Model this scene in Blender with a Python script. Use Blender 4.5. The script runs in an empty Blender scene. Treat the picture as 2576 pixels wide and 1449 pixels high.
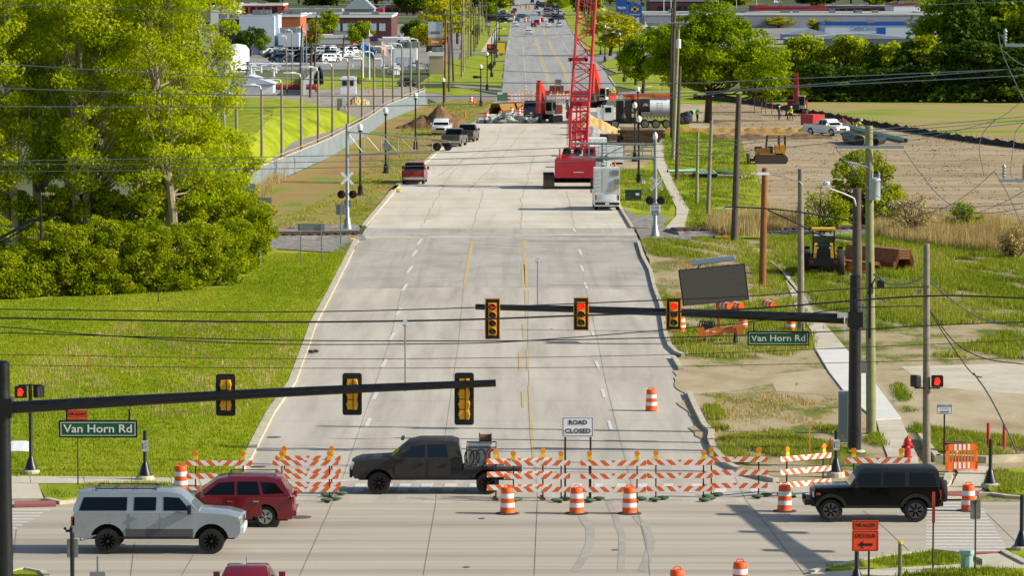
import bpy, bmesh, math, random
import numpy as np
from mathutils import Vector, Matrix
S = bpy.context.scene
COL = S.collection
MR, MT, cos, sin, OBJ, link = Matrix.Rotation, Matrix.Translation, math.cos, math.sin, bpy.data.objects, COL.objects.link
PI = math.pi
rad = math.radians
random.seed(7)
rng = np.random.default_rng(11)
# --- camera, sky, sun, exposure
H = 19.8            # drone height above the road
F = 10800.0         # focal length in pixels of the 2575 x 1449 view the photo was measured in
CU, CV, HORIZON = 1287.5, 724.5, -90.0
PITCH = math.atan((CV - HORIZON) / F)
cd = bpy.data.cameras.new('camera')
cam = OBJ.new('camera', cd)
link(cam)
cam.location = (0, 0, H)
cam.rotation_euler = (PI / 2 - PITCH, 0, 0)
cd.sensor_width = 36.0
cd.sensor_fit = 'HORIZONTAL'
cd.lens = 36.0 * F / 2575.0
cd.clip_start = 1.0
cd.clip_end = 9000.0
S.camera = cam
SUN_EL, SUN_DIR = 29.0, 98.0      # light comes from the right (+X)
W = bpy.data.worlds.new('World')
S.world = W
W.use_nodes = True
wn = W.node_tree
sky = wn.nodes.new('ShaderNodeTexSky')
sky.sky_type = 'NISHITA'
sky.sun_disc = False
sky.sun_elevation = rad(SUN_EL)
sky.sun_rotation = rad(SUN_DIR)
bg = wn.nodes['Background']
bg.inputs['Strength'].default_value = 0.1
wn.links.new(sky.outputs[0], bg.inputs['Color'])
sl = bpy.data.lights.new('sun', 'SUN')
sl.energy = 5.0
sl.angle = rad(0.5)
sl.color = (1.0, 0.925, 0.8)
so = OBJ.new('sun', sl)
link(so)
so.location = (80, 100, 60)
_sv = Vector((cos(rad(SUN_EL)) * cos(rad(-8.0)), cos(rad(SUN_EL)) * sin(rad(-8.0)), sin(rad(SUN_EL))))
so.rotation_euler = _sv.to_track_quat('Z', 'Y').to_euler()
S.view_settings.view_transform = 'Standard'
S.view_settings.look = 'None'
S.view_settings.gamma = 1.0
S.view_settings.use_curve_mapping = False
S.view_settings.exposure = 0.4
# --- measuring helpers
TL = dict(A1=(0, 0, .33387), A2=(516, 0, .33387), A3=(1032, 0, .33387), A4=(1483.6, 0, .33387), A5=(1930, 0, .33387),
          B1=(0, 451.5, .33387), B2=(580.5, 387, .33387), B3=(1096.6, 451.5, .33387), B4=(1483.6, 322.5, .33387),
          B5=(1930, 451.5, .33387), C1=(0, 965, .33387), C2=(580.5, 965, .33387), C3=(1096.6, 965, .33387),
          C4=(1548, 965, .33387), C5=(1930, 965, .33387), D1=(1193.3, 0, .16694), D2=(1386.8, 193.5, .16694),
          D3=(999.8, 0, .16694), D4=(709.5, 96.8, .16694), D5=(1677.1, 677.3, .20032), P=(0, 0, 1))
_fw = Vector((0, cos(PITCH), -sin(PITCH)))
_up = Vector((0, sin(PITCH), cos(PITCH)))
def uv(t, x, y):
 o = TL[t]
 return o[0] + x * o[2], o[1] + y * o[2]
def ray(u, v):
 return _fw + Vector((1, 0, 0)) * ((u - CU) / F) - _up * ((v - CV) / F)
def g(u, v, z=0.0):
 d = ray(u, v)
 t = (z - H) / d.z
 return Vector((d.x * t, d.y * t, z))
def at(u, v, Y):
 d = ray(u, v)
 t = Y / d.y
 return Vector((d.x * t, Y, H + d.z * t))
def gt(t, x, y, z=0.0):
 return g(*uv(t, x, y), z)
def att(t, x, y, Y):
 return at(*uv(t, x, y), Y)
def Yv(v):
 return g(CU, v).y
def ht(v, Y):
 return at(CU, v, Y).z
def ppm(Y):
 return F / Y
# --- materials
MATS = {}
def hexc(h):
 h = h.lstrip('#')
 c = [int(h[i:i + 2], 16) / 255 for i in (0, 2, 4)]
 return tuple(x / 12.92 if x <= .04045 else ((x + .055) / 1.055) ** 2.4 for x in c)
def newmat(name):
 m = bpy.data.materials.new(name)
 m.use_nodes = True
 nt = m.node_tree
 return m, nt, nt.nodes['Principled BSDF']
def NN(nt, kind, **kw):
 n = nt.nodes.new(kind)
 for k, v in kw.items():
  if k.startswith('i_'):
   n.inputs[k[2:].replace('_', ' ')].default_value = v
  else:
   setattr(n, k, v)
 return n
def mixc(nt, fac, a, b, mode='MIX'):
 n = nt.nodes.new('ShaderNodeMix')
 n.data_type = 'RGBA'
 n.blend_type = mode
 for s, v in ((0, fac), (6, a), (7, b)):
  if isinstance(v, (int, float)):
   n.inputs[s].default_value = v
  elif isinstance(v, tuple):
   n.inputs[s].default_value = v if len(v) == 4 else (*v, 1)
  else:
   nt.links.new(v, n.inputs[s])
 return n.outputs[2]
def ramp(nt, src, stops):
 r = nt.nodes.new('ShaderNodeValToRGB')
 e = r.color_ramp.elements
 while len(e) < len(stops):
  e.new(0.5)
 for k, (p, c) in enumerate(stops):
  e[k].position = p
  e[k].color = (c, c, c, 1) if isinstance(c, (int, float)) else (*c, 1)
 nt.links.new(src, r.inputs[0])
 return r.outputs[0]
def coords(nt, scale=(1, 1, 1), loc=(0, 0, 0), rot=(0, 0, 0)):
 tc = nt.nodes.new('ShaderNodeTexCoord')
 mp = nt.nodes.new('ShaderNodeMapping')
 mp.inputs['Scale'].default_value = scale
 mp.inputs['Location'].default_value = loc
 mp.inputs['Rotation'].default_value = rot
 nt.links.new(tc.outputs['Object'], mp.inputs['Vector'])
 return mp.outputs[0]
def noise(nt, vec, scale=5.0, detail=4.0, rough=.55, dist=0.0):
 n = nt.nodes.new('ShaderNodeTexNoise')
 n.inputs['Scale'].default_value = scale
 n.inputs['Detail'].default_value = detail
 n.inputs['Roughness'].default_value = rough
 n.inputs['Distortion'].default_value = dist
 nt.links.new(vec, n.inputs['Vector'])
 return n.outputs['Fac']
def bump(nt, b, h, strength=.3, dist=.02):
 n = nt.nodes.new('ShaderNodeBump')
 n.inputs['Strength'].default_value = strength
 n.inputs['Distance'].default_value = dist
 nt.links.new(h, n.inputs['Height'])
 nt.links.new(n.outputs[0], b.inputs['Normal'])
def P(name, col, rough=.6, metal=0.0, var=.18, scale=3.0, spec=.5, coat=0.0, emit=0.0, bumps=0.0, dirt=None):
 """painted / plain surface with a procedural tone and gloss variation"""
 if name in MATS:
  return MATS[name]
 if isinstance(col, str):
  col = hexc(col)
 m, nt, b = newmat(name)
 vec = coords(nt)
 n1 = noise(nt, vec, scale, 5, .6)
 k = ramp(nt, n1, [(.3, 1 - var), (.7, 1 + var * .4)])
 c = mixc(nt, 1.0, col, k, 'MULTIPLY')
 if dirt:
  n2 = noise(nt, coords(nt, (1, 1, 2.5), (3, 1, 7)), scale * 1.7, 6, .65)
  f = ramp(nt, n2, [(.45, 0.0), (.75, dirt[1])])
  c = mixc(nt, f, c, hexc(dirt[0]) if isinstance(dirt[0], str) else dirt[0])
 nt.links.new(c, b.inputs['Base Color'])
 r = ramp(nt, n1, [(.3, max(.02, rough - .08)), (.7, min(1, rough + .08))])
 nt.links.new(r, b.inputs['Roughness'])
 b.inputs['Metallic'].default_value = metal
 b.inputs['Specular IOR Level'].default_value = spec
 b.inputs['Coat Weight'].default_value = coat
 b.inputs['Coat Roughness'].default_value = .06
 if emit:
  b.inputs['Emission Color'].default_value = (*col, 1)
  b.inputs['Emission Strength'].default_value = emit
 if bumps:
  bump(nt, b, noise(nt, vec, scale * 6, 5, .6), bumps, .02)
 MATS[name] = m
 return m
def ground_mat(name, stops, sc=(1, 1, 1), s1=.6, s2=6.0, w=.5, rough=.95, bmp=.4, fine=.35, extra=None, detail=8):
 """stops: tone ramp over broad + fine noise; sc stretches the pattern"""
 m, nt, b = newmat(name)
 v = coords(nt, sc)
 a = noise(nt, v, s1, detail, .6, .3)
 f = noise(nt, coords(nt), s2, 8, .7)
 mx = nt.nodes.new('ShaderNodeMath')
 mx.operation = 'MULTIPLY_ADD'
 nt.links.new(f, mx.inputs[0])
 mx.inputs[1].default_value = fine
 nt.links.new(a, mx.inputs[2])
 mm = nt.nodes.new('ShaderNodeMath')
 mm.operation = 'SUBTRACT'
 nt.links.new(mx.outputs[0], mm.inputs[0])
 mm.inputs[1].default_value = fine * .5
 c = ramp(nt, mm.outputs[0], [(p, hexc(h)) for p, h in stops])
 if extra:
  c = extra(nt, c)
 nt.links.new(c, b.inputs['Base Color'])
 b.inputs['Roughness'].default_value = rough
 b.inputs['Specular IOR Level'].default_value = .2
 bump(nt, b, f, bmp, .05)
 MATS[name] = m
 return m
# --- mesh builder
class MB:
 def __init__(s):
  s.v, s.f, s.m = [], [], []
  s.mi = 0
 def add(s, vs, fs):
  n = len(s.v)
  s.v.extend([tuple(x) for x in vs])
  s.f.extend([tuple(i + n for i in f) for f in fs])
  s.m.extend([s.mi] * len(fs))
  return s
 def box(s, c, d, rot=None, taper=None):
  """centre c, size d; taper scales the top face"""
  x, y, z = d[0] / 2, d[1] / 2, d[2] / 2
  t = taper or (1, 1)
  vs = [(-x, -y, -z), (x, -y, -z), (x, y, -z), (-x, y, -z),
              (-x * t[0], -y * t[1], z), (x * t[0], -y * t[1], z), (x * t[0], y * t[1], z), (-x * t[0], y * t[1], z)]
  M = rot if rot is not None else Matrix()
  if not isinstance(M, Matrix):
   M = MR(M, 4, 'Z')
  vs = [M @ Vector(p) + Vector(c) for p in vs]
  return s.add(vs, [(3, 2, 1, 0), (4, 5, 6, 7), (0, 1, 5, 4), (1, 2, 6, 5), (2, 3, 7, 6), (3, 0, 4, 7)])
 def bx(s, x0, x1, y0, y1, z0, z1):
  return s.box(((x0 + x1) / 2, (y0 + y1) / 2, (z0 + z1) / 2), (abs(x1 - x0), abs(y1 - y0), abs(z1 - z0)))
 def tube(s, p0, p1, r0, r1=None, n=8, caps=True):
  r1 = r0 if r1 is None else r1
  p0, p1 = Vector(p0), Vector(p1)
  d = (p1 - p0)
  if d.length < 1e-6:
   return s
  q = d.to_track_quat('Z', 'Y')
  vs = []
  for p, r in ((p0, r0), (p1, r1)):
   for k in range(n):
    a = 2 * PI * k / n
    vs.append(p + q @ Vector((r * cos(a), r * sin(a), 0)))
  fs = [(k, (k + 1) % n, n + (k + 1) % n, n + k) for k in range(n)]
  if caps:
   fs += [tuple(range(n - 1, -1, -1)), tuple(range(n, 2 * n))]
  return s.add(vs, fs)
 def path(s, pts, r, n=6, radii=None):
  pts = [Vector(p) for p in pts]
  vs = []
  L = len(pts)
  for i, p in enumerate(pts):
   d = (pts[min(i + 1, L - 1)] - pts[max(i - 1, 0)])
   q = d.to_track_quat('Z', 'Y')
   rr = radii[i] if radii else r
   for k in range(n):
    a = 2 * PI * k / n
    vs.append(p + q @ Vector((rr * cos(a), rr * sin(a), 0)))
  fs = []
  for i in range(L - 1):
   fs += [(i * n + k, i * n + (k + 1) % n, (i + 1) * n + (k + 1) % n, (i + 1) * n + k) for k in range(n)]
  fs += [tuple(range(n - 1, -1, -1)), tuple(range((L - 1) * n, L * n))]
  return s.add(vs, fs)
 def lathe(s, prof, n=16, M=None):
  """prof: list of (r, z)"""
  vs = []
  for r, z in prof:
   for k in range(n):
    a = 2 * PI * k / n
    vs.append(Vector((r * cos(a), r * sin(a), z)))
  if M is not None:
   vs = [M @ p for p in vs]
  L = len(prof)
  fs = []
  for i in range(L - 1):
   fs += [(i * n + k, i * n + (k + 1) % n, (i + 1) * n + (k + 1) % n, (i + 1) * n + k) for k in range(n)]
  fs += [tuple(range(n - 1, -1, -1)), tuple(range((L - 1) * n, L * n))]
  return s.add(vs, fs)
 def loft(s, rings, caps=True):
  n = len(rings[0])
  vs = [p for r in rings for p in r]
  fs = []
  for i in range(len(rings) - 1):
   fs += [(i * n + k, i * n + (k + 1) % n, (i + 1) * n + (k + 1) % n, (i + 1) * n + k) for k in range(n)]
  if caps:
   fs += [tuple(range(n - 1, -1, -1)), tuple(range((len(rings) - 1) * n, len(rings) * n))]
  return s.add(vs, fs)
 def poly(s, pts):
  return s.add(pts, [tuple(range(len(pts)))])
 def prism(s, pts, off):
  """extrude a planar polygon by vector off"""
  off = Vector(off)
  n = len(pts)
  vs = [Vector(p) for p in pts] + [Vector(p) + off for p in pts]
  fs = [tuple(range(n - 1, -1, -1)), tuple(range(n, 2 * n))]
  fs += [(k, (k + 1) % n, n + (k + 1) % n, n + k) for k in range(n)]
  return s.add(vs, fs)
 def ball(s, c, r, n=10, m=6, sc=(1, 1, 1)):
  prof = []
  vs, fs = [], []
  for i in range(1, m):
   a = PI * i / m
   for k in range(n):
    b = 2 * PI * k / n
    vs.append((c[0] + r * sc[0] * sin(a) * cos(b), c[1] + r * sc[1] * sin(a) * sin(b), c[2] + r * sc[2] * cos(a)))
  vs.append((c[0], c[1], c[2] + r * sc[2]))
  vs.append((c[0], c[1], c[2] - r * sc[2]))
  for i in range(m - 2):
   fs += [(i * n + k, (i + 1) * n + k, (i + 1) * n + (k + 1) % n, i * n + (k + 1) % n) for k in range(n)]
  T_, B_ = len(vs) - 2, len(vs) - 1
  fs += [(T_, k, (k + 1) % n) for k in range(n)]
  fs += [(B_, (m - 2) * n + (k + 1) % n, (m - 2) * n + k) for k in range(n)]
  return s.add(vs, fs)
 def mesh(s, name, mat, smooth=False):
  me = bpy.data.meshes.new(name)
  me.from_pydata(s.v, [], s.f)
  for m_ in (mat if isinstance(mat, (list, tuple)) else [mat]):
   me.materials.append(m_)
  if isinstance(mat, (list, tuple)):
   me.polygons.foreach_set('material_index', s.m)
  bm = bmesh.new()
  bm.from_mesh(me)
  bmesh.ops.recalc_face_normals(bm, faces=bm.faces)
  if smooth:
   for f in bm.faces:
    f.smooth = True
   for e in bm.edges:
    if len(e.link_faces) == 2 and e.calc_face_angle(0) > .7:
     e.smooth = False
  bm.to_mesh(me)
  bm.free()
  return me
 def build(s, name, mat, parent=None, smooth=False, loc=None, rot=None):
  o = OBJ.new(name, s.mesh(name, mat, smooth))
  link(o)
  if parent is not None:
   o.parent = parent
  if loc is not None:
   o.location = loc
  if rot is not None:
   o.rotation_euler = rot
  return o
def thing(name, label, cat, loc=(0, 0, 0), rz=0.0, group=None, scale=None):
 o = OBJ.new(name, None)
 link(o)
 o.location = loc
 o.rotation_euler = (0, 0, rz)
 o.empty_display_size = .3
 if scale:
  o.scale = (scale,) * 3 if isinstance(scale, (int, float)) else scale
 return tag(o, label, cat, group)
def tag(o, label, cat, group=None, kind=None):
 o['label'] = label
 o['category'] = cat
 if group:
  o['group'] = group
 if kind:
  o['kind'] = kind
 return o
def struct(o):
 o['kind'] = 'structure'
 return o
def copy_tree(o, parent=None):
 c = o.copy()
 link(c)
 if parent is not None:
  c.parent = parent
 for ch in list(o.children):
  copy_tree(ch, c)
 return c
def put(o, loc, rz=0.0, label=None):
 o.location = loc
 o.rotation_euler = (0, 0, rz)
 if label:
  o['label'] = label
 return o
ORD = ['first', 'second', 'third', 'fourth', 'fifth', 'sixth', 'seventh', 'eighth', 'ninth', 'tenth', 'eleventh', 'twelfth',
       'thirteenth', 'fourteenth', 'fifteenth', 'sixteenth', 'seventeenth', 'eighteenth', 'nineteenth', 'twentieth']
def text(name, body, size, mat, parent, loc, rot=(PI / 2, 0, 0), width=None, extrude=.004, bold=0.0, sx=1.0):
 cu = bpy.data.curves.new(name, 'FONT')
 cu.body = body
 cu.size = size
 cu.align_x = 'CENTER'
 cu.align_y = 'CENTER'
 cu.extrude = extrude
 cu.offset = bold
 cu.resolution_u = 3
 tmp = OBJ.new('tmp_text', cu)
 link(tmp)
 bpy.context.view_layer.update()
 me = bpy.data.meshes.new_from_object(tmp.evaluated_get(bpy.context.evaluated_depsgraph_get()))
 me.name = name
 OBJ.remove(tmp)
 bpy.data.curves.remove(cu)
 me.materials.clear()
 me.materials.append(mat)
 if width:
  xs = [v.co.x for v in me.vertices]
  sx = width / max(1e-3, max(xs) - min(xs))
 o = OBJ.new(name, me)
 link(o)
 o.parent = parent
 o.location = loc
 o.rotation_euler = rot
 o.scale = (sx, 1, 1)
 return o
def rough_poly(pts, step, jit, seed=0):
 """subdivide a closed ground polygon and shake its outline"""
 r = random.Random(seed)
 out = []
 n = len(pts)
 for i in range(n):
  a, b = pts[i], pts[(i + 1) % n]
  L = math.hypot(b[0] - a[0], b[1] - a[1])
  k = max(1, min(60, int(L / step)))
  for j in range(k):
   t = j / k
   out.append((a[0] + (b[0] - a[0]) * t + r.uniform(-jit, jit), a[1] + (b[1] - a[1]) * t + r.uniform(-jit, jit) * 3))
 return out
def patch(name, pts, mat, z, step=None, jit=0.0, skirt=0.0, seed=1):
 """a ground sheet from (x, y) points"""
 p2 = [(p[0], p[1]) for p in pts]
 if step:
  p2 = rough_poly(p2, step, jit, seed)
 b = MB()
 b.poly([(x, y, z) for x, y in p2])
 if skirt:
  n = len(p2)
  for k in range(n):
   a, c = p2[k], p2[(k + 1) % n]
   b.add([(a[0], a[1], z), (c[0], c[1], z), (c[0], c[1], z - skirt), (a[0], a[1], z - skirt)], [(0, 1, 2, 3)])
 return struct(b.build(name, mat))
def gl(t, *xy):
 return [gt(t, xy[i], xy[i + 1]) for i in range(0, len(xy), 2)]
def strip(pts, w0, w1, z0, z1, b=None):
 """a bar of width w0..w1 to the left/right of a polyline (for kerbs and lines)"""
 b = b or MB()
 P2 = [Vector((p[0], p[1])) for p in pts]
 L, R = [], []
 for i, p in enumerate(P2):
  d = (P2[min(i + 1, len(P2) - 1)] - P2[max(i - 1, 0)]).normalized()
  nrm = Vector((-d.y, d.x))
  L.append(p + nrm * w0)
  R.append(p + nrm * w1)
 rings = [[(l.x, l.y, z0), (r.x, r.y, z0), (r.x, r.y, z1), (l.x, l.y, z1)] for l, r in zip(L, R)]
 b.loft(rings)
 return b
# --- SETTING: ground, roads, kerbs, markings
def streaks(sx, sy, s, lo, hi, a, amt):
 def fn(nt, c):
  n = noise(nt, coords(nt, (sx, sy, 1)), s, 7, .6, .4)
  f = ramp(nt, n, [(lo, 0.0), (hi, amt)])
  return mixc(nt, f, c, hexc(a))
 return fn
def chain(*fs):
 def fn(nt, c):
  for f in fs:
   c = f(nt, c)
  return c
 return fn
GM_far = ground_mat('far_ground', [(.35, '#3f4a22'), (.5, '#4f5a2e'), (.62, '#6d6d58')], (1, .4, 1), .02, .5)
GM_lawn = ground_mat('lawn', [(.3, '#667408'), (.45, '#80900c'), (.56, '#929e12'), (.68, '#a09c38')], (1, .45, 1), .35, 9.0, bmp=.9, fine=.5,
                     extra=streaks(.5, .12, 1.1, .56, .74, '#a5934e', .6))
GM_verge = ground_mat('dry_verge', [(.33, '#66791c'), (.43, '#87863a'), (.52, '#9a8050'), (.7, '#8c7146')], (1, .35, 1), .16, 3.0, bmp=.8, fine=.5)
GM_mix = ground_mat('patchy_dirt', [(.36, '#566610'), (.45, '#76783a'), (.5, '#a39270'), (.7, '#b0a183')], (1, .5, 1), .3, 5.0, bmp=.8, fine=.5)
GM_dirt = ground_mat('bare_dirt', [(.3, '#93815f'), (.5, '#ab9b7c'), (.7, '#bbae93')], (1, .4, 1), .35, 6.0, bmp=.6)
GM_field = ground_mat('graded_soil', [(.3, '#8e7c5c'), (.5, '#a59374'), (.68, '#b5a588')], (.25, 1.2, 1), .25, 2.0, bmp=.6, fine=.3,
                      extra=streaks(.06, .4, .9, .47, .68, '#7a6444', .7))
GM_meadow = ground_mat('meadow', [(.36, '#75861f'), (.45, '#8a9038'), (.52, '#a08d5a'), (.7, '#94805a')], (.22, .22, 1), .18, 2.0, bmp=.6, fine=.25)
GM_gravel = ground_mat('gravel', [(.3, '#85807a'), (.55, '#9a948a'), (.75, '#aba496')], (1, .5, 1), .4, 9.0, bmp=.8,
                       extra=streaks(.3, .05, .6, .52, .7, '#b3996a', .7))
GM_lot = ground_mat('lot_asphalt', [(.3, '#777674'), (.55, '#8c8a86'), (.75, '#9a9892')], (1, .4, 1), .1, 3.0)
GM_conc = ground_mat('concrete', [(.28, '#9e978a'), (.5, '#b4ad9f'), (.72, '#c2bbac')], (1, .07, 1), .8, 14.0, rough=.85, bmp=.25, fine=.22,
                     extra=chain(streaks(1.6, .05, .5, .5, .75, '#8f8a80', .4), streaks(3, 3, .8, .66, .8, '#7e786d', .3)))
GM_cross = ground_mat('cross_concrete', [(.28, '#9a9284'), (.5, '#aca494'), (.72, '#bab1a0')], (.05, 1.3, 1), .6, 14.0, rough=.8, bmp=.25, fine=.2,
                      extra=chain(streaks(.02, .5, 1.0, .48, .72, '#857e74', .55), streaks(3, 3, .8, .66, .8, '#7e786d', .25)))
GM_old = ground_mat('old_concrete', [(.28, '#96918a'), (.5, '#a9a49b'), (.72, '#b6b1a7')], (.4, .15, 1), .8, 12.0, rough=.9, fine=.3,
     extra=chain(streaks(2.2, .05, .5, .5, .7, '#857d72', .45), streaks(.15, 1.2, .8, .58, .75, '#7c776f', .35)))
GM_dusty = ground_mat('dusty_concrete', [(.28, '#b5ad9b'), (.5, '#c6bfae'), (.72, '#cfc9ba')], (.5, .1, 1), .6, 10.0, rough=.9, fine=.3,
                      extra=chain(streaks(.12, .5, .5, .5, .7, '#b49b70', .55), streaks(1.5, .05, .6, .55, .75, '#a69f8e', .5)))
GM_asph = ground_mat('worn_asphalt', [(.28, '#8a8a87'), (.5, '#999895'), (.72, '#a3a29e')], (1, .03, 1), .7, 6.0, rough=.85, fine=.3,
                     extra=streaks(1.2, .02, .6, .5, .75, '#7c7b79', .5))
GM_walk = ground_mat('sidewalk_concrete', [(.28, '#b0a792'), (.5, '#c0b8a4'), (.72, '#cac3b1')], (1, 1, 1), .5, 12.0, rough=.9,
                     extra=streaks(2, 1, 1.2, .55, .75, '#978c74', .4))
GM_slab = ground_mat('new_sidewalk_concrete', [(.28, '#c9c7c0'), (.7, '#d6d4ce')], (1, 1, 1), .5, 12.0, rough=.9)
M_kerb = P('kerb_stone', '#c4bba4', .9, var=.25, scale=2.0, spec=.2, dirt=('#85765a', .5))
M_white_line = P('worn_white_paint', '#d6d4cd', .8, var=.25, scale=8, dirt=('#b0aca3', .9))
M_yellow_line = P('worn_yellow_paint', '#c2a868', .8, var=.25, scale=8, dirt=('#b0a99c', .95))
M_joint = P('road_joint', '#827c71', .95, var=.3)
M_tar = P('crack_tar', '#969084', .9, var=.3, scale=6)
gb = MB()
gb.poly([(-2500, 60, -.03), (2500, 60, -.03), (2500, 7000, -.03), (-2500, 7000, -.03)])
struct(gb.build('ground', GM_far))
VHy0, VHy1 = Yv(1262), Yv(1424)       # far and near edges of the cross road
# --- cross road and south leg
patch('cross_road', [(-70, 118), (70, 118), (70, VHy0), (-70, VHy0)], GM_cross, 0.0)
# --- main road, near concrete
Lk = [uv('C2', 100, 660), uv('C2', 160, 570), uv('C2', 330, 230), uv('C2', 490, 0), uv('B2', 600, 1430), uv('B2', 640, 1300), uv('B2', 780, 1030), uv('B2', 965, 655)]
Lk2 = [uv('B2', 1020, 550), uv('B2', 1150, 390), uv('B2', 1270, 245), uv('A2', 1420, 1440), uv('A2', 1650, 1240), uv('A2', 1780, 1125), uv('A3', 330, 1030), uv('A3', 480, 935), uv('A3', 545, 895)]
Rk = [uv('B3', 1535, 475), uv('B3', 1570, 590), uv('B3', 1625, 690), uv('B3', 1660, 830), uv('B3', 1710, 960), uv('B3', 1745, 1180), uv('B3', 1780, 1270), uv('B3', 1830, 1315), uv('B3', 1880, 1335)]
Rk1 = [uv('B3', 1805, 1350), uv('B3', 1860, 1440)]
Rk2 = [uv('B4', 120, 370), uv('B4', 230, 590), uv('B4', 330, 755)]
Rk3 = [uv('C4', 575, 85), uv('C4', 610, 170), uv('C4', 690, 330), uv('C4', 745, 380), uv('C4', 735, 440), uv('C4', 770, 520), uv('C4', 860, 620), uv('C4', 1000, 690), uv('C4', 1230, 745)]
G = lambda L: [g(*p) for p in L]
main = [(g(430, 1224).x, VHy0 - .5)] + G(Lk) + G([Rk[0]]) + G(Rk[1:7]) + G([Rk1[0], Rk1[1]]) + [g(1765, 960), g(1795, 1000), g(1790, 1075)] + G(Rk3[3:]) + [(g(2330, 1262).x, VHy0 - .5)]
patch('road', main, GM_conc, .004)
v0, v1 = 727, 578
def lerp_poly(L, v):
 L = sorted(L, key=lambda p: p[1])
 if v <= L[0][1]:
  return L[0][0]
 for a, b in zip(L, L[1:]):
  if a[1] <= v <= b[1]:
   return a[0] + (b[0] - a[0]) * (v - a[1]) / (b[1] - a[1] + 1e-9)
 return L[-1][0]
LK = Lk + Lk2
RK = Rk[:7] + Rk2
old = [g(lerp_poly(LK, 727), 727), g(lerp_poly(LK, 690), 690), g(lerp_poly(LK, 640), 640), g(lerp_poly(LK, 607), 607), g(lerp_poly(LK, 574), 574),
       g(1596, 574), g(1609, 610), g(1625, 650), g(1639, 682), g(1651, 729), g(1450, 725), g(1180, 722)]
patch('worn_road_slab', old, GM_old, .008)
dusty = G([(921, 574)] + [p for p in Lk2[1:]]) + G([(1249, 247), (1545, 240), (1553, 300), (1556, 400)]) + G([(1560, 519), (1596, 574)])
patch('dusty_road', dusty, GM_dusty, .008)
far = G([(1238, 262), (1262, 230), uv('A3', 715, 410), uv('A3', 745, 200), uv('A3', 758, 50), (1290, -20), (1397, -20), (1403, 10), (1426, 57), (1440, 80), (1479, 140),
         (1509, 164), (1529.5, 192), (1546, 217), (1560, 262)])
patch('far_road', far, GM_asph, .012)
patch('side_street', G([(1262, 240), (1160, 229), (1060, 226), (1060, 242), (1110, 262), (1245, 262)]), GM_lot, .008)
patch('side_street', G([(1552, 232), (1640, 226), (1760, 224), (1760, 236), (1620, 250), (1553, 258)]), GM_lot, .008)
for pts in ([(1240, 128), (1150, 124), (1150, 133), (1275, 140)], [(1274, 104), (1215, 101), (1215, 92), (1280, 92)], [(1270, 160), (1222, 158), (1222, 154), (1272, 156)],
   [(1262, 222), (1145, 213), (1135, 217), (1262, 227)], [(1283, 68), (1200, 62), (1200, 55), (1284, 58)], [(1418, 62), (1560, 58), (1600, 66), (1432, 70)],
   [(1480, 140), (1560, 134), (1590, 139), (1500, 156)]):
 patch('driveway', G(pts), GM_lot, .01)
patch('parking_lot', G([(500, 176), (1150, 172), (1165, 60), (620, 60), (500, 90)]), GM_lot, .0)
patch('yard', G([(520, 250), (700, 262), (900, 300), (985, 330), (1075, 262), (1075, 228), (1010, 210), (850, 214), (520, 232)]), GM_gravel, .004)
patch('parking_lot', G([(1600, 140), (2100, 110), (2575, 105), (2575, 30), (1600, 40)]), GM_lot, .0)
zL = .10
patch('lawn', [(g(-400, 1222).x, g(0, 1207).y)] + G([(0, 1208), (430, 1207), (560, 1207), (610, 1196)]) + [p - Vector((.32, 0, 0)) for p in G(Lk)] + G([(830, 640), (640, 628), (300, 640), (-500, 640)]), GM_lawn, zL, 4, .05, .12)
patch('lawn', G([(95, 1225), (118, 1262), (150, 1262), (200, 1257), (260, 1250), (430, 1240), (430, 1222)]), GM_lawn, zL, 1, .04, .12, 3)
patch('lawn', G([(-400, 1449), (25, 1436), (90, 1446), (120, 1475), (-400, 1560)]), GM_lawn, zL, 1, .04, .12, 4)
patch('verge', G([(683, 578), (760, 566), (905, 569)]) + [p - Vector((.35, 0, 0)) for p in G(Lk2)] + G([(1249, 250), (1150, 250), (1075, 262), (975, 303), (923, 340), (828, 398), (629, 490), (640, 545)]), GM_verge, .06, 4, .05, .1, 5)
patch('berm_lawn', G([(560, 620), (980, 300), (990, 330), (620, 500)]), GM_gravel, .0)
patch('gravel_track', G([(440, 640), (470, 540), (620, 420), (760, 345), (880, 305), (1000, 262), (1066, 258), (973, 298), (923, 335), (828, 392), (629, 482), (560, 640)]), GM_gravel, .008, 5, .1)
for k, pts in enumerate(([(560, 226), (800, 222), (810, 196), (560, 192)], [(802, 224), (1000, 222), (1005, 196), (812, 192)], [(1050, 212), (1250, 205), (1262, 160), (1235, 150), (1120, 150), (1075, 196)],
                         [(1062, 222), (1170, 222), (1230, 236), (1150, 240), (1066, 232)], [(1125, 210), (1262, 216), (1266, 160), (1150, 160)], [(1150, 156), (1268, 153), (1273, 140), (1165, 136)],
                         [(1165, 130), (1235, 130), (1225, 80), (1215, 40), (1175, 40)], [(1215, 101), (1277, 103), (1279, 97), (1220, 94)], [(1230, 88), (1281, 88), (1284, 50), (1287, 5), (1240, 5)],
                         [(1440, 82), (1405, 12), (1400, -10), (1500, -10), (1560, 60), (1600, 90), (1560, 128), (1484, 138)], [(1512, 162), (1530, 150), (1600, 146), (1720, 160), (1640, 178), (1550, 184)],
                         [(1533, 192), (1560, 186), (1700, 190), (1860, 215), (1780, 226), (1600, 226), (1550, 217)], [(1565, 246), (1640, 230), (1780, 228), (1900, 232), (1900, 262), (1700, 262), (1600, 262)])):
 patch('roadside_lawn', G(pts), GM_lawn, .02 + .004 * k, 12, .15, 0, k)
patch('side_path', G([(1208, 131), (1230, 131), (1246, 96), (1262, 40), (1256, 40), (1238, 84)]), GM_walk, .09)
patch('side_path', G([(1605, 150), (1625, 140), (1565, 70), (1520, 20), (1512, 20), (1556, 80)]), GM_walk, .09)
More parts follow.
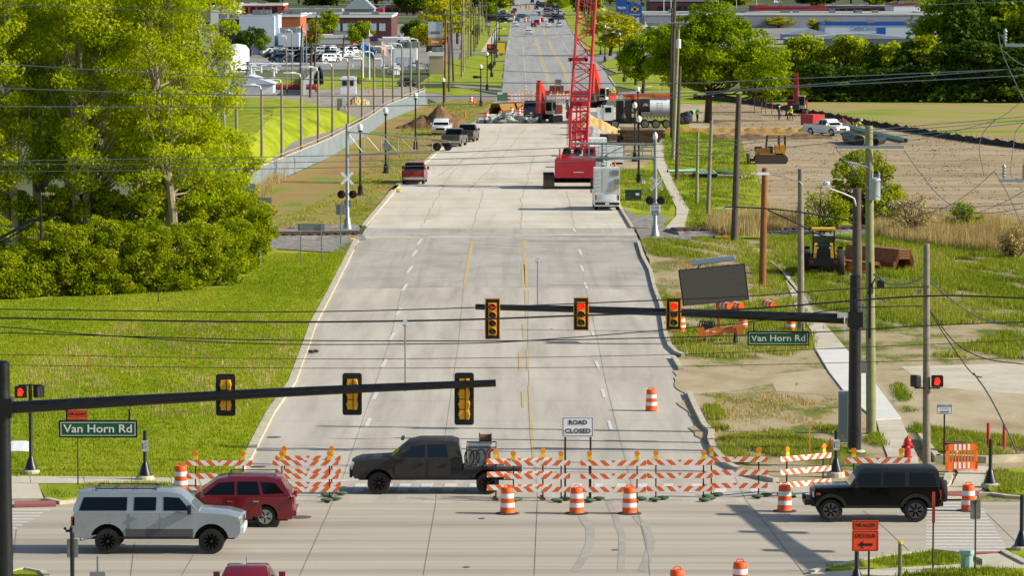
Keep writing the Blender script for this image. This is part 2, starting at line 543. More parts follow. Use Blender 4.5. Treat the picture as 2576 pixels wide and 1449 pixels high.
patch('verge', G([(1802, 1140), (1835, 1176), (1882, 1197), (1959, 1216), (2080, 1222), (2080, 1262), (2500, 1262), (2900, 1262), (2900, 590), (1612, 606), (1630, 650), (1652, 729), (1672, 800),
                  (1680, 845), (1692, 876), (1710, 890), (1735, 896), (1701, 902), (1722, 935), (1745, 985), (1741, 1000), (1762, 1040), (1790, 1085), (1797, 1092), (1790, 1112)]), GM_mix, .03, 3, .05, .05, 8)
patch('sandy_spill', G([(1692, 935), (1722, 932), (1850, 925), (1985, 960), (1850, 985), (1740, 992), (1748, 1030), (1768, 1062), (1788, 1105), (1775, 1118), (1735, 1080), (1750, 1055), (1700, 1015), (1738, 1005), (1698, 975), (1704, 960)]), GM_dirt, .036, 1.2, .12, 0, 9)
patch('gravel_drive', G([(1930, 945), (2060, 930), (2260, 935), (2900, 925), (2900, 1120), (2480, 1098), (2260, 1075), (2245, 1010), (2120, 1000), (1950, 985)]), GM_dirt, .038, 3, .15, 0, 10)
patch('concrete_pad', G([(2265, 925), (2575, 915), (2800, 915), (2800, 990), (2575, 995), (2345, 975)]), GM_walk, .042, 3, .03, 0, 11)
patch('verge', G([(1600, 578), (1565, 525), (1505, 430), (1500, 400), (1556, 300), (1600, 262), (1745, 250), (1900, 255), (2050, 560), (2050, 585)]), GM_lawn, .03, 5, .1, .05, 12)
patch('bare_ground', G([(1500, 440), (1600, 436), (1640, 400), (1650, 300), (1600, 285), (1555, 300), (1520, 380)]), GM_mix, .038, 4, .2, 0, 13)
patch('bare_ground', G([(1740, 322), (1850, 350), (2150, 350), (2150, 262), (1900, 246), (1740, 246), (1650, 285)]), GM_dirt, .042, 5, .2, 0, 14)
field = G([(1861, 354), (1871, 384), (1900, 420), (1912, 470), (1930, 540), (1935, 588), (2900, 600), (2900, 420), (2575, 377), (2464, 361), (2374, 348), (2297, 334), (2230, 322), (2164, 314), (2117, 300), (2063, 290), (2000, 280), (1944, 268), (1898, 258), (1800, 258), (1760, 300)])
patch('graded_field', field, GM_field, .05, 6, .15, 0, 15)
patch('meadow', G([(1898, 258), (1944, 268), (2000, 280), (2063, 290), (2117, 300), (2164, 314), (2230, 322), (2297, 334), (2374, 348), (2464, 361), (2575, 377), (2900, 420), (2900, 240), (1880, 240)]), GM_meadow, .055, 8, .1, 0, 16)
patch('ragged_grass', G([(1800, 600), (2900, 600), (2900, 575), (2575, 560), (2200, 560), (1935, 540), (1900, 470), (1780, 560)]), GM_lawn, .06, 4, .3, 0, 17)
sw = [((2182, 1262), (2330, 1262)), ((2196, 1212), (2320, 1212)), ((2232, 1152), (2307, 1152)), ((2218, 1115), (2290, 1115)), ((2204, 1062), (2266, 1058))]
patch('sidewalk', G([a for a, b in sw] + [b for a, b in reversed(sw)]), GM_walk, .075)
patch('sidewalk', G([(2204, 1061), (2135, 1005), (2085, 940), (2052, 884), (2128, 882), (2155, 915), (2200, 968), (2235, 1015), (2266, 1057)]), GM_slab, .095, skirt=.1)
patch('sidewalk', G([(2050, 882), (2040, 835), (2000, 775), (1973, 700), (1945, 660), (1900, 640), (1879, 626), (1908, 627), (1935, 660), (1985, 697), (2020, 745), (2048, 790), (2090, 836), (2127, 880)]), GM_walk, .08)
patch('sidewalk', G([(1672, 576), (1700, 545), (1701, 525), (1678, 480), (1660, 440), (1641, 400), (1640, 380), (1650, 335), (1655, 325), (1672, 325), (1668, 345), (1669, 400), (1697, 468), (1733, 530), (1722, 565), (1722, 576)]), GM_walk, .08)
patch('sidewalk', G([(-300, 1207), (75, 1205), (430, 1209), (560, 1210), (608, 1200), (625, 1210), (590, 1236), (430, 1224), (95, 1223), (110, 1262), (-300, 1262)]), GM_walk, .112, skirt=.11)
jb = MB()
for u0, v0_, u1, v1_ in ((75, 1206, 78, 1223), (-10, 1223, 95, 1223), (210, 1207, 214, 1224), (330, 1208, 332, 1224), (430, 1209, 432, 1224), (500, 1209, 505, 1230)):
 a, c = g(u0, v0_), g(u1, v1_)
 strip([a, c], -.015, .015, .113, .116, jb)
for (ul, vl, ur, vr) in ((2211, 1090, 2278, 1088), (2225, 1130, 2296, 1130), (2231, 1152, 2307, 1152), (2210, 1182, 2312, 1180), (2196, 1212, 2320, 1212)):
 strip([g(ul, vl), g(ur, vr)], -.015, .015, .074, .078, jb)
for (ul, vl, ur, vr) in ((2025, 815, 2068, 812), (1992, 760, 2030, 758), (1970, 705, 1993, 705), (1938, 652, 1926, 650), (2045, 850, 2100, 846)):
 strip([g(ul, vl), g(ur, vr)], -.015, .015, .08, .083, jb)
struct(jb.build('sidewalk_joints', M_joint))
patch('sidewalk', G([(2040, 1449), (2420, 1428), (2470, 1432), (2470, 1415), (2440, 1405), (2520, 1400), (2600, 1405), (2600, 1520), (2040, 1520)]), GM_walk, .11, skirt=.11)
patch('lawn', G([(2070, 1438), (2200, 1412), (2350, 1395), (2420, 1410), (2425, 1427), (2200, 1438), (2090, 1443)]), GM_lawn, .125, .6, .03, .13, 20)
patch('lawn', G([(2530, 1388), (2620, 1384), (2620, 1425), (2575, 1420), (2548, 1400)]), GM_lawn, .12, 1, .03, .12, 21)
patch('lawn', G([(2140, 1472), (2400, 1440), (2620, 1438), (2620, 1520), (2140, 1520)]), GM_lawn, .12, 1, .03, .12, 22)
patch('lawn', G([(2490, 1245), (2475, 1225), (2510, 1190), (2620, 1180), (2620, 1254), (2520, 1250)]), GM_lawn, .12, 1, .03, .12, 23)
patch('ramp', G([(2370, 1262), (2378, 1240), (2395, 1225), (2410, 1195), (2400, 1180), (2480, 1178), (2500, 1190), (2490, 1215), (2465, 1240), (2455, 1262)]), GM_walk, .09)
M_tact = P('tactile_red', '#9c5a55', .9, var=.35, scale=25)
for q4 in ([(36, 1278), (36, 1270), (138, 1268), (142, 1275)], [(2376, 1254), (2380, 1244), (2470, 1242), (2462, 1255)], [(2410, 1402), (2416, 1398), (2522, 1396), (2515, 1401)]):
 patch('tactile_strip', G(q4), M_tact, .12, skirt=.1)
kb = MB()
strip(G(Lk), 0, .38, -.01, .125, kb)
strip([g(*p) for p in Lk2], 0, .38, -.01, .13, kb)
strip(G(Rk), 0, -.22, -.01, .15, kb)
strip(G(Rk1), 0, -.22, -.01, .15, kb)
strip(G(Rk2), 0, -.22, -.01, .15, kb)
strip(G(Rk3), 0, -.25, -.01, .17, kb)
struct(kb.build('kerb', M_kerb))
kb = MB()
strip(G([(110, 1262), (150, 1270), (190, 1266), (225, 1257), (430, 1245), (560, 1242), (600, 1225), (608, 1200)]), 0, .25, -.01, .13, kb)
strip(G([(2620, 1262), (2530, 1256), (2490, 1250), (2462, 1250)]), 0, -.3, -.01, .14, kb)
strip(G([(2362, 1258), (2378, 1240), (2392, 1222), (2396, 1202)]), 0, .3, -.01, .2, kb)
strip(G([(2050, 1446), (2150, 1424), (2250, 1404), (2350, 1392), (2420, 1400)]), 0, .25, -.01, .14, kb)
strip(G([(2514, 1398), (2540, 1412), (2575, 1430)]), 0, .25, -.01, .18, kb)
strip(G([(2355, 1165), (2395, 1165), (2480, 1168), (2575, 1164), (2620, 1164)]), 0, .4, -.01, .3, kb)
strip(G([(2308, 1108), (2330, 1140), (2350, 1165)]), 0, .25, -.01, .3, kb)
strip(G([(25, 1448), (60, 1438), (100, 1446), (125, 1475)]), 0, .2, -.01, .13, kb)
for pts in ([(1437, 78), (1484, 140)], [(1509, 164), (1512, 168), (1550, 183), (1600, 184)], [(1529, 192), (1546, 217), (1600, 222), (1640, 218)], [(1262, 236), (1130, 216)], [(1230, 128), (1130, 124)]):
 strip(G(pts), 0, .25, -.01, .12, kb)
struct(kb.build('kerb', M_kerb))
jb = MB()
def jline(pts, w=.03, z=.0095, wob=0.0, seed=0):
 r = random.Random(seed)
 out = []
 for a, b in zip(pts, pts[1:]):
  a, b = g(*a), g(*b)
  k = max(1, int((b - a).length / 2.5))
  for j in range(k):
   p = a.lerp(b, j / k)
   out.append((p.x + r.uniform(-wob, wob), p.y))
 e = g(*pts[-1])
 out.append((e.x, e.y))
 strip(out, -w / 2, w / 2, z - .0015, z, jb)
jline([uv('C3', 740, 1449), uv('C3', 765, 870), uv('C3', 735, 500), uv('C3', 700, 0), uv('B3', 690, 1200), uv('B3', 695, 830)], .022)
jline([uv('C2', 520, 1449), uv('C2', 770, 890)], .022)
jline([uv('C2', 840, 720), uv('C2', 1090, 0), uv('B2', 1200, 1400), uv('B2', 1290, 1010)], .02)
jline([uv('C2', 1450, 1449), uv('C2', 1545, 900), uv('C2', 1545, 800)], .02)
jline([uv('C2', 1610, 420), uv('C2', 1665, 30), uv('B2', 1715, 1430), uv('B3', 205, 820)], .02)
jline([uv('C3', 1610, 1449), uv('C3', 1600, 1300), uv('C3', 1540, 1050), uv('C3', 1440, 640), uv('C3', 1280, 0), uv('B3', 1210, 1180), uv('B3', 1130, 830)], .02)
jline([uv('C4', 1430, 1449), uv('C4', 1150, 1080), uv('C4', 980, 880), uv('C4', 900, 710)], .02)
jline([uv('C5', 1120, 1310), uv('C5', 860, 1070), uv('C5', 720, 960)], .02)
jline([uv('C1', 1015, 1200), uv('C1', 985, 1449)], .02)
jline([uv('C1', 1510, 1200), uv('C1', 1370, 1449)], .02)
jline([uv('C1', 125, 1100), uv('C1', 90, 1400)], .02)
jline([uv('C5', 1650, 980), uv('C5', 1900, 1220)], .02)
for v in (1010, 1118, 905, 820, 770, 1060, 955, 862):
 jline([(lerp_poly(LK, v) + 8, v), (lerp_poly(LK, v) + 500, v - 1), (lerp_poly(Rk, v) - 6 if v < 890 else 1680, v - 2)], .012, .0092, 0, v)
for v in (1304, 1347, 1382, 1420):
 jline([(40, v), (1000, v - 2), (2500, v - 4)], .012)
struct(jb.build('road_joints', M_joint))
jb = MB()
cr = [([uv('B2', 1290, 1010), uv('B2', 1330, 850), uv('B2', 1400, 700), uv('B2', 1440, 560)], .07), ([uv('B2', 1440, 550), uv('B2', 1540, 350), uv('B2', 1640, 180), uv('B2', 1760, 30), uv('A3', 200, 1330), uv('A3', 440, 1190), uv('A3', 640, 1080), uv('A3', 690, 950)], .08),
      ([uv('B2', 1760, 1000), uv('B2', 1800, 700), uv('B2', 1830, 530), uv('B2', 1900, 280), uv('A3', 430, 1440), uv('A3', 600, 1270), uv('A3', 720, 1150), uv('A3', 880, 950)], .08),
      ([uv('B3', 640, 820), uv('B3', 655, 560), uv('B3', 640, 360), uv('B3', 640, 150), uv('B3', 690, 0), uv('A3', 880, 1330), uv('A3', 930, 1180)], .08),
      ([uv('B3', 1140, 830), uv('B3', 1100, 620), uv('B3', 1040, 360), uv('B3', 1010, 200), uv('B3', 980, 90)], .08), ([uv('B2', 1180, 890), uv('B2', 1200, 800)], .05),
      ([uv('B2', 1720, 870), uv('B2', 1740, 800)], .05), ([uv('B3', 170, 670), uv('B3', 190, 620)], .06)]
for k, (pts, w) in enumerate(cr):
 jline(pts, w, .0125, .09, k)
for v in (640, 672, 700, 722):
 jline([(lerp_poly(LK, v) + 10, v + 1), (lerp_poly(LK, v) + 350, v - 1), (1640 - (727 - v) * .3, v + 2)], .05, .0125, .15, v)
jline([uv('B3', -500, 430), uv('B3', 1060, 420), uv('B3', 1520, 440)], .14, .0125, .02, 3)
for v in (330, 350, 376, 410, 450, 500, 540):
 jline([(lerp_poly(LK, v) + 8, v + 2), (1400, v - 2)], .03, .0125, .1, v)
struct(jb.build('road_cracks', P('pale_crack', '#aca38f', .9, var=.3, scale=6)))
def line(nm, pts, w, mat, z=.0165):
 b = MB()
 strip([g(*p) for p in pts], -w / 2, w / 2, z - .003, z, b)
 return b
fl = MB()
yl = [[uv('D1', 880, 420), uv('D1', 893, 480)], [uv('D1', 905, 570), uv('D1', 965, 760), uv('D1', 1000, 900), uv('D1', 1060, 1100), uv('D1', 1130, 1310)],
      [uv('D1', 1025, 420), uv('D1', 1060, 540)], [uv('D1', 1100, 600), uv('D1', 1200, 820), uv('D1', 1320, 1010), uv('D1', 1430, 1310)]]
for pts in yl:
 strip([g(*p) for p in pts], -.14, .14, .013, .0165, fl)
 strip([g(*p) + Vector((.38, 0, 0)) for p in pts], -.1, .1, .013, .0165, fl)
struct(fl.build('yellow_lane_line', M_yellow_line))
wl = MB()
def dashes(p0, p1, n, w=.14, L=.3, z=.0165, b=None):
 a, c = g(*p0), g(*p1)
 for k in range(n):
  s0, s1 = k / n, (k + L) / n
  strip([a.lerp(c, s0), a.lerp(c, s1)], -w / 2, w / 2, z - .003, z, b)
for a, c, n in ((uv('D1', 720, 560), uv('D1', 740, 850), 16), (uv('D1', 745, 880), uv('D1', 790, 1440), 14), (uv('D1', 1320, 610), uv('D1', 1440, 820), 7), (uv('D1', 545, 440), uv('D1', 490, 830), 4),
    (uv('D1', 1240, 480), uv('D1', 1250, 530), 2), (uv('D1', 1640, 1130), uv('D1', 1690, 1200), 2), (uv('D1', 905, 520), uv('D1', 907, 545), 1)):
 dashes(a, c, n, .2, .4, .0165, wl)
struct(wl.build('lane_dashes', M_white_line))
jb = MB()
jline([uv('D1', 715, 440), uv('D1', 735, 700), uv('D1', 745, 900), uv('D1', 775, 1440)], .12, .016, .1, 5)
jline([uv('D1', 955, 750), uv('D1', 1000, 930), uv('D1', 1075, 1150)], .12, .016, .1, 6)
for y in (360, 420, 490, 570, 600, 690, 795, 860, 905, 990, 1090):
 jline([uv('D1', 520, y), uv('D1', 900, y + 8), uv('D1', 1380, y + 3)], .25, .016, .2, y)
struct(jb.build('road_cracks', M_tar))
wl = MB()
for u, v in ((925, 1063), (945, 992), (967, 912), (987, 845), (1003, 783), (1018, 722), (1031, 677), (1043, 636), (1056, 607), (1072, 560)):
 p = g(u, v)
 dx = (g(u + (1063 - 989) * -.0, v)).x
 a, c = g(u - 6.2, v + 14 * (v + 90) / 1150), g(u + 5.2, v - 10 * (v + 90) / 1150)
 strip([a, c], -.09, .09, .0135, .0165, wl)
for u, v in ((1534, 1070), (1517, 990), (1502, 918), (1491, 840), (1473, 718), (1464, 675), (1459, 634), (1443, 576)):
 a, c = g(u + 3.5, v + 12 * (v + 90) / 1150), g(u - 3.5, v - 11 * (v + 90) / 1150)
 strip([a, c], -.075, .075, .0135, .0165, wl)
for pts, w in (([uv('B2', 1035, 572), uv('B2', 1610, 553)], .35), ([uv('B2', 1640, 552), uv('B3', 60, 360)], .3), ([uv('B3', 120, 358), uv('B3', 645, 358)], .3), ([uv('B3', 272, 461), uv('B3', 645, 461)], .5), ([uv('B3', 668, 460), uv('B3', 1080, 463)], .5)):
 strip(G(pts), -w / 2, w / 2, .0135, .0165, wl)
strip(G([(705, 1217), (905, 1209)]), -.16, .16, .0135, .0165, wl)
for x0, x1 in ((890, 918), (958, 985), (1002, 1031), (1056, 1086), (1115, 1147), (1178, 1206), (1436, 1462), (1493, 1514), (1548, 1570), (1600, 1625), (1665, 1690), (1736, 1762), (1800, 1830), (1890, 1912)):
 a, b_, c, d = g(x0 + 4, 1218), g(x1 + 4, 1218), g(x1 - 6, 1240), g(x0 - 6, 1240)
 wl.poly([(p.x, p.y, .0165) for p in (a, b_, c, d)])
for k in range(17):
 v = 1265 + k * 8.1
 t = k / 16
 strip(G([(2330 - 4 * t, v), (2462 + 80 * t, v)]), -.14, .14, .003, .0065, wl)
for k, (x0, x1) in enumerate(((0, 125), (0, 108), (0, 99), (0, 85), (0, 70), (0, 56), (0, 42))):
 v = 1284 + k * 7.6
 strip(G([(x0 - 60, v), (x1, v)]), -.13, .13, .003, .0065, wl)
struct(wl.build('white_road_markings', M_white_line))
ylm = MB()
for pts, w in (([uv('B3', 270, 465), uv('B3', 640, 482)], .14), ([uv('B3', 265, 488), uv('B3', 650, 505)], .14), ([uv('B3', 262, 512), uv('B3', 640, 527)], .14), ([uv('B3', 272, 462), uv('B3', 240, 640), uv('B3', 215, 800)], .2),
               ([uv('B3', 668, 462), uv('B3', 670, 520)], .25), ([uv('B3', 665, 560), uv('B3', 680, 800)], .2), ([uv('B3', 655, 640), uv('B3', 660, 810)], .2), ([uv('B3', 675, 840), uv('B3', 680, 1050)], .12), ([uv('B3', 655, 1090), uv('B3', 660, 1200)], .1),
               ([uv('B3', 628, 1310), uv('B3', 632, 1440)], .12), ([uv('B3', 685, 1280), uv('B3', 690, 1440)], .1), ([uv('C3', 700, 20), uv('C3', 718, 400), uv('C3', 735, 560)], .1), ([uv('C3', 650, 60), uv('C3', 655, 180)], .1)):
 strip(G(pts), -w / 2, w / 2, .0135, .0165, ylm)
strip(G([(800, 1256), (1500, 1259)]), -.06, .06, .003, .006, ylm)
struct(ylm.build('yellow_road_markings', M_yellow_line))
M_skid = P('tyre_marks', '#a09a8e', .9, var=.2, scale=1)
sk = MB()
for pts, w in (([uv('C3', 1100, 1000), uv('C3', 1160, 1100), uv('C3', 1160, 1200), uv('C3', 1110, 1320), uv('C3', 1030, 1440)], .3), ([uv('C3', 1290, 880), uv('C3', 1350, 1000), uv('C3', 1400, 1150), uv('C3', 1400, 1300), uv('C3', 1390, 1440)], .24),
               ([uv('C3', 1500, 1000), uv('C3', 1590, 1100), uv('C3', 1620, 1200), uv('C3', 1590, 1330), uv('C3', 1540, 1440)], .28), ([uv('B2', 1640, 560), uv('B2', 1690, 480), uv('B2', 1740, 450)], .25)):
 L = []
 for a, b_ in zip(pts, pts[1:]):
  for j in range(5):
   L.append(g(a[0] + (b_[0] - a[0]) * j / 5, a[1] + (b_[1] - a[1]) * j / 5))
 strip(L, -w / 2, w / 2, .0062, .0068, sk)
struct(sk.build('tyre_marks', M_skid))
M_iron = P('cast_iron', '#5c5148', .8, var=.3, scale=8)
mh = MB()
for t, x, y, r in (('C2', 525, 1010, .4), ('C2', 325, 407, .3), ('C2', 205, 630, .3), ('B3', 870, 1130, .1), ('C3', 345, 1020, .12), ('C3', 230, 1387, .12), ('C3', 1350, 1257, .12)):
 p = gt(t, x, y, .0)
 mh.lathe([(r, .01), (r, .02)], 14, MT(p))
struct(mh.build('drain_covers', M_iron))
M_ballast = ground_mat('ballast_stone', [(.3, '#5c5a55'), (.5, '#87837c'), (.7, '#a9a59d')], (1, 1, 1), 2.0, 20.0, bmp=1.0, fine=1.0)
M_rail = P('rail_steel', '#5a4638', .6, .3, var=.3, scale=2)
M_sleeper = P('sleeper_timber', '#4a3c30', .95, var=.3, scale=2)
RA, RB = g(600, 601), g(2100, 584)
rd = (RB - RA).normalized()
rn = Vector((-rd.y, rd.x, 0))
def rp(x, off, z):
 t = (x - RA.x) / rd.x
 p = RA + rd * t + rn * off
 return Vector((p.x, p.y, z))
bl = MB()
for x0, x1 in ((-60, g(905, 600).x), (g(1690, 590).x, 90)):
 ring = lambda x: [rp(x, -3.2, 0), rp(x, -1.9, .28), rp(x, 1.9, .28), rp(x, 3.2, 0)]
 bl.loft([ring(x0), ring(x1)])
struct(bl.build('ballast', M_ballast))
patch('gravel_shoulder', G([(640, 640), (700, 630), (860, 640), (893, 632), (900, 612), (905, 575), (900, 568), (760, 570), (640, 590)]), M_ballast, .112)
patch('gravel_shoulder', G([(1612, 606), (1622, 635), (1660, 625), (1700, 606), (1740, 606), (1735, 575), (1598, 577)]), M_ballast, .09)
patch('gravel_shoulder', G([(1594, 575), (1566, 522), (1600, 545), (1680, 545), (1665, 577)]), M_ballast, .085)
sp = MB()
for k in range(90):
 x = -45 + k * .62
 for xx in ((x,) if x < g(905, 600).x else ()):
  sp.box(rp(xx, 0, .32), (.24, 2.6, .16), MR(math.atan2(rd.y, rd.x), 4, 'Z'))
for k in range(70):
 x = g(1700, 590).x + k * .62
 sp.box(rp(x, 0, .32), (.24, 2.6, .16), MR(math.atan2(rd.y, rd.x), 4, 'Z'))
struct(sp.build('sleepers', M_sleeper))
rl = MB()
for off in (-.72, .72):
 for x0, x1, z in ((-60, g(905, 600).x, .46), (g(1695, 590).x, 90, .46)):
  a, b_ = rp(x0, off, z), rp(x1, off, z)
  rl.add([a + rn * -.035, b_ + rn * -.035, b_ + rn * .035, a + rn * .035, *(q - Vector((0, 0, .16)) for q in (a + rn * -.07, b_ + rn * -.07, b_ + rn * .07, a + rn * .07))],
               [(0, 1, 2, 3), (0, 1, 5, 4), (2, 3, 7, 6), (1, 2, 6, 5), (0, 3, 7, 4)])
 a, b_ = rp(g(905, 600).x, off, .0), rp(g(1695, 590).x, off, .0)
 rl.add([a + rn * -.04 + Vector((0, 0, .02)), b_ + rn * -.04 + Vector((0, 0, .02)), b_ + rn * .04 + Vector((0, 0, .02)), a + rn * .04 + Vector((0, 0, .02))], [(0, 1, 2, 3)])
struct(rl.build('rails', M_rail))
cp = MB()
for off0, off1 in ((-1.5, -.8), (-.62, .62), (.8, 1.5)):
 a, b_ = g(912, 600).x, g(1690, 590).x
 cp.add([rp(a, off0, .016), rp(b_, off0, .016), rp(b_, off1, .016), rp(a, off1, .016)], [(0, 1, 2, 3)])
struct(cp.build('crossing_panels', GM_dusty))
def mound(name, pts, h, mat, res=.8, seed=1, noise_amp=.15, peak=.5, sink=.02):
 P2 = np.array([(p[0], p[1]) for p in pts])
 c = P2.mean(0)
 b = MB()
 rings = 12
 base = rough_poly([tuple(p) for p in P2], res * 3, 0, seed)
 n = len(base)
 r = random.Random(seed)
 vs = []
 for i in range(rings):
  t = i / (rings - 1)
  zz = h * (1 - (1 - t) ** 2.6)
  for k, (x, y) in enumerate(base):
   j = noise_amp * (1 if 0 < i < rings - 1 else 0)
   vs.append((c[0] + (x - c[0]) * (1 - t) + r.uniform(-j, j) * 1.5, c[1] + (y - c[1]) * (1 - t) + r.uniform(-j, j) * 1.5, -sink + zz + r.uniform(-j, j) * h * .25 * (t > 0)))
 fs = []
 for i in range(rings - 1):
  fs += [(i * n + k, i * n + (k + 1) % n, (i + 1) * n + (k + 1) % n, (i + 1) * n + k) for k in range(n)]
 b.add(vs, fs)
 return b.build(name, mat, smooth=True)
bm_pts = G([(520, 560), (620, 455), (740, 355), (830, 330), (905, 300), (870, 285), (790, 262), (690, 250), (560, 250), (430, 300), (400, 560)])
o = mound('grass_mound', bm_pts, 2.3, GM_lawn, 6, 3, .1, .8)
struct(o)
# --- VEHICLES
M_glass = P('dark_glass', '#05090c', .1, var=.1, scale=.5, spec=.35)
M_glass2 = P('tinted_glass', '#0e1a20', .08, var=.1, scale=.5, spec=.5)
M_tyre = P('tyre_rubber', '#1b1b1a', .85, var=.25, scale=10, dirt=('#5a5145', .35))
M_rimk = P('black_rim', '#1a1a1b', .35, .3, var=.2)
M_rims = P('silver_rim', '#a8abae', .3, .8, var=.15)
M_chrome = P('chrome', '#c9ccce', .15, 1.0, var=.1)
M_plastic = P('black_plastic', '#0c0c0e', .5, var=.2)
M_under = P('underbody', '#0a0a0a', .9, var=.2)
M_redlens = P('red_lens', '#8e0f12', .25, var=.2, scale=12, coat=.5)
M_headl = P('headlamp_glass', '#cfcdbd', .15, var=.2, scale=8, coat=.8)
M_amber = P('amber_lens', '#c25a0d', .3, var=.2, scale=10, coat=.4)
M_plate = P('licence_plate', '#c9ccd2', .5, var=.1)
M_steel = P('galvanised_steel', '#8c9294', .5, .5, var=.2, scale=4)
M_blackpaint = P('black_pole_paint', '#0c0f12', .38, var=.2, scale=2, spec=.5, dirt=('#2b2d2e', .4))
M_white = P('white_paint', '#dcdedd', .4, var=.08, scale=2, coat=.2, dirt=('#a39f95', .25))
M_wood = P('weathered_pole', '#8c8273', .95, var=.3, scale=3, spec=.15, bumps=.4)
PAINT = {}
def paint(c, name=None, rough=.32, dirt=('#6a6358', .22), metal=.25):
 k = name or c
 if k not in PAINT:
  PAINT[k] = P('car_paint_' + k.replace('#', 'c'), c, rough, metal, var=.1, scale=1.2, coat=.7, dirt=dirt)
 return PAINT[k]
def wheel(parent, x, y, r, w, rim, side, spokes=8, detail=True, nm='wheel'):
 """axis along Y; outward face towards side"""
 M = MT((x, y, r)) @ MR(-side * PI / 2, 4, 'X')
 b = MB()
 n = 20 if detail else 10
 b.lathe([(r * .62, -w / 2), (r * .93, -w / 2), (r, -w * .36), (r, w * .36), (r * .93, w / 2), (r * .64, w / 2), (r * .6, w * .3), (r * .2, w * .28)], n, M)
 o = b.build(nm, M_tyre, parent, smooth=True)
 c = MB()
 if detail:
  c.lathe([(r * .66, w * .5), (r * .66, w * .54), (r * .58, w * .54), (r * .57, w * .34)], n, M)
  for k in range(spokes):
   a = 2 * PI * k / spokes + .2
   R_ = MR(a, 4, 'Z')
   c.box((0, 0, 0), (1, 1, 1))
   cnt = 8
   vs = c.v[-cnt:]
   del c.v[-cnt:]
   vs = [M @ (R_ @ Vector((r * .34 + p[0] * r * .56, p[1] * r * .13, w * .44 + p[2] * w * .12))) for p in vs]
   c.v.extend([tuple(q) for q in vs])
  c.lathe([(r * .15, w * .36), (r * .15, w * .54), (r * .1, w * .58)], 10, M)
 else:
  c.lathe([(r * .6, w * .5), (r * .6, w * .53), (r * .3, w * .45)], n, M)
 c.build('rim', rim, o, smooth=False)
 return o
def arc(cx, r, z0, n=9):
 """arch opening from rear to front over a wheel (x descending)"""
 a0 = math.asin(max(-1, min(1, (z0 - r[1]) / r[0])))
 return [(cx + r[0] * cos(a), r[1] + r[0] * sin(a)) for a in [a0 + (PI - 2 * a0) * k / n for k in range(n + 1)]]
def vehicle(name, label, cat, loc, rz, S_, group=None):
 """S_: dict of dimensions. x forward, y left, z up; origin on the ground at mid length"""
 t = thing(name, label, cat, loc, rz, group)
 L, Wd, Hh = S_['L'], S_['W'], S_['H']
 xf, xr = L / 2, -L / 2
 wr = S_.get('wr', .36)
 wf = xf - S_['fo']
 wb = wf - S_['wb']
 z0 = S_.get('z0', wr * .75)
 bp = S_['top']                       # body outline above the sill, front -> rear, as (x, z)
 body_m = S_['paint']
 det = S_.get('det', True)
 ar = wr * S_.get('arch', 1.22)
 pts = [(xf - .12, z0)] + [(xf, z0 + .18)] + bp + [(xr, z0 + .2), (xr + .08, z0)]
 low = arc(wb, (ar, wr * 1.02), z0)[::-1] + arc(wf, (ar, wr * 1.02), z0)[::-1]
 pts = pts + low
 cx, cz = 0, (z0 + max(z for _, z in bp)) / 2
 hw = Wd / 2
 rings = []
 for y, s_, dz in ((-hw, .985, .02), (-hw + .07, 1.0, 0), (hw - .07, 1.0, 0), (hw, .985, .02)):
  rg = []
  for k, (x, z) in enumerate(pts):
   is_arch = k >= len(pts) - len(low)
   xx = x if is_arch else cx + (x - cx) * s_
   zz = z if (is_arch or z < z0 + .05) else z - dz * (1.5 if z > cz else 0)
   rg.append((xx, y, zz))
  rings.append(rg)
 b = MB()
 b.loft(rings)
 b.build('body', body_m, t, smooth=True)
 u = MB()
 u.bx(xr + .25, xf - .25, -hw + .28, hw - .28, z0 - .08, z0 + .35)
 u.bx(wf - ar, wf + ar, -hw + .3, hw - .3, z0, wr * 2.0)
 u.bx(wb - ar, wb + ar, -hw + .3, hw - .3, z0, wr * 2.0)
 u.build('underbody', M_under, t)
 tw = S_.get('tw', .26)
 for x in (wf, wb):
  for sd in (-1, 1):
   wheel(t, x, sd * (hw - tw / 2 - .02), wr, tw, S_.get('rim', M_rims), sd, S_.get('spokes', 6), det)
 gh = S_['gh']
 zb = gh[0][1] if gh[0][1] < gh[-1][1] else gh[-1][1]
 wt = S_.get('tumble', .16)
 roofz = max(z for _, z in gh)
 belt = S_['belt']
 def hy(z):
  return hw - .03 - max(0, (z - belt)) / (roofz - belt) * wt
 cab = MB()
 gp = []
 gh2 = list(gh)
 for (x, z) in gh2:
  gp.append((x, z))
 ring_l = [(x, hy(z), z) for x, z in gp]
 ring_r = [(x, -hy(z), z) for x, z in gp]
 ins = .09
 cxg = sum(x for x, _ in gp) / len(gp)
 roof_l = [(x, hy(z) - ins, z + (.035 if z > roofz - .12 else 0)) for x, z in gp]
 roof_r = [(x, -y, z) for x, y, z in roof_l]
 cab.loft([ring_l, roof_l, roof_r, ring_r])
 cab.build('cabin', S_.get('roofpaint', body_m), t, smooth=True)
 gm = S_.get('glass', M_glass)
 def slab(p, q, nm, mat, inset=.1, off=.012, tlo=.08, thi=.9):
  a = Vector((p[0], 0, p[1]))
  c = Vector((q[0], 0, q[1]))
  d = c - a
  nrm = Vector((d.z, 0, -d.x)).normalized()
  if nrm.z < 0 and abs(nrm.z) > .01 or (abs(nrm.z) <= .01 and nrm.x * (a.x - cxg) < 0):
   nrm = -nrm
  a2, c2 = a + d * tlo + nrm * off, a + d * thi + nrm * off
  ya, yc = hy(a2.z) - inset, hy(c2.z) - inset
  m_ = MB()
  m_.prism([(a2.x, -ya, a2.z), (a2.x, ya, a2.z), (c2.x, yc, c2.z), (c2.x, -yc, c2.z)], -nrm * .02)
  m_.build(nm, mat, t)
 slab(gh[0], gh[1], 'windscreen', gm)
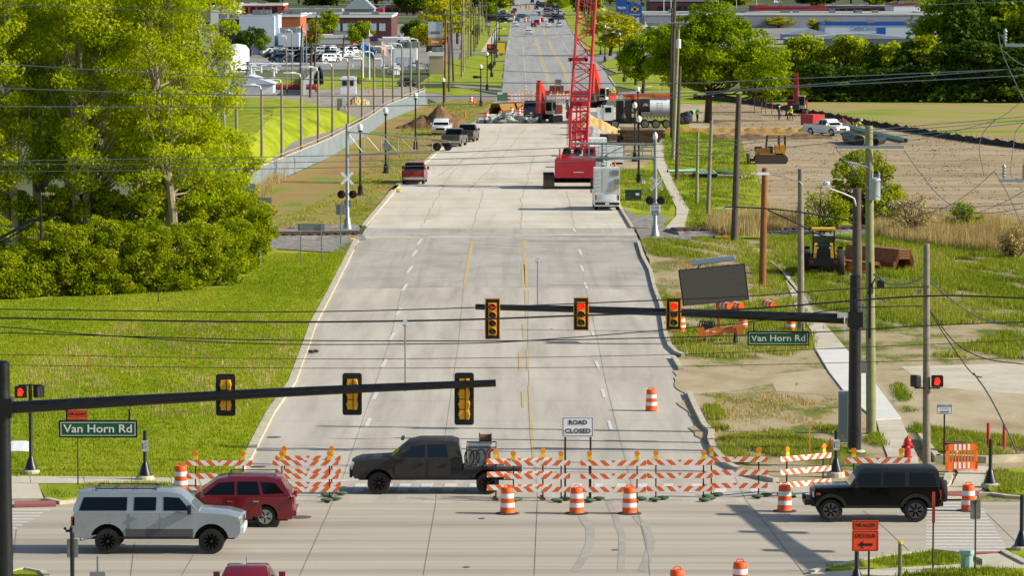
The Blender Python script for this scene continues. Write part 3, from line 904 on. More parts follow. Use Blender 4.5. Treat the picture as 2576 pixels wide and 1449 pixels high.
 slab(gh[-1], gh[-2], 'rear_window', gm, tlo=S_.get('rwlo', .1))
 for poly in S_['win']:
  for sd in (-1, 1):
   m_ = MB()
   m_.prism([(x, sd * (hy(z) + .012), z) for x, z in poly], (0, -sd * .02, 0))
   m_.build('side_window', S_.get('frontglass', gm) if poly is S_['win'][0] else gm, t)
 if det:
  for (x0, x1) in S_.get('doors', []):
   for sd in (-1, 1):
    m_ = MB()
    zt = belt - .035
    zb_ = z0 + .1
    m_.prism([(x0, sd * (hw + .002), zb_), (x1, sd * (hw + .002), zb_), (x1, sd * (hw + .002), zt), (x0, sd * (hw + .002), zt)], (0, sd * .014, 0))
    dr = m_.build('door', body_m, t)
    hx = x0 + .2
    h_ = MB()
    h_.box((hx, sd * (hw + .035), belt - .17), (.2, .03, .045))
    h_.build('handle', S_.get('handle', body_m), dr)
  if S_.get('cladding'):
   for sd in (-1, 1):
    m_ = MB()
    m_.bx(wb + ar + .02, wf - ar - .02, sd * (hw - .02), sd * (hw + .022), z0 + .0, z0 + S_.get('cladh', .12))
    m_.build('side_cladding', S_['cladding'], t)
  if S_.get('flare'):
   for x in (wf, wb):
    for sd in (-1, 1):
     m_ = MB()
     o_ = arc(x, (ar + .1, wr * 1.02), z0 + .02, 10)
     i_ = arc(x, (ar - .02, wr * 1.02), z0 + .02, 10)
     fw = S_.get('flarew', .09)
     m_.loft([[(p[0], sd * (hw - .03), p[1]) for p in (a_, c_)] + [(c_[0], sd * (hw + fw), c_[1]), (a_[0], sd * (hw + fw), a_[1])] for a_, c_ in zip(o_, i_)])
     m_.build('wheel_arch_flare', S_['flare'], t)
 b1 = MB()
 bz = S_.get('bz', z0 + .22)
 b1.box((xf - .03, 0, bz), (.2, Wd * .96, .2))
 b1.build('front_bumper', S_.get('bumper', body_m), t)
 b2 = MB()
 b2.box((xr + .03, 0, S_.get('rbz', bz)), (.2, Wd * .96, .2))
 b2.build('rear_bumper', S_.get('rbumper', S_.get('bumper', body_m)), t)
 fz = S_.get('lampz', bp[0][1] - .12)
 g_ = MB()
 g_.box((xf + .0, 0, fz - .04), (.05, Wd * .5, .26))
 g_.build('grille', S_.get('grille', M_plastic), t)
 lh = S_.get('lamph', .17)
 for sd in (-1, 1):
  h_ = MB()
  h_.box((xf - .05, sd * (hw - .17), fz), (.15, .31, lh))
  h_.build('headlight', M_headl, t)
  h_ = MB()
  rz_ = S_.get('tailz', bp[-1][1] - .2)
  h_.box((xr + .045, sd * (hw - .1), rz_), (.12, S_.get('tailw', .2), S_.get('tailh', .28)))
  h_.build('tail_light', M_redlens, t)
  if S_.get('mirror', True):
   m_ = MB()
   mx = gh[0][0] - .35 if not S_.get('mx') else S_['mx']
   ms = S_.get('ms', .2)
   m_.box((mx, sd * (hw + .12), belt + .1), (.12, .2, ms))
   m_.build('mirror', S_.get('mirrorm', body_m), t)
 p_ = MB()
 p_.box((xr - .08, 0, S_.get('platez', bz)), (.02, .32, .16))
 p_.build('number_plate', M_plate, t)
 if S_.get('bed'):
  x0, x1 = S_['bed']
  zt = max(z for x, z in bp if x < x1 + .01)
  b_ = MB()
  b_.bx(x0, x1, -hw + .16, hw - .16, zt + .004, zt + .01)
  b_.build('bed_floor', S_.get('bedm', M_under), t)
  rl_ = MB()
  for sd in (-1, 1):
   rl_.bx(x0 - .1, x1, sd * (hw - .14), sd * (hw - .02), zt + .002, zt + .05)
  rl_.build('bed_rail', body_m, t)
 if S_.get('rack'):
  x0, x1 = S_['rack']
  rk = MB()
  for sd in (-1, 1):
   rk.tube((x0, sd * (hw - .35), roofz + .1), (x1, sd * (hw - .35), roofz + .1), .018, n=5)
   for x in (x0, x1):
    rk.tube((x, sd * (hw - .35), roofz), (x, sd * (hw - .35), roofz + .1), .02, n=5)
  for k in range(S_.get('bars', 4)):
   x = x0 + (x1 - x0) * k / (S_.get('bars', 4) - 1)
   rk.tube((x, -hw + .35, roofz + .1), (x, hw - .35, roofz + .1), .016, n=5)
  rk.build('roof_rack', M_plastic, t)
 return t
def spec_suv(c, L=4.7, Wd=1.9, Hh=1.75, wr=.37, det=True, **k):
 h = L / 2
 d = dict(L=L, W=Wd, H=Hh, wr=wr, fo=.9, wb=L * .6, belt=Hh * .62, paint=c, det=det,
             top=[(h, Hh * .42), (h - .12, Hh * .52), (h - 1.15, Hh * .6), (-h + .12, Hh * .63), (-h + .02, Hh * .5)],
             gh=[(h - 1.1, Hh * .59), (h - 1.85, Hh * .97), (-h + .75, Hh), (-h + .4, Hh * .96), (-h + .1, Hh * .62)],
             win=[[(h - 1.5, Hh * .645), (h - 1.95, Hh * .92), (h - 2.45, Hh * .93), (h - 2.45, Hh * .645)],
                  [(h - 2.53, Hh * .645), (h - 2.53, Hh * .93), (h - 3.25, Hh * .93), (h - 3.35, Hh * .645)],
                  [(h - 3.43, Hh * .66), (h - 3.35, Hh * .93), (-h + .62, Hh * .91), (-h + .38, Hh * .68)]],
             doors=[(h - 2.48, h - 1.42), (h - 3.5, h - 2.52)], tailh=.22)
 d.update(k)
 return d
def spec_sedan(c, L=4.7, Wd=1.82, Hh=1.45, wr=.33, det=True, **k):
 h = L / 2
 d = dict(L=L, W=Wd, H=Hh, wr=wr, fo=.9, wb=L * .585, belt=Hh * .63, paint=c, det=det,
             top=[(h, Hh * .42), (h - .15, Hh * .52), (h - 1.3, Hh * .62), (-h + .9, Hh * .66), (-h + .1, Hh * .66), (-h, Hh * .5)],
             gh=[(h - 1.2, Hh * .61), (h - 2.0, Hh * .97), (h - 2.7, Hh), (-h + 1.5, Hh * .97), (-h + .75, Hh * .66)],
             win=[[(h - 1.7, Hh * .66), (h - 2.1, Hh * .92), (h - 2.6, Hh * .94), (h - 2.6, Hh * .66)],
                  [(h - 2.68, Hh * .66), (h - 2.68, Hh * .94), (-h + 1.6, Hh * .91), (-h + 1.15, Hh * .68)]],
             doors=[(h - 2.62, h - 1.55), (h - 3.5, h - 2.66)], tailh=.14, lamph=.12)
 d.update(k)
 return d
def spec_pickup(c, L=5.8, Wd=2.03, Hh=1.9, wr=.4, det=True, cab=2.3, **k):
 h = L / 2
 zb, zh = Hh * .6, Hh * .62
 xc = h - 1.45 - cab + .35                  # rear of cab
 d = dict(L=L, W=Wd, H=Hh, wr=wr, fo=.95, wb=L * .62, belt=Hh * .63, paint=c, det=det, z0=wr * .85,
             top=[(h, Hh * .5), (h - .1, Hh * .57), (h - 1.3, zh), (xc, zh + .01), (xc - .02, Hh * .66), (-h + .02, Hh * .66), (-h, Hh * .45)],
             gh=[(h - 1.25, Hh * .6), (h - 1.95, Hh * .97), (h - 2.4, Hh), (xc + .3, Hh * .98), (xc + .06, Hh * .62)],
             win=[[(h - 1.65, Hh * .66), (h - 2.05, Hh * .93), (h - 2.55, Hh * .94), (h - 2.55, Hh * .66)],
                  [(h - 2.63, Hh * .66), (h - 2.63, Hh * .94), (xc + .32, Hh * .93), (xc + .2, Hh * .66)]],
             doors=[(h - 2.58, h - 1.55), (xc + .15, h - 2.62)], bed=(-h + .1, xc - .1), bumper=M_chrome, tailh=.4, tailw=.14, tailz=Hh * .5, ms=.28)
 d.update(k)
 return d
def near_y(u, v, Wd):
 """centre position for a vehicle seen side-on whose near wheels touch at (u, v)"""
 p = g(u, v)
 return Vector((p.x, p.y + Wd / 2 - .02, 0))
# --- silver long SUV, heading right
M_silver = paint('#959ea4', rough=.3, dirt=('#8b8a84', .1), metal=.3)
M_drkgrey = P('dark_grey_cladding', '#4b4c4f', .5, var=.15)
h = 5.72 / 2
Z = 2.1
ex = dict(L=5.72, W=2.03, H=Z, wr=.435, tw=.32, fo=1.02, wb=3.49, belt=1.42, paint=M_silver, rim=M_rimk, spokes=10, z0=.56, arch=1.36, bz=.8, platez=.9, glass=M_glass,
          top=[(h, 1.14), (h - .06, 1.27), (h - .5, 1.38), (h - 1.42, 1.44), (-h + .1, 1.46), (-h, 1.2)],
          gh=[(h - 1.4, 1.42), (h - 2.05, 2.02), (h - 2.4, 2.08), (-h + .5, 2.08), (-h + .22, 2.0), (-h + .04, 1.45)],
          win=[[(h - 1.72, 1.48), (h - 2.1, 1.9), (h - 2.62, 1.93), (h - 2.62, 1.48)], [(h - 2.88, 1.48), (h - 2.86, 1.92), (h - 3.6, 1.92), (h - 3.62, 1.48)],
               [(h - 3.86, 1.48), (h - 3.84, 1.92), (-h + .42, 1.92), (-h + .26, 1.48)]],
          doors=[(h - 2.74, h - 1.58), (h - 3.76, h - 2.78)], cladding=M_drkgrey, cladh=.3, flare=None, tailz=1.12, tailh=.3, lampz=1.1, lamph=.24,
          rack=(-h + .8, h - 2.9), bars=4, mirrorm=M_plastic, ms=.3, mx=h - 1.75, grille=M_chrome, rbumper=M_plastic, handle=M_silver, bumper=M_white)
cx_ex = g(394, 1395)
v_ex = vehicle('suv', 'silver lifted long SUV with dark windows and black wheels beside the mast pole', 'SUV', near_y(394, 1395, 2.03), 0, ex)
b = MB()
b.bx(-h + 1.5, h - 1.75, -1.04, -.9, .54, .6)
b.build('running_board', M_plastic, v_ex)
b = MB()
b.path([(-h + 1.0, -.7, .62), (-h + .55, -.85, .56), (-h + .3, -1.0, .5)], .06, 8)
b.build('exhaust_pipe', M_chrome, v_ex)
b = MB()
b.box((-h - .15, 0, .66), (.3, .08, .08)).ball((-h - .32, 0, .74), .05, 8, 5)
b.build('tow_ball', M_plastic, v_ex)
# --- dark red SUV behind it, heading left
M_red = paint('#7a1020', rough=.25, dirt=('#5a2a28', .15), metal=.3)
h = 4.82 / 2
Z = 1.78
gc = spec_suv(M_red, 4.82, 1.94, Z, .385, rim=M_rims, spokes=5, wb=2.915, fo=.88, tw=.27, flare=M_red, flarew=.03, handle=M_chrome, mirrorm=M_chrome,
              gh=[(h - 1.25, 1.09), (h - 2.1, 1.68), (h - 2.6, 1.76), (-h + 1.0, 1.76), (-h + .45, 1.68), (-h + .12, 1.12)],
              top=[(h, .82), (h - .1, .98), (h - .7, 1.08), (h - 1.3, 1.1), (-h + .18, 1.13), (-h + .05, .95)],
              win=[[(h - 1.65, 1.16), (h - 2.15, 1.58), (h - 2.72, 1.62), (h - 2.72, 1.16)], [(h - 2.82, 1.16), (h - 2.82, 1.62), (h - 3.52, 1.62), (h - 3.62, 1.16)], [(h - 3.74, 1.18), (h - 3.64, 1.61), (-h + .68, 1.57), (-h + .36, 1.22)]],
              doors=[(h - 2.76, h - 1.6), (h - 3.68, h - 2.8)], tailz=1.0, tailh=.22, tailw=.4, rack=(-h + .7, h - 2.5), bars=2, roofpaint=M_red)
p = near_y(740, 1328, 1.94)
vehicle('suv', 'dark red SUV partly hidden behind the silver SUV', 'SUV', (p.x - 4.82 / 2, p.y, 0), PI, gc)
# --- matte dark pickup with service bed, heading left
M_matte = P('matte_black_paint', '#262422', .6, var=.2, scale=2, dirt=('#4b463f', .3))
M_red_hose = P('red_hose', '#8c2a26', .6, var=.2)
h = 6.3 / 2
Z = 2.02
rm = dict(L=6.3, W=2.02, H=Z, wr=.43, tw=.3, fo=1.02, wb=4.07, belt=1.32, paint=M_matte, rim=M_rimk, spokes=8, z0=.6, arch=1.28, bz=.82, platez=.8, glass=M_glass2,
          top=[(h, 1.0), (h - .08, 1.22), (h - .35, 1.31), (h - 1.45, 1.37), (h - 4.1, 1.4), (h - 4.15, .95), (-h + .04, .95), (-h, .8)],
          gh=[(h - 1.45, 1.36), (h - 2.15, 1.9), (h - 2.55, 2.0), (h - 3.75, 2.0), (h - 4.0, 1.92), (h - 4.12, 1.38)],
          win=[[(h - 1.85, 1.42), (h - 2.25, 1.8), (h - 2.75, 1.87), (h - 2.75, 1.42)], [(h - 2.88, 1.42), (h - 2.88, 1.87), (h - 3.52, 1.87), (h - 3.62, 1.42)]],
          doors=[(h - 2.8, h - 1.62), (h - 3.72, h - 2.84)], tailz=.85, tailh=.12, lampz=1.08, lamph=.26, mirrorm=M_plastic, ms=.32, mx=h - 1.9,
          bumper=M_plastic, handle=M_plastic, flare=M_matte, flarew=.02)
p = near_y(884, 1245, 2.02)
tr = vehicle('pickup_truck', 'matte black crew cab pickup with hoses hanging on its service bed', 'pickup truck', (p.x + h, p.y, 0), PI, rm)
b = MB()
b.bx(-h + .0, h - 4.2, -1.02, 1.02, .95, 1.05)
b.build('flat_bed', M_drkgrey, tr)
for sd in (-1, 1):
 b = MB()
 b.path([(h - 4.3, sd * .95, 1.02), (h - 4.3, sd * .95, 1.78), (h - 5.4, sd * .95, 1.78), (h - 5.4, sd * .95, 1.02)], .03, 6)
 b.build('hose_rack', M_plastic, tr)
b = MB()
b.bx(h - 5.2, h - 4.35, -.5, .6, 1.05, 1.82)
b.build('welder_unit', M_steel, tr)
b = MB()
b.tube((h - 5.2, -.1, 2.02), (h - 4.8, -.1, 2.02), .14, n=12)
b.bx(h - 5.24, h - 5.2, -.3, .1, 1.8, 2.2).bx(h - 4.8, h - 4.76, -.3, .1, 1.8, 2.2)
b.build('hose_reel', P('rusty_reel', '#6b4a34', .8, var=.3), tr)
for k, (x, m_, rr) in enumerate(((h - 4.42, M_plastic, .34), (h - 4.62, M_plastic, .3), (h - 4.85, M_plastic, .36), (h - 5.2, M_red_hose, .38), (h - 5.32, M_red_hose, .34))):
 b = MB()
 for j in range(2):
  pts = [(x + .17 * sin(a) + .02 * j, 1.05 + .03 * j, 1.42 - rr * cos(a) * (1 if cos(a) > 0 else .85)) for a in [2 * PI * i / 16 for i in range(17)]]
  b.path(pts, .022, 5)
 b.build('hose', m_, tr)
b = MB()
b.box((h - 1.9, 0, 2.03), (.12, 1.1, .05)).box((h + .03, 0, .8), (.1, 1.7, .34))
b.build('light_bar', M_plastic, tr)
# --- black open-top 4x4, heading left
M_blk = P('gloss_black', '#010102', .12, var=.05, spec=.22)
h = 4.85 / 2
M_rimd = P('dark_silver_rim', '#5b5e62', .35, .7, var=.2)
wj = dict(L=4.55, W=1.86, H=1.9, wr=.425, tw=.3, fo=.62, wb=3.02, belt=1.26, paint=M_blk, roofpaint=M_plastic, rim=M_rimd, spokes=7, z0=.56, arch=1.2, bz=.68, platez=.9, tumble=.1,
          top=[(2.275, 1.1), (2.2, 1.22), (1.0, 1.27), (-2.2, 1.28), (-2.24, 1.1)],
          gh=[(1.0, 1.25), (.62, 1.8), (.4, 1.88), (-2.0, 1.88), (-2.18, 1.8), (-2.24, 1.27)],
          win=[[(.78, 1.32), (.56, 1.76), (-.12, 1.78), (-.12, 1.32)], [(-.26, 1.32), (-.26, 1.78), (-.98, 1.78), (-.98, 1.32)], [(-1.18, 1.32), (-1.18, 1.78), (-2.02, 1.74), (-2.1, 1.32)]],
          doors=[(-.18, .92), (-1.1, -.22)], flare=M_plastic, flarew=.14, tailz=1.02, tailh=.24, lampz=1.0, mirrorm=M_plastic, ms=.22, mx=.75,
          bumper=M_plastic, rim_=0, cladding=M_plastic, cladh=.06)
p = near_y(2045, 1315, 1.86)
jp = vehicle('off_road_car', 'black boxy four-door off-roader with a spare wheel on its back door', 'off-road car', (p.x + 2.275, p.y, 0), PI, wj)
sw_ = wheel(jp, 0, 0, .4, .26, M_rimk, -1, 6, True, 'spare_wheel')
sw_.location = (-2.42, 0, 1.02)
sw_.rotation_euler = (0, 0, -PI / 2)
for me_ in (sw_.data, sw_.children[0].data):
 me_.transform(MT((0, 0, -.4)))
b = MB()
b.box((2.42, 0, .7), (.3, 1.5, .2)).box((2.55, 0, .84), (.12, .5, .12))
b.build('winch', M_plastic, jp)
b = MB()
for sd in (-1, 1):
 b.box((2.1, sd * .98, 1.03), (.14, .06, .08))
b.build('indicator_light', M_amber, jp)
# --- red sedan at the bottom edge, heading away
M_red2 = paint('#7d0f1c', 'cherry', rough=.22, dirt=('#5a2a28', .1))
p = g(612, 1567)
sd_ = spec_sedan(M_red2, 4.6, 1.78, 1.46, rim=M_rims, tailw=.3, tumble=.24)
v = vehicle('car', 'dark red car cut off by the bottom edge, its roof and antenna showing', 'car', (p.x, p.y + 2.3, 0), PI / 2, sd_)
b = MB()
b.tube((-.55, 0, 1.44), (-.75, 0, 1.78), .008, n=4)
b.build('antenna', M_plastic, v)
# --- DRUMS, BARRICADES, SIGNS
M_orange = P('orange_plastic', '#f25a06', .55, var=.18, scale=5, spec=.4, dirt=('#a0653f', .25))
M_refw = P('white_reflective_band', '#e4e4e2', .45, var=.08, scale=6, dirt=('#a9a7a0', .25))
M_rubber = P('rubber_base', '#2d2a28', .9, var=.25, dirt=('#6f675a', .35))
def drum(label, loc, group='orange traffic drums', rz=0.0, tilt=None, base=True, hh=1.0):
 t = thing('traffic_drum', label, 'traffic drum', loc, rz, group)
 b = MB()
 r0, r1 = .27, .215
 rr = lambda z: r0 + (r1 - r0) * z
 b.lathe([(.29, .04), (rr(.1), .07), (rr(.24), .24), (rr(.24), .25), (rr(.41), .41), (rr(.41) * 1.0, .42), (rr(.58), .58), (rr(.75), .75), (rr(.96), .93), (.19, .96), (.18, .955)], 18)
 b.build('drum_body', M_orange, t, smooth=True)
 for z0_, z1_ in ((.25, .41), (.58, .75)):
  c = MB()
  c.lathe([(rr(z0_) + .004, z0_), (rr(z1_) + .004, z1_)], 18)
  c.build('reflective_band', M_refw, t, smooth=True)
 if base:
  c = MB()
  c.lathe([(.44, 0.005), (.43, .03), (.3, .055), (.28, .055)], 18)
  c.build('rubber_base', M_rubber, t)
 c = MB()
 c.path([(-.12, 0, .95), (-.1, 0, 1.03), (0, 0, 1.05), (.1, 0, 1.03), (.12, 0, .95)], .018, 5)
 c.build('handle', M_orange, t)
 if tilt:
  t.rotation_euler = tilt
 return t
for lab, u, v in (('orange and white drum at the rear wheel of the service pickup', 1276, 1293), ('orange and white drum below the ROAD CLOSED sign', 1450, 1293), ('orange and white drum standing right of the ROAD CLOSED sign', 1583, 1293),
                  ('orange and white drum in front of the black off-roader', 1973, 1287), ('orange and white drum behind the spare wheel of the black off-roader', 2435, 1286), ('scuffed orange drum beside the leftmost striped barricade', 455, 1236),
                  ('orange and white drum standing alone on the closed road', 1638, 1034), ('orange drum top showing behind the roof of the silver SUV', 318, 1294),
                  ('orange drum whose top pokes up at the bottom edge left of its neighbour', 1703, 1510), ('orange and white drum cut off by the bottom edge right of its neighbour', 1861, 1490),
                  ('orange drum half hidden behind the rightmost mast arm signal', 1712, 838), ('orange drum upright in grass just right of the orange sign trailer', 1868, 829), ('orange drum peeking over the green street sign', 1988, 835)):
 p = g(u, v)
 if (lab.startswith('orange drum peeking') or 'half hidden' in lab or 'just right of' in lab):
  p.z = .03
 drum(lab, p, base=(v > 1200))
def stripe_mat(name, per, ang, c1='#e4620a', c2='#e9e8e2'):
 m, nt, b = newmat(name)
 tc = nt.nodes.new('ShaderNodeTexCoord')
 sx = nt.nodes.new('ShaderNodeSeparateXYZ')
 nt.links.new(tc.outputs['Object'], sx.inputs[0])
 def mth(op, a, c):
  n = nt.nodes.new('ShaderNodeMath')
  n.operation = op
  for i, q in enumerate((a, c)):
   if q is None:
    continue
   if isinstance(q, (int, float)):
    n.inputs[i].default_value = q
   else:
    nt.links.new(q, n.inputs[i])
  return n.outputs[0]
 ax = mth('ABSOLUTE', sx.outputs[0], None)
 d = mth('SUBTRACT', ax, mth('MULTIPLY', sx.outputs[2], ang))
 f = mth('FRACT', mth('DIVIDE', d, per), None)
 k = mth('GREATER_THAN', f, .5)
 c = mixc(nt, k, hexc(c2), hexc(c1))
 n1 = noise(nt, coords(nt), 9, 6, .65)
 dn = ramp(nt, n1, [(.5, 0.0), (.75, .45)])
 c = mixc(nt, dn, c, hexc('#b3a898'))
 nt.links.new(c, b.inputs['Base Color'])
 b.inputs['Roughness'].default_value = .5
 MATS[name] = m
 return m
M_stripe = stripe_mat('orange_white_stripes', .42, 1.0)
M_stripe2 = stripe_mat('orange_white_stripes_narrow', .36, 1.0)
M_post = P('rusty_post', '#3a2d26', .8, .3, var=.3, scale=6)
M_lampY = P('yellow_lamp_housing', '#e3bd12', .45, var=.12, scale=6)
M_bag = P('green_sandbag', '#4c6b4a', .85, var=.45, scale=5, bumps=.6)
def barricade(label, loc, rz=0.0, Wd=2.44, n=3, bags=(1, 1), lights=True, post=(-.88, .88), mat=None, h3=(.43, .92, 1.41)):
 t = thing('road_barricade', label, 'barricade', loc, rz, 'striped road barricades')
 mat = mat or M_stripe
 for z in h3:
  b = MB()
  b.box((0, 0, 0), (Wd, .03, .2))
  b.build('striped_board', mat, t, loc=(0, -.045, z))
 for x in post:
  b = MB()
  b.box((x, 0, .78), (.05, .04, 1.56))
  b.build('post', M_post, t)
  b = MB()
  b.box((x, 0, .03), (.05, 1.1, .05))
  b.build('foot', M_post, t)
 if lights:
  for x in post:
   b = MB()
   b.box((x, -.02, 1.6), (.17, .1, .15), taper=(.85, .8))
   o = b.build('warning_lamp', M_lampY, t)
   c = MB()
   c.lathe([(.1, -.045), (.105, -.02), (.105, .02), (.1, .045)], 14, MT((x, -.02, 1.77)) @ MR(PI / 2, 4, 'X'))
   c.build('lens', P('amber_beacon', '#e9900f', .25, var=.2, scale=14, coat=.5), o)
 for x, on in zip(post, bags):
  if on:
   b = MB()
   r = random.Random(int(abs(loc[0]) * 100 + x * 10))
   for k in range(2):
    b.ball((x + r.uniform(-.05, .22) + (k - .5) * .3, -.3 + r.uniform(-.08, .08) + k * .45, .07), .19, 10, 6, (1.25, .8, .36))
   b.build('sandbag', M_bag, t, smooth=True)
 return t
bspec = [('leftmost striped barricade, standing between the scuffed drum and lawn edge', 552, 1262, 0, {}, 'g'),
         ('striped barricade in front of an identical one right of the red SUV', 769, 1262, 0, {}, None),
         ('striped barricade standing behind its twin right of the red SUV', 775, 1249, 0, {}, None),
         ('striped barricade nearest the service pickup, mostly behind its right neighbour', 1306, 1256, .14, {}, None),
         ('striped barricade overlapping another just left of the ROAD CLOSED sign', 1351, 1262, 0, {}, None),
         ('striped barricade under the right post of the ROAD CLOSED sign', 1542, 1262, 0, {}, None),
         ('striped barricade second to the right of the ROAD CLOSED sign', 1709, 1260, 0, {}, None),
         ('striped barricade set back on the kerb right of the closed road', 1848, 1252, 0, {}, None),
         ('striped barricade turned at an angle beside the yellow stake', 2024, 1246, .62, dict(mat=M_stripe2), None),
         ('striped barricade behind the windscreen of the black off-roader', 2206, 1255, 0, {}, None)]
for k, (lab, u, v, rz, kw, gx) in enumerate(bspec):
 p = g(u, v)
 p.z = .02
 barricade(lab, p, rz, bags=((0, 1) if k < 3 else (k != 3, k != 3)), **kw)
M_signw = P('white_sign_face', '#f2f4f4', .5, var=.04, scale=3)
M_ink = P('black_lettering', '#121314', .6, var=.1)
M_signo = P('orange_sign_face', '#f2480e', .5, var=.08, scale=3)
M_signback = P('aluminium_sign_back', '#8b9093', .5, .5, var=.2, scale=3, dirt=('#6d6d68', .4))
def framed_panel(b, w, h_, t_=.01, r=.04):
 pts = []
 for cx, cz, a0 in ((w / 2 - r, h_ / 2 - r, 0), (-w / 2 + r, h_ / 2 - r, 90), (-w / 2 + r, -h_ / 2 + r, 180), (w / 2 - r, -h_ / 2 + r, 270)):
  for k in range(4):
   a = rad(a0 + k * 30)
   pts.append((cx + r * cos(a), 0, cz + r * sin(a)))
 b.prism(pts, (0, t_, 0))
 return b
def border(w, h_, th, y=-.003):
 b = MB()
 for x in (-w / 2 + th / 2, w / 2 - th / 2):
  b.box((x, y, 0), (th, .004, h_))
 for z in (-h_ / 2 + th / 2, h_ / 2 - th / 2):
  b.box((0, y, z), (w - 2 * th, .004, th))
 return b
p = g(1453, 1255)
t = thing('road_closed_sign', 'white ROAD CLOSED sign on two posts behind the barricades', 'road sign', p)
for x in (-.47, .47):
 b = MB()
 b.box((x, .03, 1.35), (.07, .06, 2.7))
 b.build('post', P('dark_steel_post', '#2a2a28', .7, .2, var=.3, dirt=('#6a5a48', .4)), t)
 b = MB()
 b.box((x, .03, .03), (.08, 1.2, .06))
 b.build('foot', M_post, t)
pn = framed_panel(MB(), 1.17, .75).build('sign_face', M_signw, t, loc=(0, -.02, 2.68))
border(1.11, .69, .018).build('border', M_ink, pn)
text('lettering', 'ROAD', .235, M_ink, pn, (0, -.006, .165), width=.68, bold=.006)
text('lettering', 'CLOSED', .235, M_ink, pn, (0, -.006, -.155), width=.95, bold=.006)
def post_sign(name, label, cat, u, v, w, h_, ztop, face, postm=M_post, pr=.03, off=0.0, z=0.02, back=False, group=None):
 p = g(u, v)
 p.z = z
 t = thing(name, label, cat, p, 0, group)
 b = MB()
 b.box((0, .03, (ztop - .02) / 2), (pr * 2, pr * 2, ztop))
 b.build('post', postm, t)
 pn = framed_panel(MB(), w, h_).build('sign_plate', face, t, loc=(off, -.03 if not back else .07, ztop - h_ / 2))
 return t, pn
def arrow(parent, mat, s, loc):
 b = MB()
 b.prism([(-.5 * s, 0, 0), (-.08 * s, 0, .3 * s), (-.18 * s, 0, .09 * s), (.5 * s, 0, .09 * s), (.5 * s, 0, -.09 * s), (-.18 * s, 0, -.09 * s), (-.08 * s, 0, -.3 * s)], (0, -.004, 0))
 b.build('arrow', mat, parent, loc=loc)
YD = 133.0
pd = at(2171, 1449, YD)
t = thing('detour_sign', 'orange NB ALLEN DETOUR sign with left arrow at the bottom right', 'road sign', (pd.x + .05, YD, 0))
b = MB()
b.box((.12, .03, 1.3), (.06, .06, 2.6))
b.build('post', M_post, t)
zc1, zc2 = at(2171, 1322, YD).z, at(2171, 1361, YD).z
pn = framed_panel(MB(), .83, .31).build('sign_plate', M_signo, t, loc=(0, -.02, zc1))
border(.75, .25, .016).build('border', M_ink, pn)
text('lettering', 'NB ALLEN', .17, M_ink, pn, (0, -.006, 0), width=.6, bold=.003)
pn = framed_panel(MB(), .83, .66).build('sign_plate', M_signo, t, loc=(0, -.02, zc2))
border(.77, .6, .016).build('border', M_ink, pn)
text('lettering', 'DETOUR', .18, M_ink, pn, (0, -.006, .15), width=.64, bold=.003)
arrow(pn, M_ink, .46, (0, -.004, -.12))
p = g(196, 1226)
t = thing('detour_sign', 'orange NB ALLEN board on a rusty post behind the green street sign', 'road sign', (p.x, p.y, 0))
b = MB()
b.box((0, .03, 1.35), (.05, .05, 2.75))
b.build('post', P('rust_post', '#6b4a30', .85, var=.3), t)
zt = ht(1032, p.y)
pn = framed_panel(MB(), .78, .3).build('sign_plate', M_signo, t, loc=(0, -.02, zt - .15))
border(.7, .24, .016).build('border', M_ink, pn)
text('lettering', 'NB ALLEN', .15, M_ink, pn, (0, -.006, 0), width=.58, bold=.003)
pn = framed_panel(MB(), .78, .62).build('sign_plate', M_signo, t, loc=(0, -.02, zt - .62))
border(.7, .55, .016).build('border', M_ink, pn)
text('lettering', 'DETOUR', .15, M_ink, pn, (0, -.006, .12), width=.58, bold=.003)
arrow(pn, M_ink, .42, (0, -.004, -.1))
p = g(2378, 1175)
t, pn = post_sign('pedestrian_sign', 'small white SIDEWALK CLOSED sign on a rusty post', 'road sign', 2374, 1172, .63, .42, ht(1017, g(2374, 1172).y), M_signw)
border(.57, .37, .012).build('border', M_ink, pn)
text('lettering', 'SIDEWALK CLOSED', .08, M_ink, pn, (0, -.006, .11), width=.52)
text('lettering', 'CROSS HERE', .08, M_ink, pn, (0, -.006, -.11), width=.36)
bb = MB()
bb.box((0, -.004, 0), (.34, .004, .012))
bb.build('arrow', M_ink, pn)
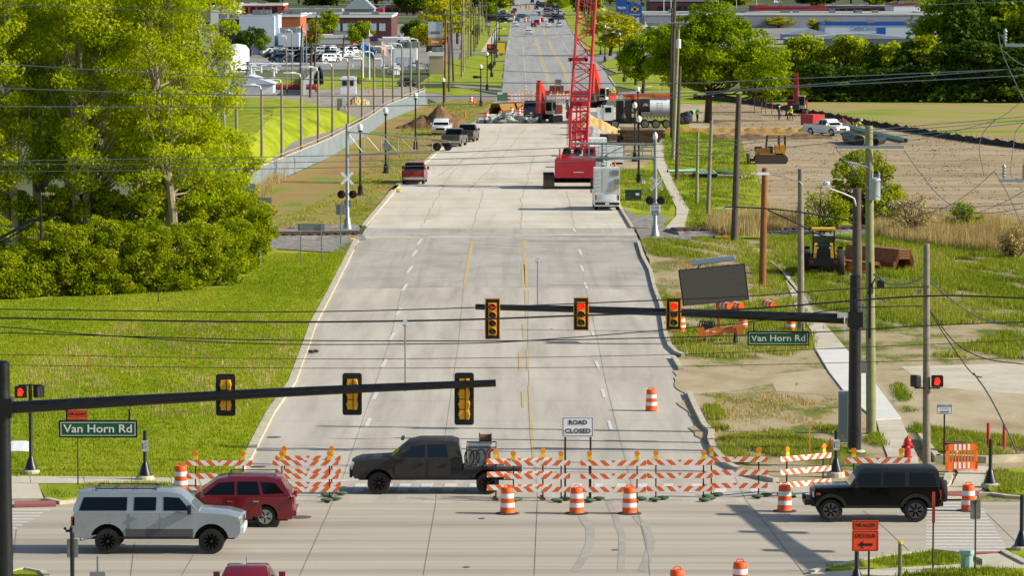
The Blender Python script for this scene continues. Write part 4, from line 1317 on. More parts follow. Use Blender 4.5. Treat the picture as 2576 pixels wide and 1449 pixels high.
# --- traffic signals on mast arms
M_sigY = P('signal_yellow', '#e3a20a', .4, var=.1, scale=5, coat=.2)
M_lensdark = P('unlit_lens', '#2a2014', .25, var=.2, coat=.5)
M_lensgreen = P('unlit_green_lens', '#0f4a30', .25, var=.2, coat=.5)
M_litred = P('lit_red_lens', '#ff1408', .3, var=.05, emit=1.6)
M_green = P('green_sign_face', '#0c5a2c', .45, var=.08, scale=2)
M_plate_b = P('black_backplate', '#0c0c0d', .6, var=.15)
def signal_head(parent, loc, n, back, lit=0, arrow_=False, s=1.0):
 """a child of the mast thing: backplate, housing, visors and lenses"""
 hh = .33 * n + .36
 root = MB()
 framed_panel(root, .62, hh, .02, .08)
 bp = root.build('backplate', M_plate_b, parent, loc=loc)
 if not back:
  b = MB()
  th = .035
  for x in (-.31 + th / 2, .31 - th / 2):
   b.box((x, -.006, 0), (th, .012, hh - .1))
  for z in (-hh / 2 + th / 2, hh / 2 - th / 2):
   b.box((0, -.006, z), (.62 - .1, .012, th))
  b.build('reflective_border', M_sigY, bp)
 b = MB()
 for k in range(n):
  z = (n - 1) * .165 - k * .33
  b.box((0, (-.09 if not back else .1), z), (.34, .16, .325))
  if back:
   b.tube((-.1, 0.0, z), (-.1, -.07, z), .1, .09, 10)
 if back:
  for k in range(n):
   z = (n - 1) * .165 - k * .33
   b.prism([(-.15, -.01, z - .15), (.02, -.01, z - .15), (.02, -.01, z + .15), (-.15, -.01, z + .15)], (0, -.1, 0))
   b.loft([[(.05, -.01, z - .16), (.16 + q * .0, -.01, z - .16), (.14, -.12, z - .16), (.05, -.12, z - .16)] for q in (0,)] +
                   [[(.05, -.01, z), (.19, -.01, z), (.17, -.16, z), (.05, -.14, z)], [(.05, -.01, z + .16), (.16, -.01, z + .16), (.14, -.12, z + .16), (.05, -.12, z + .16)]])
 hs = b.build('signal_housing', M_sigY, bp)
 if not back:
  for k in range(n):
   z = (n - 1) * .165 - k * .33
   v_ = MB()
   ring, ring2 = [], []
   for j in range(15):
    a = rad(-40 + 260 * j / 14)
    ring.append((cos(a) * .15, sin(a) * .15))
   for (x0, z0_), (x1, z1_) in zip(ring, ring[1:]):
    v_.add([(x0, -.17, z + z0_), (x1, -.17, z + z1_), (x1, -.42, z + z1_), (x0, -.42, z + z0_)], [(0, 1, 2, 3)])
   v_.build('visor', M_sigY, hs)
   l_ = MB()
   l_.lathe([(.135, 0), (.12, .02), (.06, .035)], 16, MT((0, -.17, z)) @ MR(PI / 2, 4, 'X'))
   m_ = M_lensdark
   if k == n - 1:
    m_ = M_lensgreen
   if k == lit and not arrow_:
    m_ = M_litred
   lo = l_.build('lens', m_, hs, smooth=True)
   if k == lit and arrow_:
    arrow(lo, M_litred, .24, (0, -.215, z))
 return bp
def street_sign(parent, loc, w, h_, txt_w):
 fr = framed_panel(MB(), w, h_, .09, .02).build('sign_frame', M_plate_b, parent, loc=loc)
 c = MB()
 c.box((0, -.006, 0), (w - .09, .012, h_ - .09))
 c.build('sign_panel', M_green, fr)
 border(w - .12, h_ - .12, .018, -.014).build('border', M_refw, fr)
 text('lettering', 'Van Horn Rd', .36, M_refw, fr, (0, -.018, .0), width=txt_w, bold=.004)
 b = MB()
 for x in (-w * .4, w * .4):
  b.tube((x, .04, h_ / 2), (x, .04, h_ / 2 + .35), .03, n=6)
 b.build('sign_bracket', M_plastic, fr)
 return fr
def mast(name, label, base, pole_r, pole_top, arm_pts, arm_r, sleeve_z, nm='signal_mast'):
 t = thing(nm, label, 'traffic signal', (base.x, base.y, 0))
 b = MB()
 b.lathe([(pole_r * 1.9, .0), (pole_r * 1.9, .05), (pole_r * 1.15, .08), (pole_r * 1.1, .4), (pole_r, pole_top * .5), (pole_r * .88, pole_top), (pole_r * .5, pole_top + .06)], 20)
 b.build('pole', M_blackpaint, t, smooth=True)
 b = MB()
 b.box((0, 0, sleeve_z), (pole_r * 2.45, pole_r * 2.5, .62))
 b.build('arm_clamp', M_blackpaint, t)
 b = MB()
 n = len(arm_pts)
 b.path(arm_pts, 0, 16, [arm_r[0] + (arm_r[1] - arm_r[0]) * i / (n - 1) for i in range(n)])
 b.build('mast_arm', M_blackpaint, t, smooth=True)
 return t
YN = 136.0
bp_ = at(10, 1449, YN)
base = Vector((bp_.x, YN, 0))
L_ = lambda u, v, Y, b_: at(u, v, Y) - b_
arm = [L_(u, v, YN, base) for u, v in ((25, 1026), (300, 1010), (640, 991), (950, 976), (1247, 964))]
tm = mast('near', 'black mast pole at the left edge whose arm carries three signals seen from behind', base, .27, ht(912, YN), arm, (.2, .115), ht(1025, YN))
for u, v, n in ((566.5, 995, 3), (885, 993, 3), (1167, 1005, 4)):
 q = L_(u, v, YN, base)
 signal_head(tm, (q.x, q.y + .16, q.z), n, True)
q = L_(247, 1079, YN, base)
street_sign(tm, (q.x, q.y - .06, q.z), 198 / ppm(YN), 44 / ppm(YN), 173 / ppm(YN))
M_cam = P('camera_housing', '#c9cccc', .4, .3, var=.1)
def detector(parent, q0, q1, Yb):
 b = MB()
 b.tube(q0, q1, .025, n=8)
 o = b.build('camera_post', M_steel, parent)
 b = MB()
 d = Vector((0, .35, -.12)).normalized()
 c = Vector(q1)
 b.tube(c - d * .12 + Vector((0, 0, .08)), c + d * .2 + Vector((0, 0, .08)), .085, n=10)
 b.build('detector_camera', M_cam, o)
q0, q1 = L_(1019, 985, YN, base), L_(1019, 820, YN, base)
detector(tm, q0, q1, YN)
b = MB()
q = [L_(u, v, YN, base) for u, v in ((-20, 610), (45, 575), (75, 556), (100, 553))]
b.path([Vector((0, 0, ht(912, YN) - .2))] + [Vector((-.6, 0, 8.5)), Vector((-.9, 0, 10))] + q, .05, 8)
b.path([Vector((-.75, 0, 9))] + [L_(u, v, YN, base) for u, v in ((-20, 622), (50, 583), (88, 562))], .035, 6)
ao = b.build('antenna_arm', M_blackpaint, tm)
b = MB()
b.tube(L_(101, 484, YN, base), L_(104, 604, YN, base), .045, n=8)
for z in (487, 532):
 pass
b.box(L_(99, 550, YN, base), (.16, .1, .14))
b.build('antenna_mast', M_blackpaint, ao)
b = MB()
for u0, u1, v in ((102, 137, 487.5), (68, 104, 597)):
 b.tube(L_(u0, v, YN, base), L_(u1, v, YN, base), .014, n=5)
 for k in range(7):
  u = u0 + (u1 - u0) * (k + .5) / 7
  b.tube(L_(u, v - 3, YN, base), L_(u, v + 3, YN, base), .01, n=4)
b.build('antenna', P('antenna_brass', '#b5a060', .5, .5, var=.2), ao)
YM = g(2148, 1140).y
base = g(2148, 1140)
arm = [L_(u, v, YM, base) for u, v in ((2128, 802), (1900, 794), (1690, 786), (1450, 778), (1195, 772))]
tm2 = mast('far', 'black mast pole on the right corner whose arm carries three red signals', base, .245, ht(694, YM), arm, (.21, .115), ht(803, YM))
for u, v, n, arr in ((1238.5, 801.5, 4, True), (1461, 789, 3, False), (1693.5, 789, 3, False)):
 q = L_(u, v, YM, base)
 signal_head(tm2, (q.x, q.y - .17, q.z), n, False, 0, arr)
q = L_(1957, 851, YM, base)
street_sign(tm2, (q.x, q.y - .06, q.z), 155 / ppm(YM), 36 / ppm(YM), 137 / ppm(YM))
detector(tm2, L_(1352, 776, YM, base), L_(1352, 660, YM, base), YM)
b = MB()
b.box(L_(2120, 792, YM, base) + Vector((0, -.2, 0)), (.5, .2, .2)).tube(L_(2122, 795, YM, base) + Vector((0, -.3, 0)), L_(2122, 852, YM, base) + Vector((0, -.3, 0)), .03, n=6)
b.build('detector_box', M_cam, tm2)
b = MB()
b.lathe([(.45, 0), (.45, .1), (.35, .14)], 20)
b.build('footing', M_kerb, tm2)
tb = g(2640, 1470)
arm = [Vector((0, 0, 5.9)), Vector((-.9, 9, 6.1)), Vector((-1.6, 19, 6.3))]
tm3 = mast('side', 'black mast pole just beyond the right edge casting its shadow on the cross road', Vector((21.1, 136, 0)), .28, 7.0, arm, (.3, .2), 5.9)
for f_ in (.35, .6, .85):
 q = Vector((-.1 - 1.5 * f_, 19 * f_, 5.9 + .4 * f_))
 sh = signal_head(tm3, (0, 0, 0), 3, True)
 sh.rotation_euler = (0, 0, PI / 2)
 sh.location = q
b = MB()
b.box((-.4, 3.2, 5.5), (.06, 2.2, .5))
b.build('street_name_plate', M_plate_b, tm3)
# --- CONSTRUCTION PLANT AND SITE
M_cr = P('crane_red', '#c11018', .4, .1, var=.12, scale=1.5, coat=.3, dirt=('#7a2320', .2))
M_crd = P('counterweight_red', '#a8152a', .45, .1, var=.12, scale=1.0, coat=.2, dirt=('#6e1a22', .25))
M_track = P('track_steel', '#4a4440', .75, .4, var=.35, scale=5, dirt=('#7d7060', .5))
M_exo = P('excavator_red', '#d0301a', .45, .05, var=.15, scale=2, dirt=('#7d5a40', .3))
M_cable = P('steel_cable', '#4a4d50', .6, .5, var=.2)
def crawler(parent, x, y, z, L, w, hgt, nm='track', axis='x'):
 """rounded track; runs along X unless axis is y"""
 b = MB()
 n = 10
 r = hgt / 2
 pts = []
 for k in range(n + 1):
  a = PI / 2 + PI * k / n
  pts.append((-L / 2 + r + r * cos(a), r + r * sin(a)))
 for k in range(n + 1):
  a = -PI / 2 + PI * k / n
  pts.append((L / 2 - r + r * cos(a), r + r * sin(a)))
 if axis == 'x':
  b.prism([(x + p, y - w / 2, z + q) for p, q in pts], (0, w, 0))
 else:
  b.prism([(x - w / 2, y + p, z + q) for p, q in pts], (w, 0, 0))
 o = b.build(nm, M_track, parent)
 c = MB()
 m_ = int((L - hgt) / .3)
 for k in range(m_ + 1):
  s_ = -L / 2 + r + (L - 2 * r) * k / m_
  for zz in (z + .015, z + hgt - .015):
   if axis == 'x':
    c.box((x + s_, y, zz), (.06, w + .02, .07))
   else:
    c.box((x, y + s_, zz), (w + .02, .06, .07))
 for k in range(6):
  a = PI * k / 5 - PI / 2
  for sg in (-1, 1):
   s_ = sg * (L / 2 - r + r * cos(a))
   zz = z + r + r * sin(a)
   if axis == 'x':
    c.box((x + s_, y, zz), (.07, w + .02, .07))
   else:
    c.box((x, y + s_, zz), (w + .02, .07, .07))
 c.build('track_shoes', M_track, o)
 return o
# --- lattice boom crawler crane on the closed road
pc = gt('A3', 1205, 1425)
YC = pc.y + 2.5
t = thing('crawler_crane', 'red lattice boom crawler crane standing on the closed road', 'crane', (pc.x, YC, 0))
def Lc(tl, x, y, Y=None):
 q = att(tl, x, y, Y or YC)
 return Vector((q.x - pc.x, q.y - YC, q.z))
crawler(t, Lc('A3', 1042, 1400).x, 0, 0, 5.6, .95, 1.25, axis='y')
crawler(t, Lc('A3', 1400, 1400).x, 0, 0, 5.6, .95, 1.25, axis='y')
b = MB()
b.box((0, 0, .75), (3.6, 2.2, .5)).box((.1, 0, 1.1), (2.4, 2.4, .5)).lathe([(1.0, 1.2), (1.0, 1.5)], 16)
b.build('carbody', M_under, t)
b = MB()
xl, xr_ = Lc('A3', 1085, 1200).x, Lc('A3', 1390, 1200).x
zb_, zt_ = Lc('A3', 1200, 1340, YC - 2.8).z, Lc('A3', 1200, 1200, YC - 2.8).z
b.box(((xl + xr_) / 2, -2.3, (zb_ + zt_) / 2), (xr_ - xl, 1.2, zt_ - zb_), taper=(1, .9))
b.build('counterweight', M_crd, t)
MB().box(((xl + xr_) / 2 + .3, -2.91, zb_ + .5), (.9, .02, .08)).build('maker_strip', P('pale_lettering', '#d9b9bd', .6), t)
b = MB()
b.box(((xl + xr_) / 2, .3, (zb_ + zt_) / 2 + .15), (xr_ - xl - .3, 4.2, zt_ - zb_ - .1))
b.box((xl + .9, -.2, zt_ + .25), (.5, 1.5, .5)).box((.2, 1.5, zt_ + .15), (1.2, 1.0, .5))
b.tube((xl + .45, -2.2, zt_), (xl + .45, -2.2, zt_ + .9), .07, n=8)
b.build('machinery_house', M_cr, t)
b = MB()
b.box((xr_ - .5, 2.0, zt_ + .15), (1.1, 1.8, 1.5))
cbn = b.build('cab', M_cr, t)
b = MB()
b.box((xr_ - .45, 1.08, zt_ + .5), (.7, .04, .5)).box((xr_ - .5, 2.92, zt_ + .3), (.9, .04, .9)).box((xr_ + .07, 2.0, zt_ + .3), (.04, 1.4, .8))
b.build('cab_window', M_glass2, cbn)
def boom(p0, p1, w0, w1, d0, d1, n, r, mat, nm, lean_mid=None):
 b = MB()
 p0, p1 = Vector(p0), Vector(p1)
 ax = (p1 - p0).normalized()
 sx_ = Vector((1, 0, 0))
 sx_ = (sx_ - ax * sx_.dot(ax)).normalized()
 sy_ = ax.cross(sx_).normalized()
 C = []
 for k in range(n + 1):
  f = k / n
  c = p0.lerp(p1, f)
  w, d = (w0 + (w1 - w0) * f) / 2, (d0 + (d1 - d0) * f) / 2
  C.append([c + sx_ * -w + sy_ * -d, c + sx_ * w + sy_ * -d, c + sx_ * w + sy_ * d, c + sx_ * -w + sy_ * d])
 for j in range(4):
  b.tube(C[0][j], C[-1][j], r, n=8)
 for k in range(n):
  for j in range(4):
   a_, c_ = j, (j + 1) % 4
   if k % 2:
    a_, c_ = c_, a_
   b.tube(C[k][a_], C[k + 1][c_], r * .42, n=5, caps=False)
  if k % 6 == 0:
   for j in range(4):
    b.tube(C[k][j], C[k][(j + 1) % 4], r * .42, n=5, caps=False)
 return b.build(nm, mat, t, smooth=True)
B0l, B0r = Lc('A3', 1195, 1120, YC), Lc('A3', 1318, 1120, YC)
B1l, B1r = Lc('A3', 1265, 0, YC + 6), Lc('A3', 1395, 0, YC + 6)
c0, c1 = (B0l + B0r) / 2, (B1l + B1r) / 2
c0 = c0 + Vector((0, .8, 0))
top = c0 + (c1 - c0) * 2.2
foot = c0 + (c1 - c0) * .12
b_w = (B1r - B1l).length
boom(foot, top, b_w, b_w, b_w * .95, b_w * .95, 29, .13, M_cr, 'lattice_boom')
boom(c0, foot, .9, b_w, .5, b_w * .95, 4, .12, M_cr, 'boom_foot')
gq = [Lc('A3', 1200, 1120, YC - 1.5), Lc('A3', 1330, 1100, YC - 1.5), Lc('A3', 1340, 770, YC + .5), Lc('A3', 1215, 770, YC + .5)]
b = MB()
M_pk = P('gantry_red', '#b3202c', .45, .1, var=.15, dirt=('#74282a', .25))
for a_, c_ in ((0, 3), (1, 2)):
 b.tube(gq[a_], gq[c_], .12, n=6)
b.tube(gq[0] + Vector((.5, 0, 0)), gq[3] + Vector((.5, 0, 0)), .08, n=6)
b.tube(gq[0] + Vector((1.0, 0, 0)), gq[3] + Vector((.75, 0, 0)), .08, n=6)
for f_ in (.0, .18, .36, .58, .8, 1.0):
 b.tube(gq[0].lerp(gq[3], f_), gq[1].lerp(gq[2], f_), .1, n=6)
b.tube(gq[0].lerp(gq[3], .2), gq[1].lerp(gq[2], .6), .05, n=5).tube(gq[1].lerp(gq[2], .2), gq[0].lerp(gq[3], .6), .05, n=5)
b.box((gq[2] + gq[3]) / 2 + Vector((-.1, 0, -.1)), (1.5, .6, .5))
b.box((gq[2] + gq[3]) / 2 + Vector((0, .3, .65)), (1.7, .5, .45))
b.build('gantry', M_pk, t)
b = MB()
for x_ in (-.45, .05):
 b.lathe([(.3, -.15), (.32, 0), (.3, .15)], 14, MT((gq[3] + gq[2]) / 2 + Vector((x_, -.3, .1))) @ MR(PI / 2, 4, 'Y'))
b.build('gantry_sheave', M_cr, t)
br = Lc('A3', 1265, 448, YC + 2.5)
b = MB()
b.box(br, (1.55 * 1.0, .5, .22))
b.box(br + Vector((0, 0, .14)), (1.2, .35, .12)).box(br + Vector((-.75, 0, .02)), (.3, .5, .34)).box(br + Vector((.72, 0, .02)), (.3, .5, .34))
b.build('bridle_bar', M_pk, t)
b = MB()
for dx in (-.7, -.45, .1, .25, .4, .7):
 b.tube(br + Vector((dx, 0, 0)), (gq[3] + gq[2]) / 2 + Vector((dx * .7, 0, .4)), .015, n=4)
 b.tube(br + Vector((dx, 0, 0)), top + Vector((dx, 0, 0)), .012, n=4)
b.build('hoist_rope', M_cable, t)
hk = Lc('A3', 1180, 790, YC + 1)
b = MB()
b.lathe([(.42, -.12), (.46, 0), (.42, .12)], 16, MT(hk) @ MR(PI / 2, 4, 'Y'))
b.build('side_sheave', P('grey_sheave', '#8b8580', .7, var=.25), t)
b = MB()
b.tube(hk, hk + Vector((0, -.6, -3.6)), .03, n=5).tube(hk + Vector((.1, 0, 0)), hk + Vector((.3, -.6, -3.6)), .1, n=6)
b.box(hk + Vector((.05, 0, -.9)), (.3, .2, .6))
b.build('side_cable', M_cr, t)
# --- excavators
M_cabw = P('cab_pale_paint', '#b9c1b8', .45, var=.1, dirt=('#8b8474', .3))
def excavator(label, loc, rz, sc=1.0, boom_pts=None, red=M_exo):
 t = thing('excavator', label, 'excavator', loc, rz, 'excavators', sc)
 for s_ in (-1, 1):
  crawler(t, 0, s_ * 1.15, 0, 3.9, .6, .85)
 b = MB()
 b.box((0, 0, .6), (1.8, 1.8, .35)).lathe([(.8, .75), (.8, 1.0)], 14)
 b.build('turntable', M_under, t)
 b = MB()
 b.box((-.9, 0, 1.55), (2.6, 2.6, 1.05)).box((-1.9, 0, 1.6), (.9, 2.5, 1.15), taper=(.8, 1)).box((.7, -.7, 1.45), (.9, 1.1, .85))
 b.build('engine_house', red, t)
 b = MB()
 b.box((.75, .75, 1.95), (1.5, .95, 1.75), taper=(.85, .92))
 c = b.build('cab', M_cabw, t)
 b = MB()
 b.box((1.48, .75, 2.1), (.06, .75, 1.2)).box((.75, 1.25, 2.15), (1.05, .04, 1.1)).box((.75, .25, 2.15), (1.05, .04, 1.1)).box((-.02, .75, 2.2), (.04, .7, .8))
 b.build('cab_window', M_glass2, c)
 pts = boom_pts or [(.8, 1.3), (2.3, 4.4), (4.2, 4.9), (4.9, 2.0)]
 b = MB()
 w = .38
 def limb(b, P_, ws, hs):
  rings = []
  for i, (x, z) in enumerate(P_):
   a = Vector(P_[max(i - 1, 0)])
   c_ = Vector(P_[min(i + 1, len(P_) - 1)])
   d = (c_ - a).normalized()
   n_ = Vector((-d.y, d.x))
   h_ = hs[i] / 2
   rings.append([(x + n_.x * h_, -ws / 2, z + n_.y * h_), (x + n_.x * h_, ws / 2, z + n_.y * h_), (x - n_.x * h_, ws / 2, z - n_.y * h_), (x - n_.x * h_, -ws / 2, z - n_.y * h_)])
  b.loft(rings)
 limb(b, [pts[0], pts[1], pts[2]], .6, [.6, 1.15, .6])
 b.build('boom', red, t)
 b = MB()
 limb(b, [(pts[2][0] - .1, pts[2][1] + .5), pts[2], pts[3]], .5, [.5, .85, .45])
 b.build('stick', red, t)
 b = MB()
 for s_ in (-.3, .3):
  b.tube((pts[0][0] + .35, s_, pts[0][1] - .2), (pts[1][0] + .15, s_, pts[1][1] - .3), .09, n=8)
 b.tube((pts[1][0], 0, pts[1][1] + .5), (pts[2][0] - .1, 0, pts[2][1] + .45), .09, n=8)
 b.build('hydraulic_ram', M_steel, t)
 x, z = pts[3]
 b = MB()
 prof = [(x, z + .1), (x + .35, z - .3), (x + .25, z - .9), (x - .3, z - 1.15), (x - .85, z - .9), (x - .6, z - .75), (x - .2, z - .75), (x - .15, z - .2)]
 b.prism([(a, -.5, c_) for a, c_ in prof], (0, 1.0, 0))
 b.build('bucket', M_track, t)
 return t
excavator('red excavator with its bucket down on the broken slabs left of the crane', g(1376, 307), rad(250), .98, [(.8, 1.3), (1.9, 3.9), (3.1, 4.9), (3.5, 1.2)])
excavator('red excavator right of the crane with a worker in its cab', g(1513, 270), rad(246), .98, [(.8, 1.3), (1.9, 4.0), (3.0, 5.7), (3.6, 2.0)])
excavator('dark red excavator reaching up on the graded field beside three workers', g(2004, 291), rad(262), .95, [(.8, 1.3), (1.4, 3.7), (2.0, 5.4), (2.6, 2.0)], P('excavator_dark_red', '#8c1418', .45, var=.15, dirt=('#6b5040', .2)))
# --- dozer
M_doz = P('dozer_yellow', '#c98a12', .5, var=.15, scale=2, dirt=('#7d6a48', .4))
pd = gt('B4', 1350, 272)
t = thing('bulldozer', 'yellow and black tracked bulldozer parked on the graded field', 'bulldozer', (pd.x, pd.y + .9, 0), PI)
for s_ in (-1, 1):
 crawler(t, -.2, s_ * .9, 0, 3.3, .6, .95)
b = MB()
b.box((.6, 0, 1.2), (1.5, 1.0, .8), taper=(.95, .9)).box((-1.1, 0, 1.35), (1.0, 1.6, 1.1)).box((-.2, 0, .9), (2.4, 1.6, .35))
b.build('body', M_doz, t)
b = MB()
b.box((1.05, 0, 1.5), (.7, .8, .45)).box((-.15, 0, 1.35), (.5, .6, .8))
b.build('engine_cover', M_plastic, t)
b = MB()
for x, y in ((.3, .7), (.3, -.7), (-1.0, .75), (-1.0, -.75), (-1.6, .75), (-1.6, -.75)):
 b.tube((x, y, 1.4), (x - .15 if x > 0 else x, y, 2.85), .06, n=6)
b.build('cab_frame', M_plastic, t)
b = MB()
b.box((-.75, 0, 2.9), (2.0, 1.75, .1))
b.build('canopy', M_doz, t)
b = MB()
b.loft([[(1.75 + .15 * abs(y), y, .05), (1.85 + .15 * abs(y), y, .05), (1.95 + .15 * abs(y), y, 1.0), (1.85 + .15 * abs(y), y, 1.0)] for y in (-1.5, 0, 1.5)])
b.box((1.3, -.9, .4), (1.2, .12, .2)).box((1.3, .9, .4), (1.2, .12, .2))
b.build('blade', P('blade_steel', '#55483a', .8, .3, var=.3, dirt=('#7d6a4c', .5)), t)
# --- wheel loader seen from behind
M_ldY = P('loader_yellow', '#e0a808', .45, var=.1, dirt=('#8a7440', .2))
pl = gt('B5', 440, 735)
t = thing('wheel_loader', 'black and yellow wheel loader parked in the grass, seen from the rear', 'wheel loader', (pl.x, pl.y + 2.2, 0.03), rad(86))
for x in (-1.4, 1.5):
 for s_ in (-1, 1):
  wheel(t, x, s_ * 1.08, .74, .5, M_ldY, s_, 5, True)
b = MB()
b.box((-1.3, 0, 1.35), (2.2, 1.1, 1.3), taper=(.92, .85)).box((-2.35, 0, .95), (.35, 2.0, .5))
b.build('engine_hood', M_plastic, t)
b = MB()
for s_ in (-1, 1):
 b.prism([(-2.42, s_ * .48, .95), (-2.42, s_ * .68, .95), (-2.3, s_ * .58, 2.05), (-2.3, s_ * .4, 2.05)], (1.4, 0, 0))
 b.box((-.2, s_ * .78, 1.1), (.9, .35, .5))
b.build('side_panel', M_ldY, t)
b = MB()
b.box((.1, 0, 1.75), (1.35, 1.35, 1.5))
c = b.build('cab', P('cab_tinted', '#1f3a30', .12, var=.1, coat=.5), t)
b = MB()
for x in (-.57, .77):
 for y in (-.67, .67):
  b.box((x, y, 1.9), (.09, .09, 1.9))
b.box((-.5, 0, 1.25), (.4, 1.5, .3))
b.build('cab_frame', M_plastic, c)
b = MB()
b.box((.1, 0, 2.9), (1.6, 1.5, .12))
b.build('cab_roof', M_ldY, c)
b = MB()
for k in range(7):
 b.box((-2.41, 0, 1.15 + k * .1), (.04, .8, .04))
b.build('radiator_grille', M_blackpaint, t)
for s_ in (-1, 1):
 b = MB()
 b.box((-2.54, s_ * .75, .95), (.04, .25, .16))
 b.build('tail_light', M_redlens, t)
 b = MB()
 b.tube((-2.42, s_ * .4, 1.85), (-2.48, s_ * .4, 1.85), .07, n=8)
 b.build('work_light', M_headl, t)
 b = MB()
 b.box((.6, s_ * 1.05, 1.65), (.1, .35, .2))
 b.build('mirror', M_plastic, t)
b = MB()
b.box((2.9, 0, .5), (.9, 2.3, .8), taper=(.6, 1)).box((2.1, .5, .9), (1.4, .2, .35)).box((2.1, -.5, .9), (1.4, .2, .35))
b.build('bucket', M_plastic, t)
# --- vacuum excavation truck
M_vw = P('truck_white', '#dfe3e4', .35, var=.06, coat=.4, dirt=('#9d978b', .2))
M_vg = P('truck_grey', '#77797a', .5, .2, var=.15)
M_vb = P('truck_black', '#121416', .5, var=.2, dirt=('#5c564c', .35))
pv = gt('D2', 1300, 775)
YV = pv.y + 1.25
t = thing('vacuum_truck', 'long white and black vacuum truck parked beyond the sand pile', 'truck', (pv.x, YV, 0), PI)
Lx = lambda x: -(att('D2', x, 700, pv.y).x - pv.x)
wr_ = .52
for xx in (1410, 1575, 1735):
 for s_ in (-1, 1):
  wheel(t, Lx(xx), s_ * 1.0, wr_, .45, M_rims, s_, 8, True)
for xx in (955, 620):
 for s_ in (-1, 1):
  wheel(t, Lx(xx + (0 if xx > 900 else 40)), s_ * 1.05, wr_, .35, M_rims, s_, 8, True)
b = MB()
b.bx(Lx(600), Lx(1830), -.5, .5, .6, .9)
b.build('chassis', M_vb, t)
b = MB()
b.bx(Lx(940), Lx(790), -1.15, 1.15, 1.0, 2.75).box((Lx(740), 0, 1.75), (Lx(790) - Lx(690), 2.2, 1.5) if False else (abs(Lx(790) - Lx(690)), 2.2, 1.5)).box(((Lx(700) + Lx(560)) / 2, 0, 1.4), (abs(Lx(700) - Lx(560)), 1.9, 1.1), taper=(.9, .85))
cb = b.build('cab', M_vw, t)
b = MB()
b.box((Lx(855), -1.17, 2.25), (.75, .04, .6)).box((Lx(855), 1.17, 2.25), (.75, .04, .6))
b.prism([(Lx(725), -1.0, 2.0), (Lx(725), 1.0, 2.0), (Lx(775), 1.0, 2.72), (Lx(775), -1.0, 2.72)], (.03, 0, .02))
b.build('cab_window', M_glass2, cb)
b = MB()
for x0_, x1_, z1_ in ((975, 1080, 3.3), (1110, 1210, 3.4)):
 b.bx(Lx(x0_), Lx(x1_), -1.0, .9, 1.0, z1_)
b.ball((Lx(1065), .9, 1.3), .5, 12, 8).bx(Lx(980), Lx(1300), -1.0, 1.0, .8, 1.3)
for k in range(5):
 b.tube((Lx(990 + k * 22), 1.0, 1.2), (Lx(990 + k * 22), 1.0, 3.4), .08, n=6)
b.build('blower_unit', M_vb, t)
def tankx(x0_, x1_, r_, zc_, mat, nm):
 b = MB()
 b.lathe([(r_ * .9, 0), (r_, .08), (r_, abs(Lx(x1_) - Lx(x0_)) - .08), (r_ * .9, abs(Lx(x1_) - Lx(x0_)))], 20, MT((Lx(x1_), 0, zc_)) @ MR(PI / 2, 4, 'Y'))
 return b.build(nm, mat, t, smooth=True)
tankx(1310, 1490, 1.02, 2.5, M_vb, 'debris_tank')
tankx(1470, 1800, .95, 2.5, M_vw, 'water_tank')
for s_ in (-1, 1):
 b = MB()
 b.bx(Lx(1350), Lx(1500), s_ * .9, s_ * 1.22, 1.4, 2.0).bx(Lx(1512), Lx(1805), s_ * .9, s_ * 1.22, 1.4, 2.0)
 b.build('tool_box', M_vg, t)
 c = MB()
 for k in range(12):
  c.box((Lx(1340) - k * .42, s_ * 1.21, 1.3), (.21, .03, .09))
 c.build('reflective_tape', M_redlens, t)
b = MB()
for k in range(4):
 b.box((Lx(1625), 1.2, 2.2 + k * .28), (.75, .04, .05))
b.box((Lx(1590), 1.2, 2.65), (.05, .05, 1.2)).box((Lx(1665), 1.2, 2.65), (.05, .05, 1.2))
b.build('ladder', M_steel, t)
b = MB()
b.tube((Lx(1300), 0, 3.5), (Lx(1750), .3, 3.55), .1, n=8)
b.build('suction_boom', M_steel, t)
b = MB()
b.lathe([(.36, 0), (.36, .02)], 18, MT((Lx(1415), .98, 2.75)) @ MR(-PI / 2 - .35, 4, 'X'))
em = b.build('round_emblem', M_refw, t)
b = MB()
q = MT((Lx(1415), 1.0, 2.76)) @ MR(-PI / 2 - .35, 4, 'X')
ringp = [q @ Vector((.33 * cos(2 * PI * k / 18), .33 * sin(2 * PI * k / 18), .02)) for k in range(19)]
b.path(ringp, .03, 4)
b.tube(q @ Vector((-.24, .24, .02)), q @ Vector((.24, -.24, .02)), .03, n=4)
b.build('emblem_ring', M_redlens, em)
# --- long orange truck crane parked behind the vacuum truck
po = gt('D2', 1450, 548)
t = thing('truck_crane', 'low orange boom truck parked across behind the vacuum truck', 'truck', (po.x, po.y, 0), 0)
xo = lambda x: att('D2', x, 300, po.y).x - po.x
zo = lambda y: ht(uv('D2', 0, y)[1], po.y)
M_or2 = P('plant_orange', '#e2520f', .45, var=.12, coat=.2)
b = MB()
b.bx(xo(1080), xo(1780), -.4, .4, zo(305), zo(262))
b.build('telescopic_boom', M_or2, t)
b = MB()
b.bx(xo(1100), xo(1300), -1.1, 1.1, .7, zo(320)).bx(xo(1185), xo(1245), -1.1, -.2, .7, zo(258))
b.build('deck', M_cr, t)
b = MB()
b.bx(xo(1550), xo(1770), -1.1, 1.1, .8, zo(265))
b.build('cab', P('truck_cab_orange', '#ee4a0c', .4, var=.1, coat=.3), t)
b = MB()
b.bx(xo(1090), xo(1780), -.9, .9, .5, .8)
b.build('chassis', M_vb, t)
for xx in (1130, 1230, 1600, 1700):
 for s_ in (-1, 1):
  wheel(t, xo(xx), s_ * .95, .5, .35, M_rims, s_, 6, False)
po = gt('D2', 250, 345)
t = thing('flatbed_trailer', 'low red flatbed trailer across the road behind the crane boom', 'trailer', (po.x, po.y, 0), 0)
b = MB()
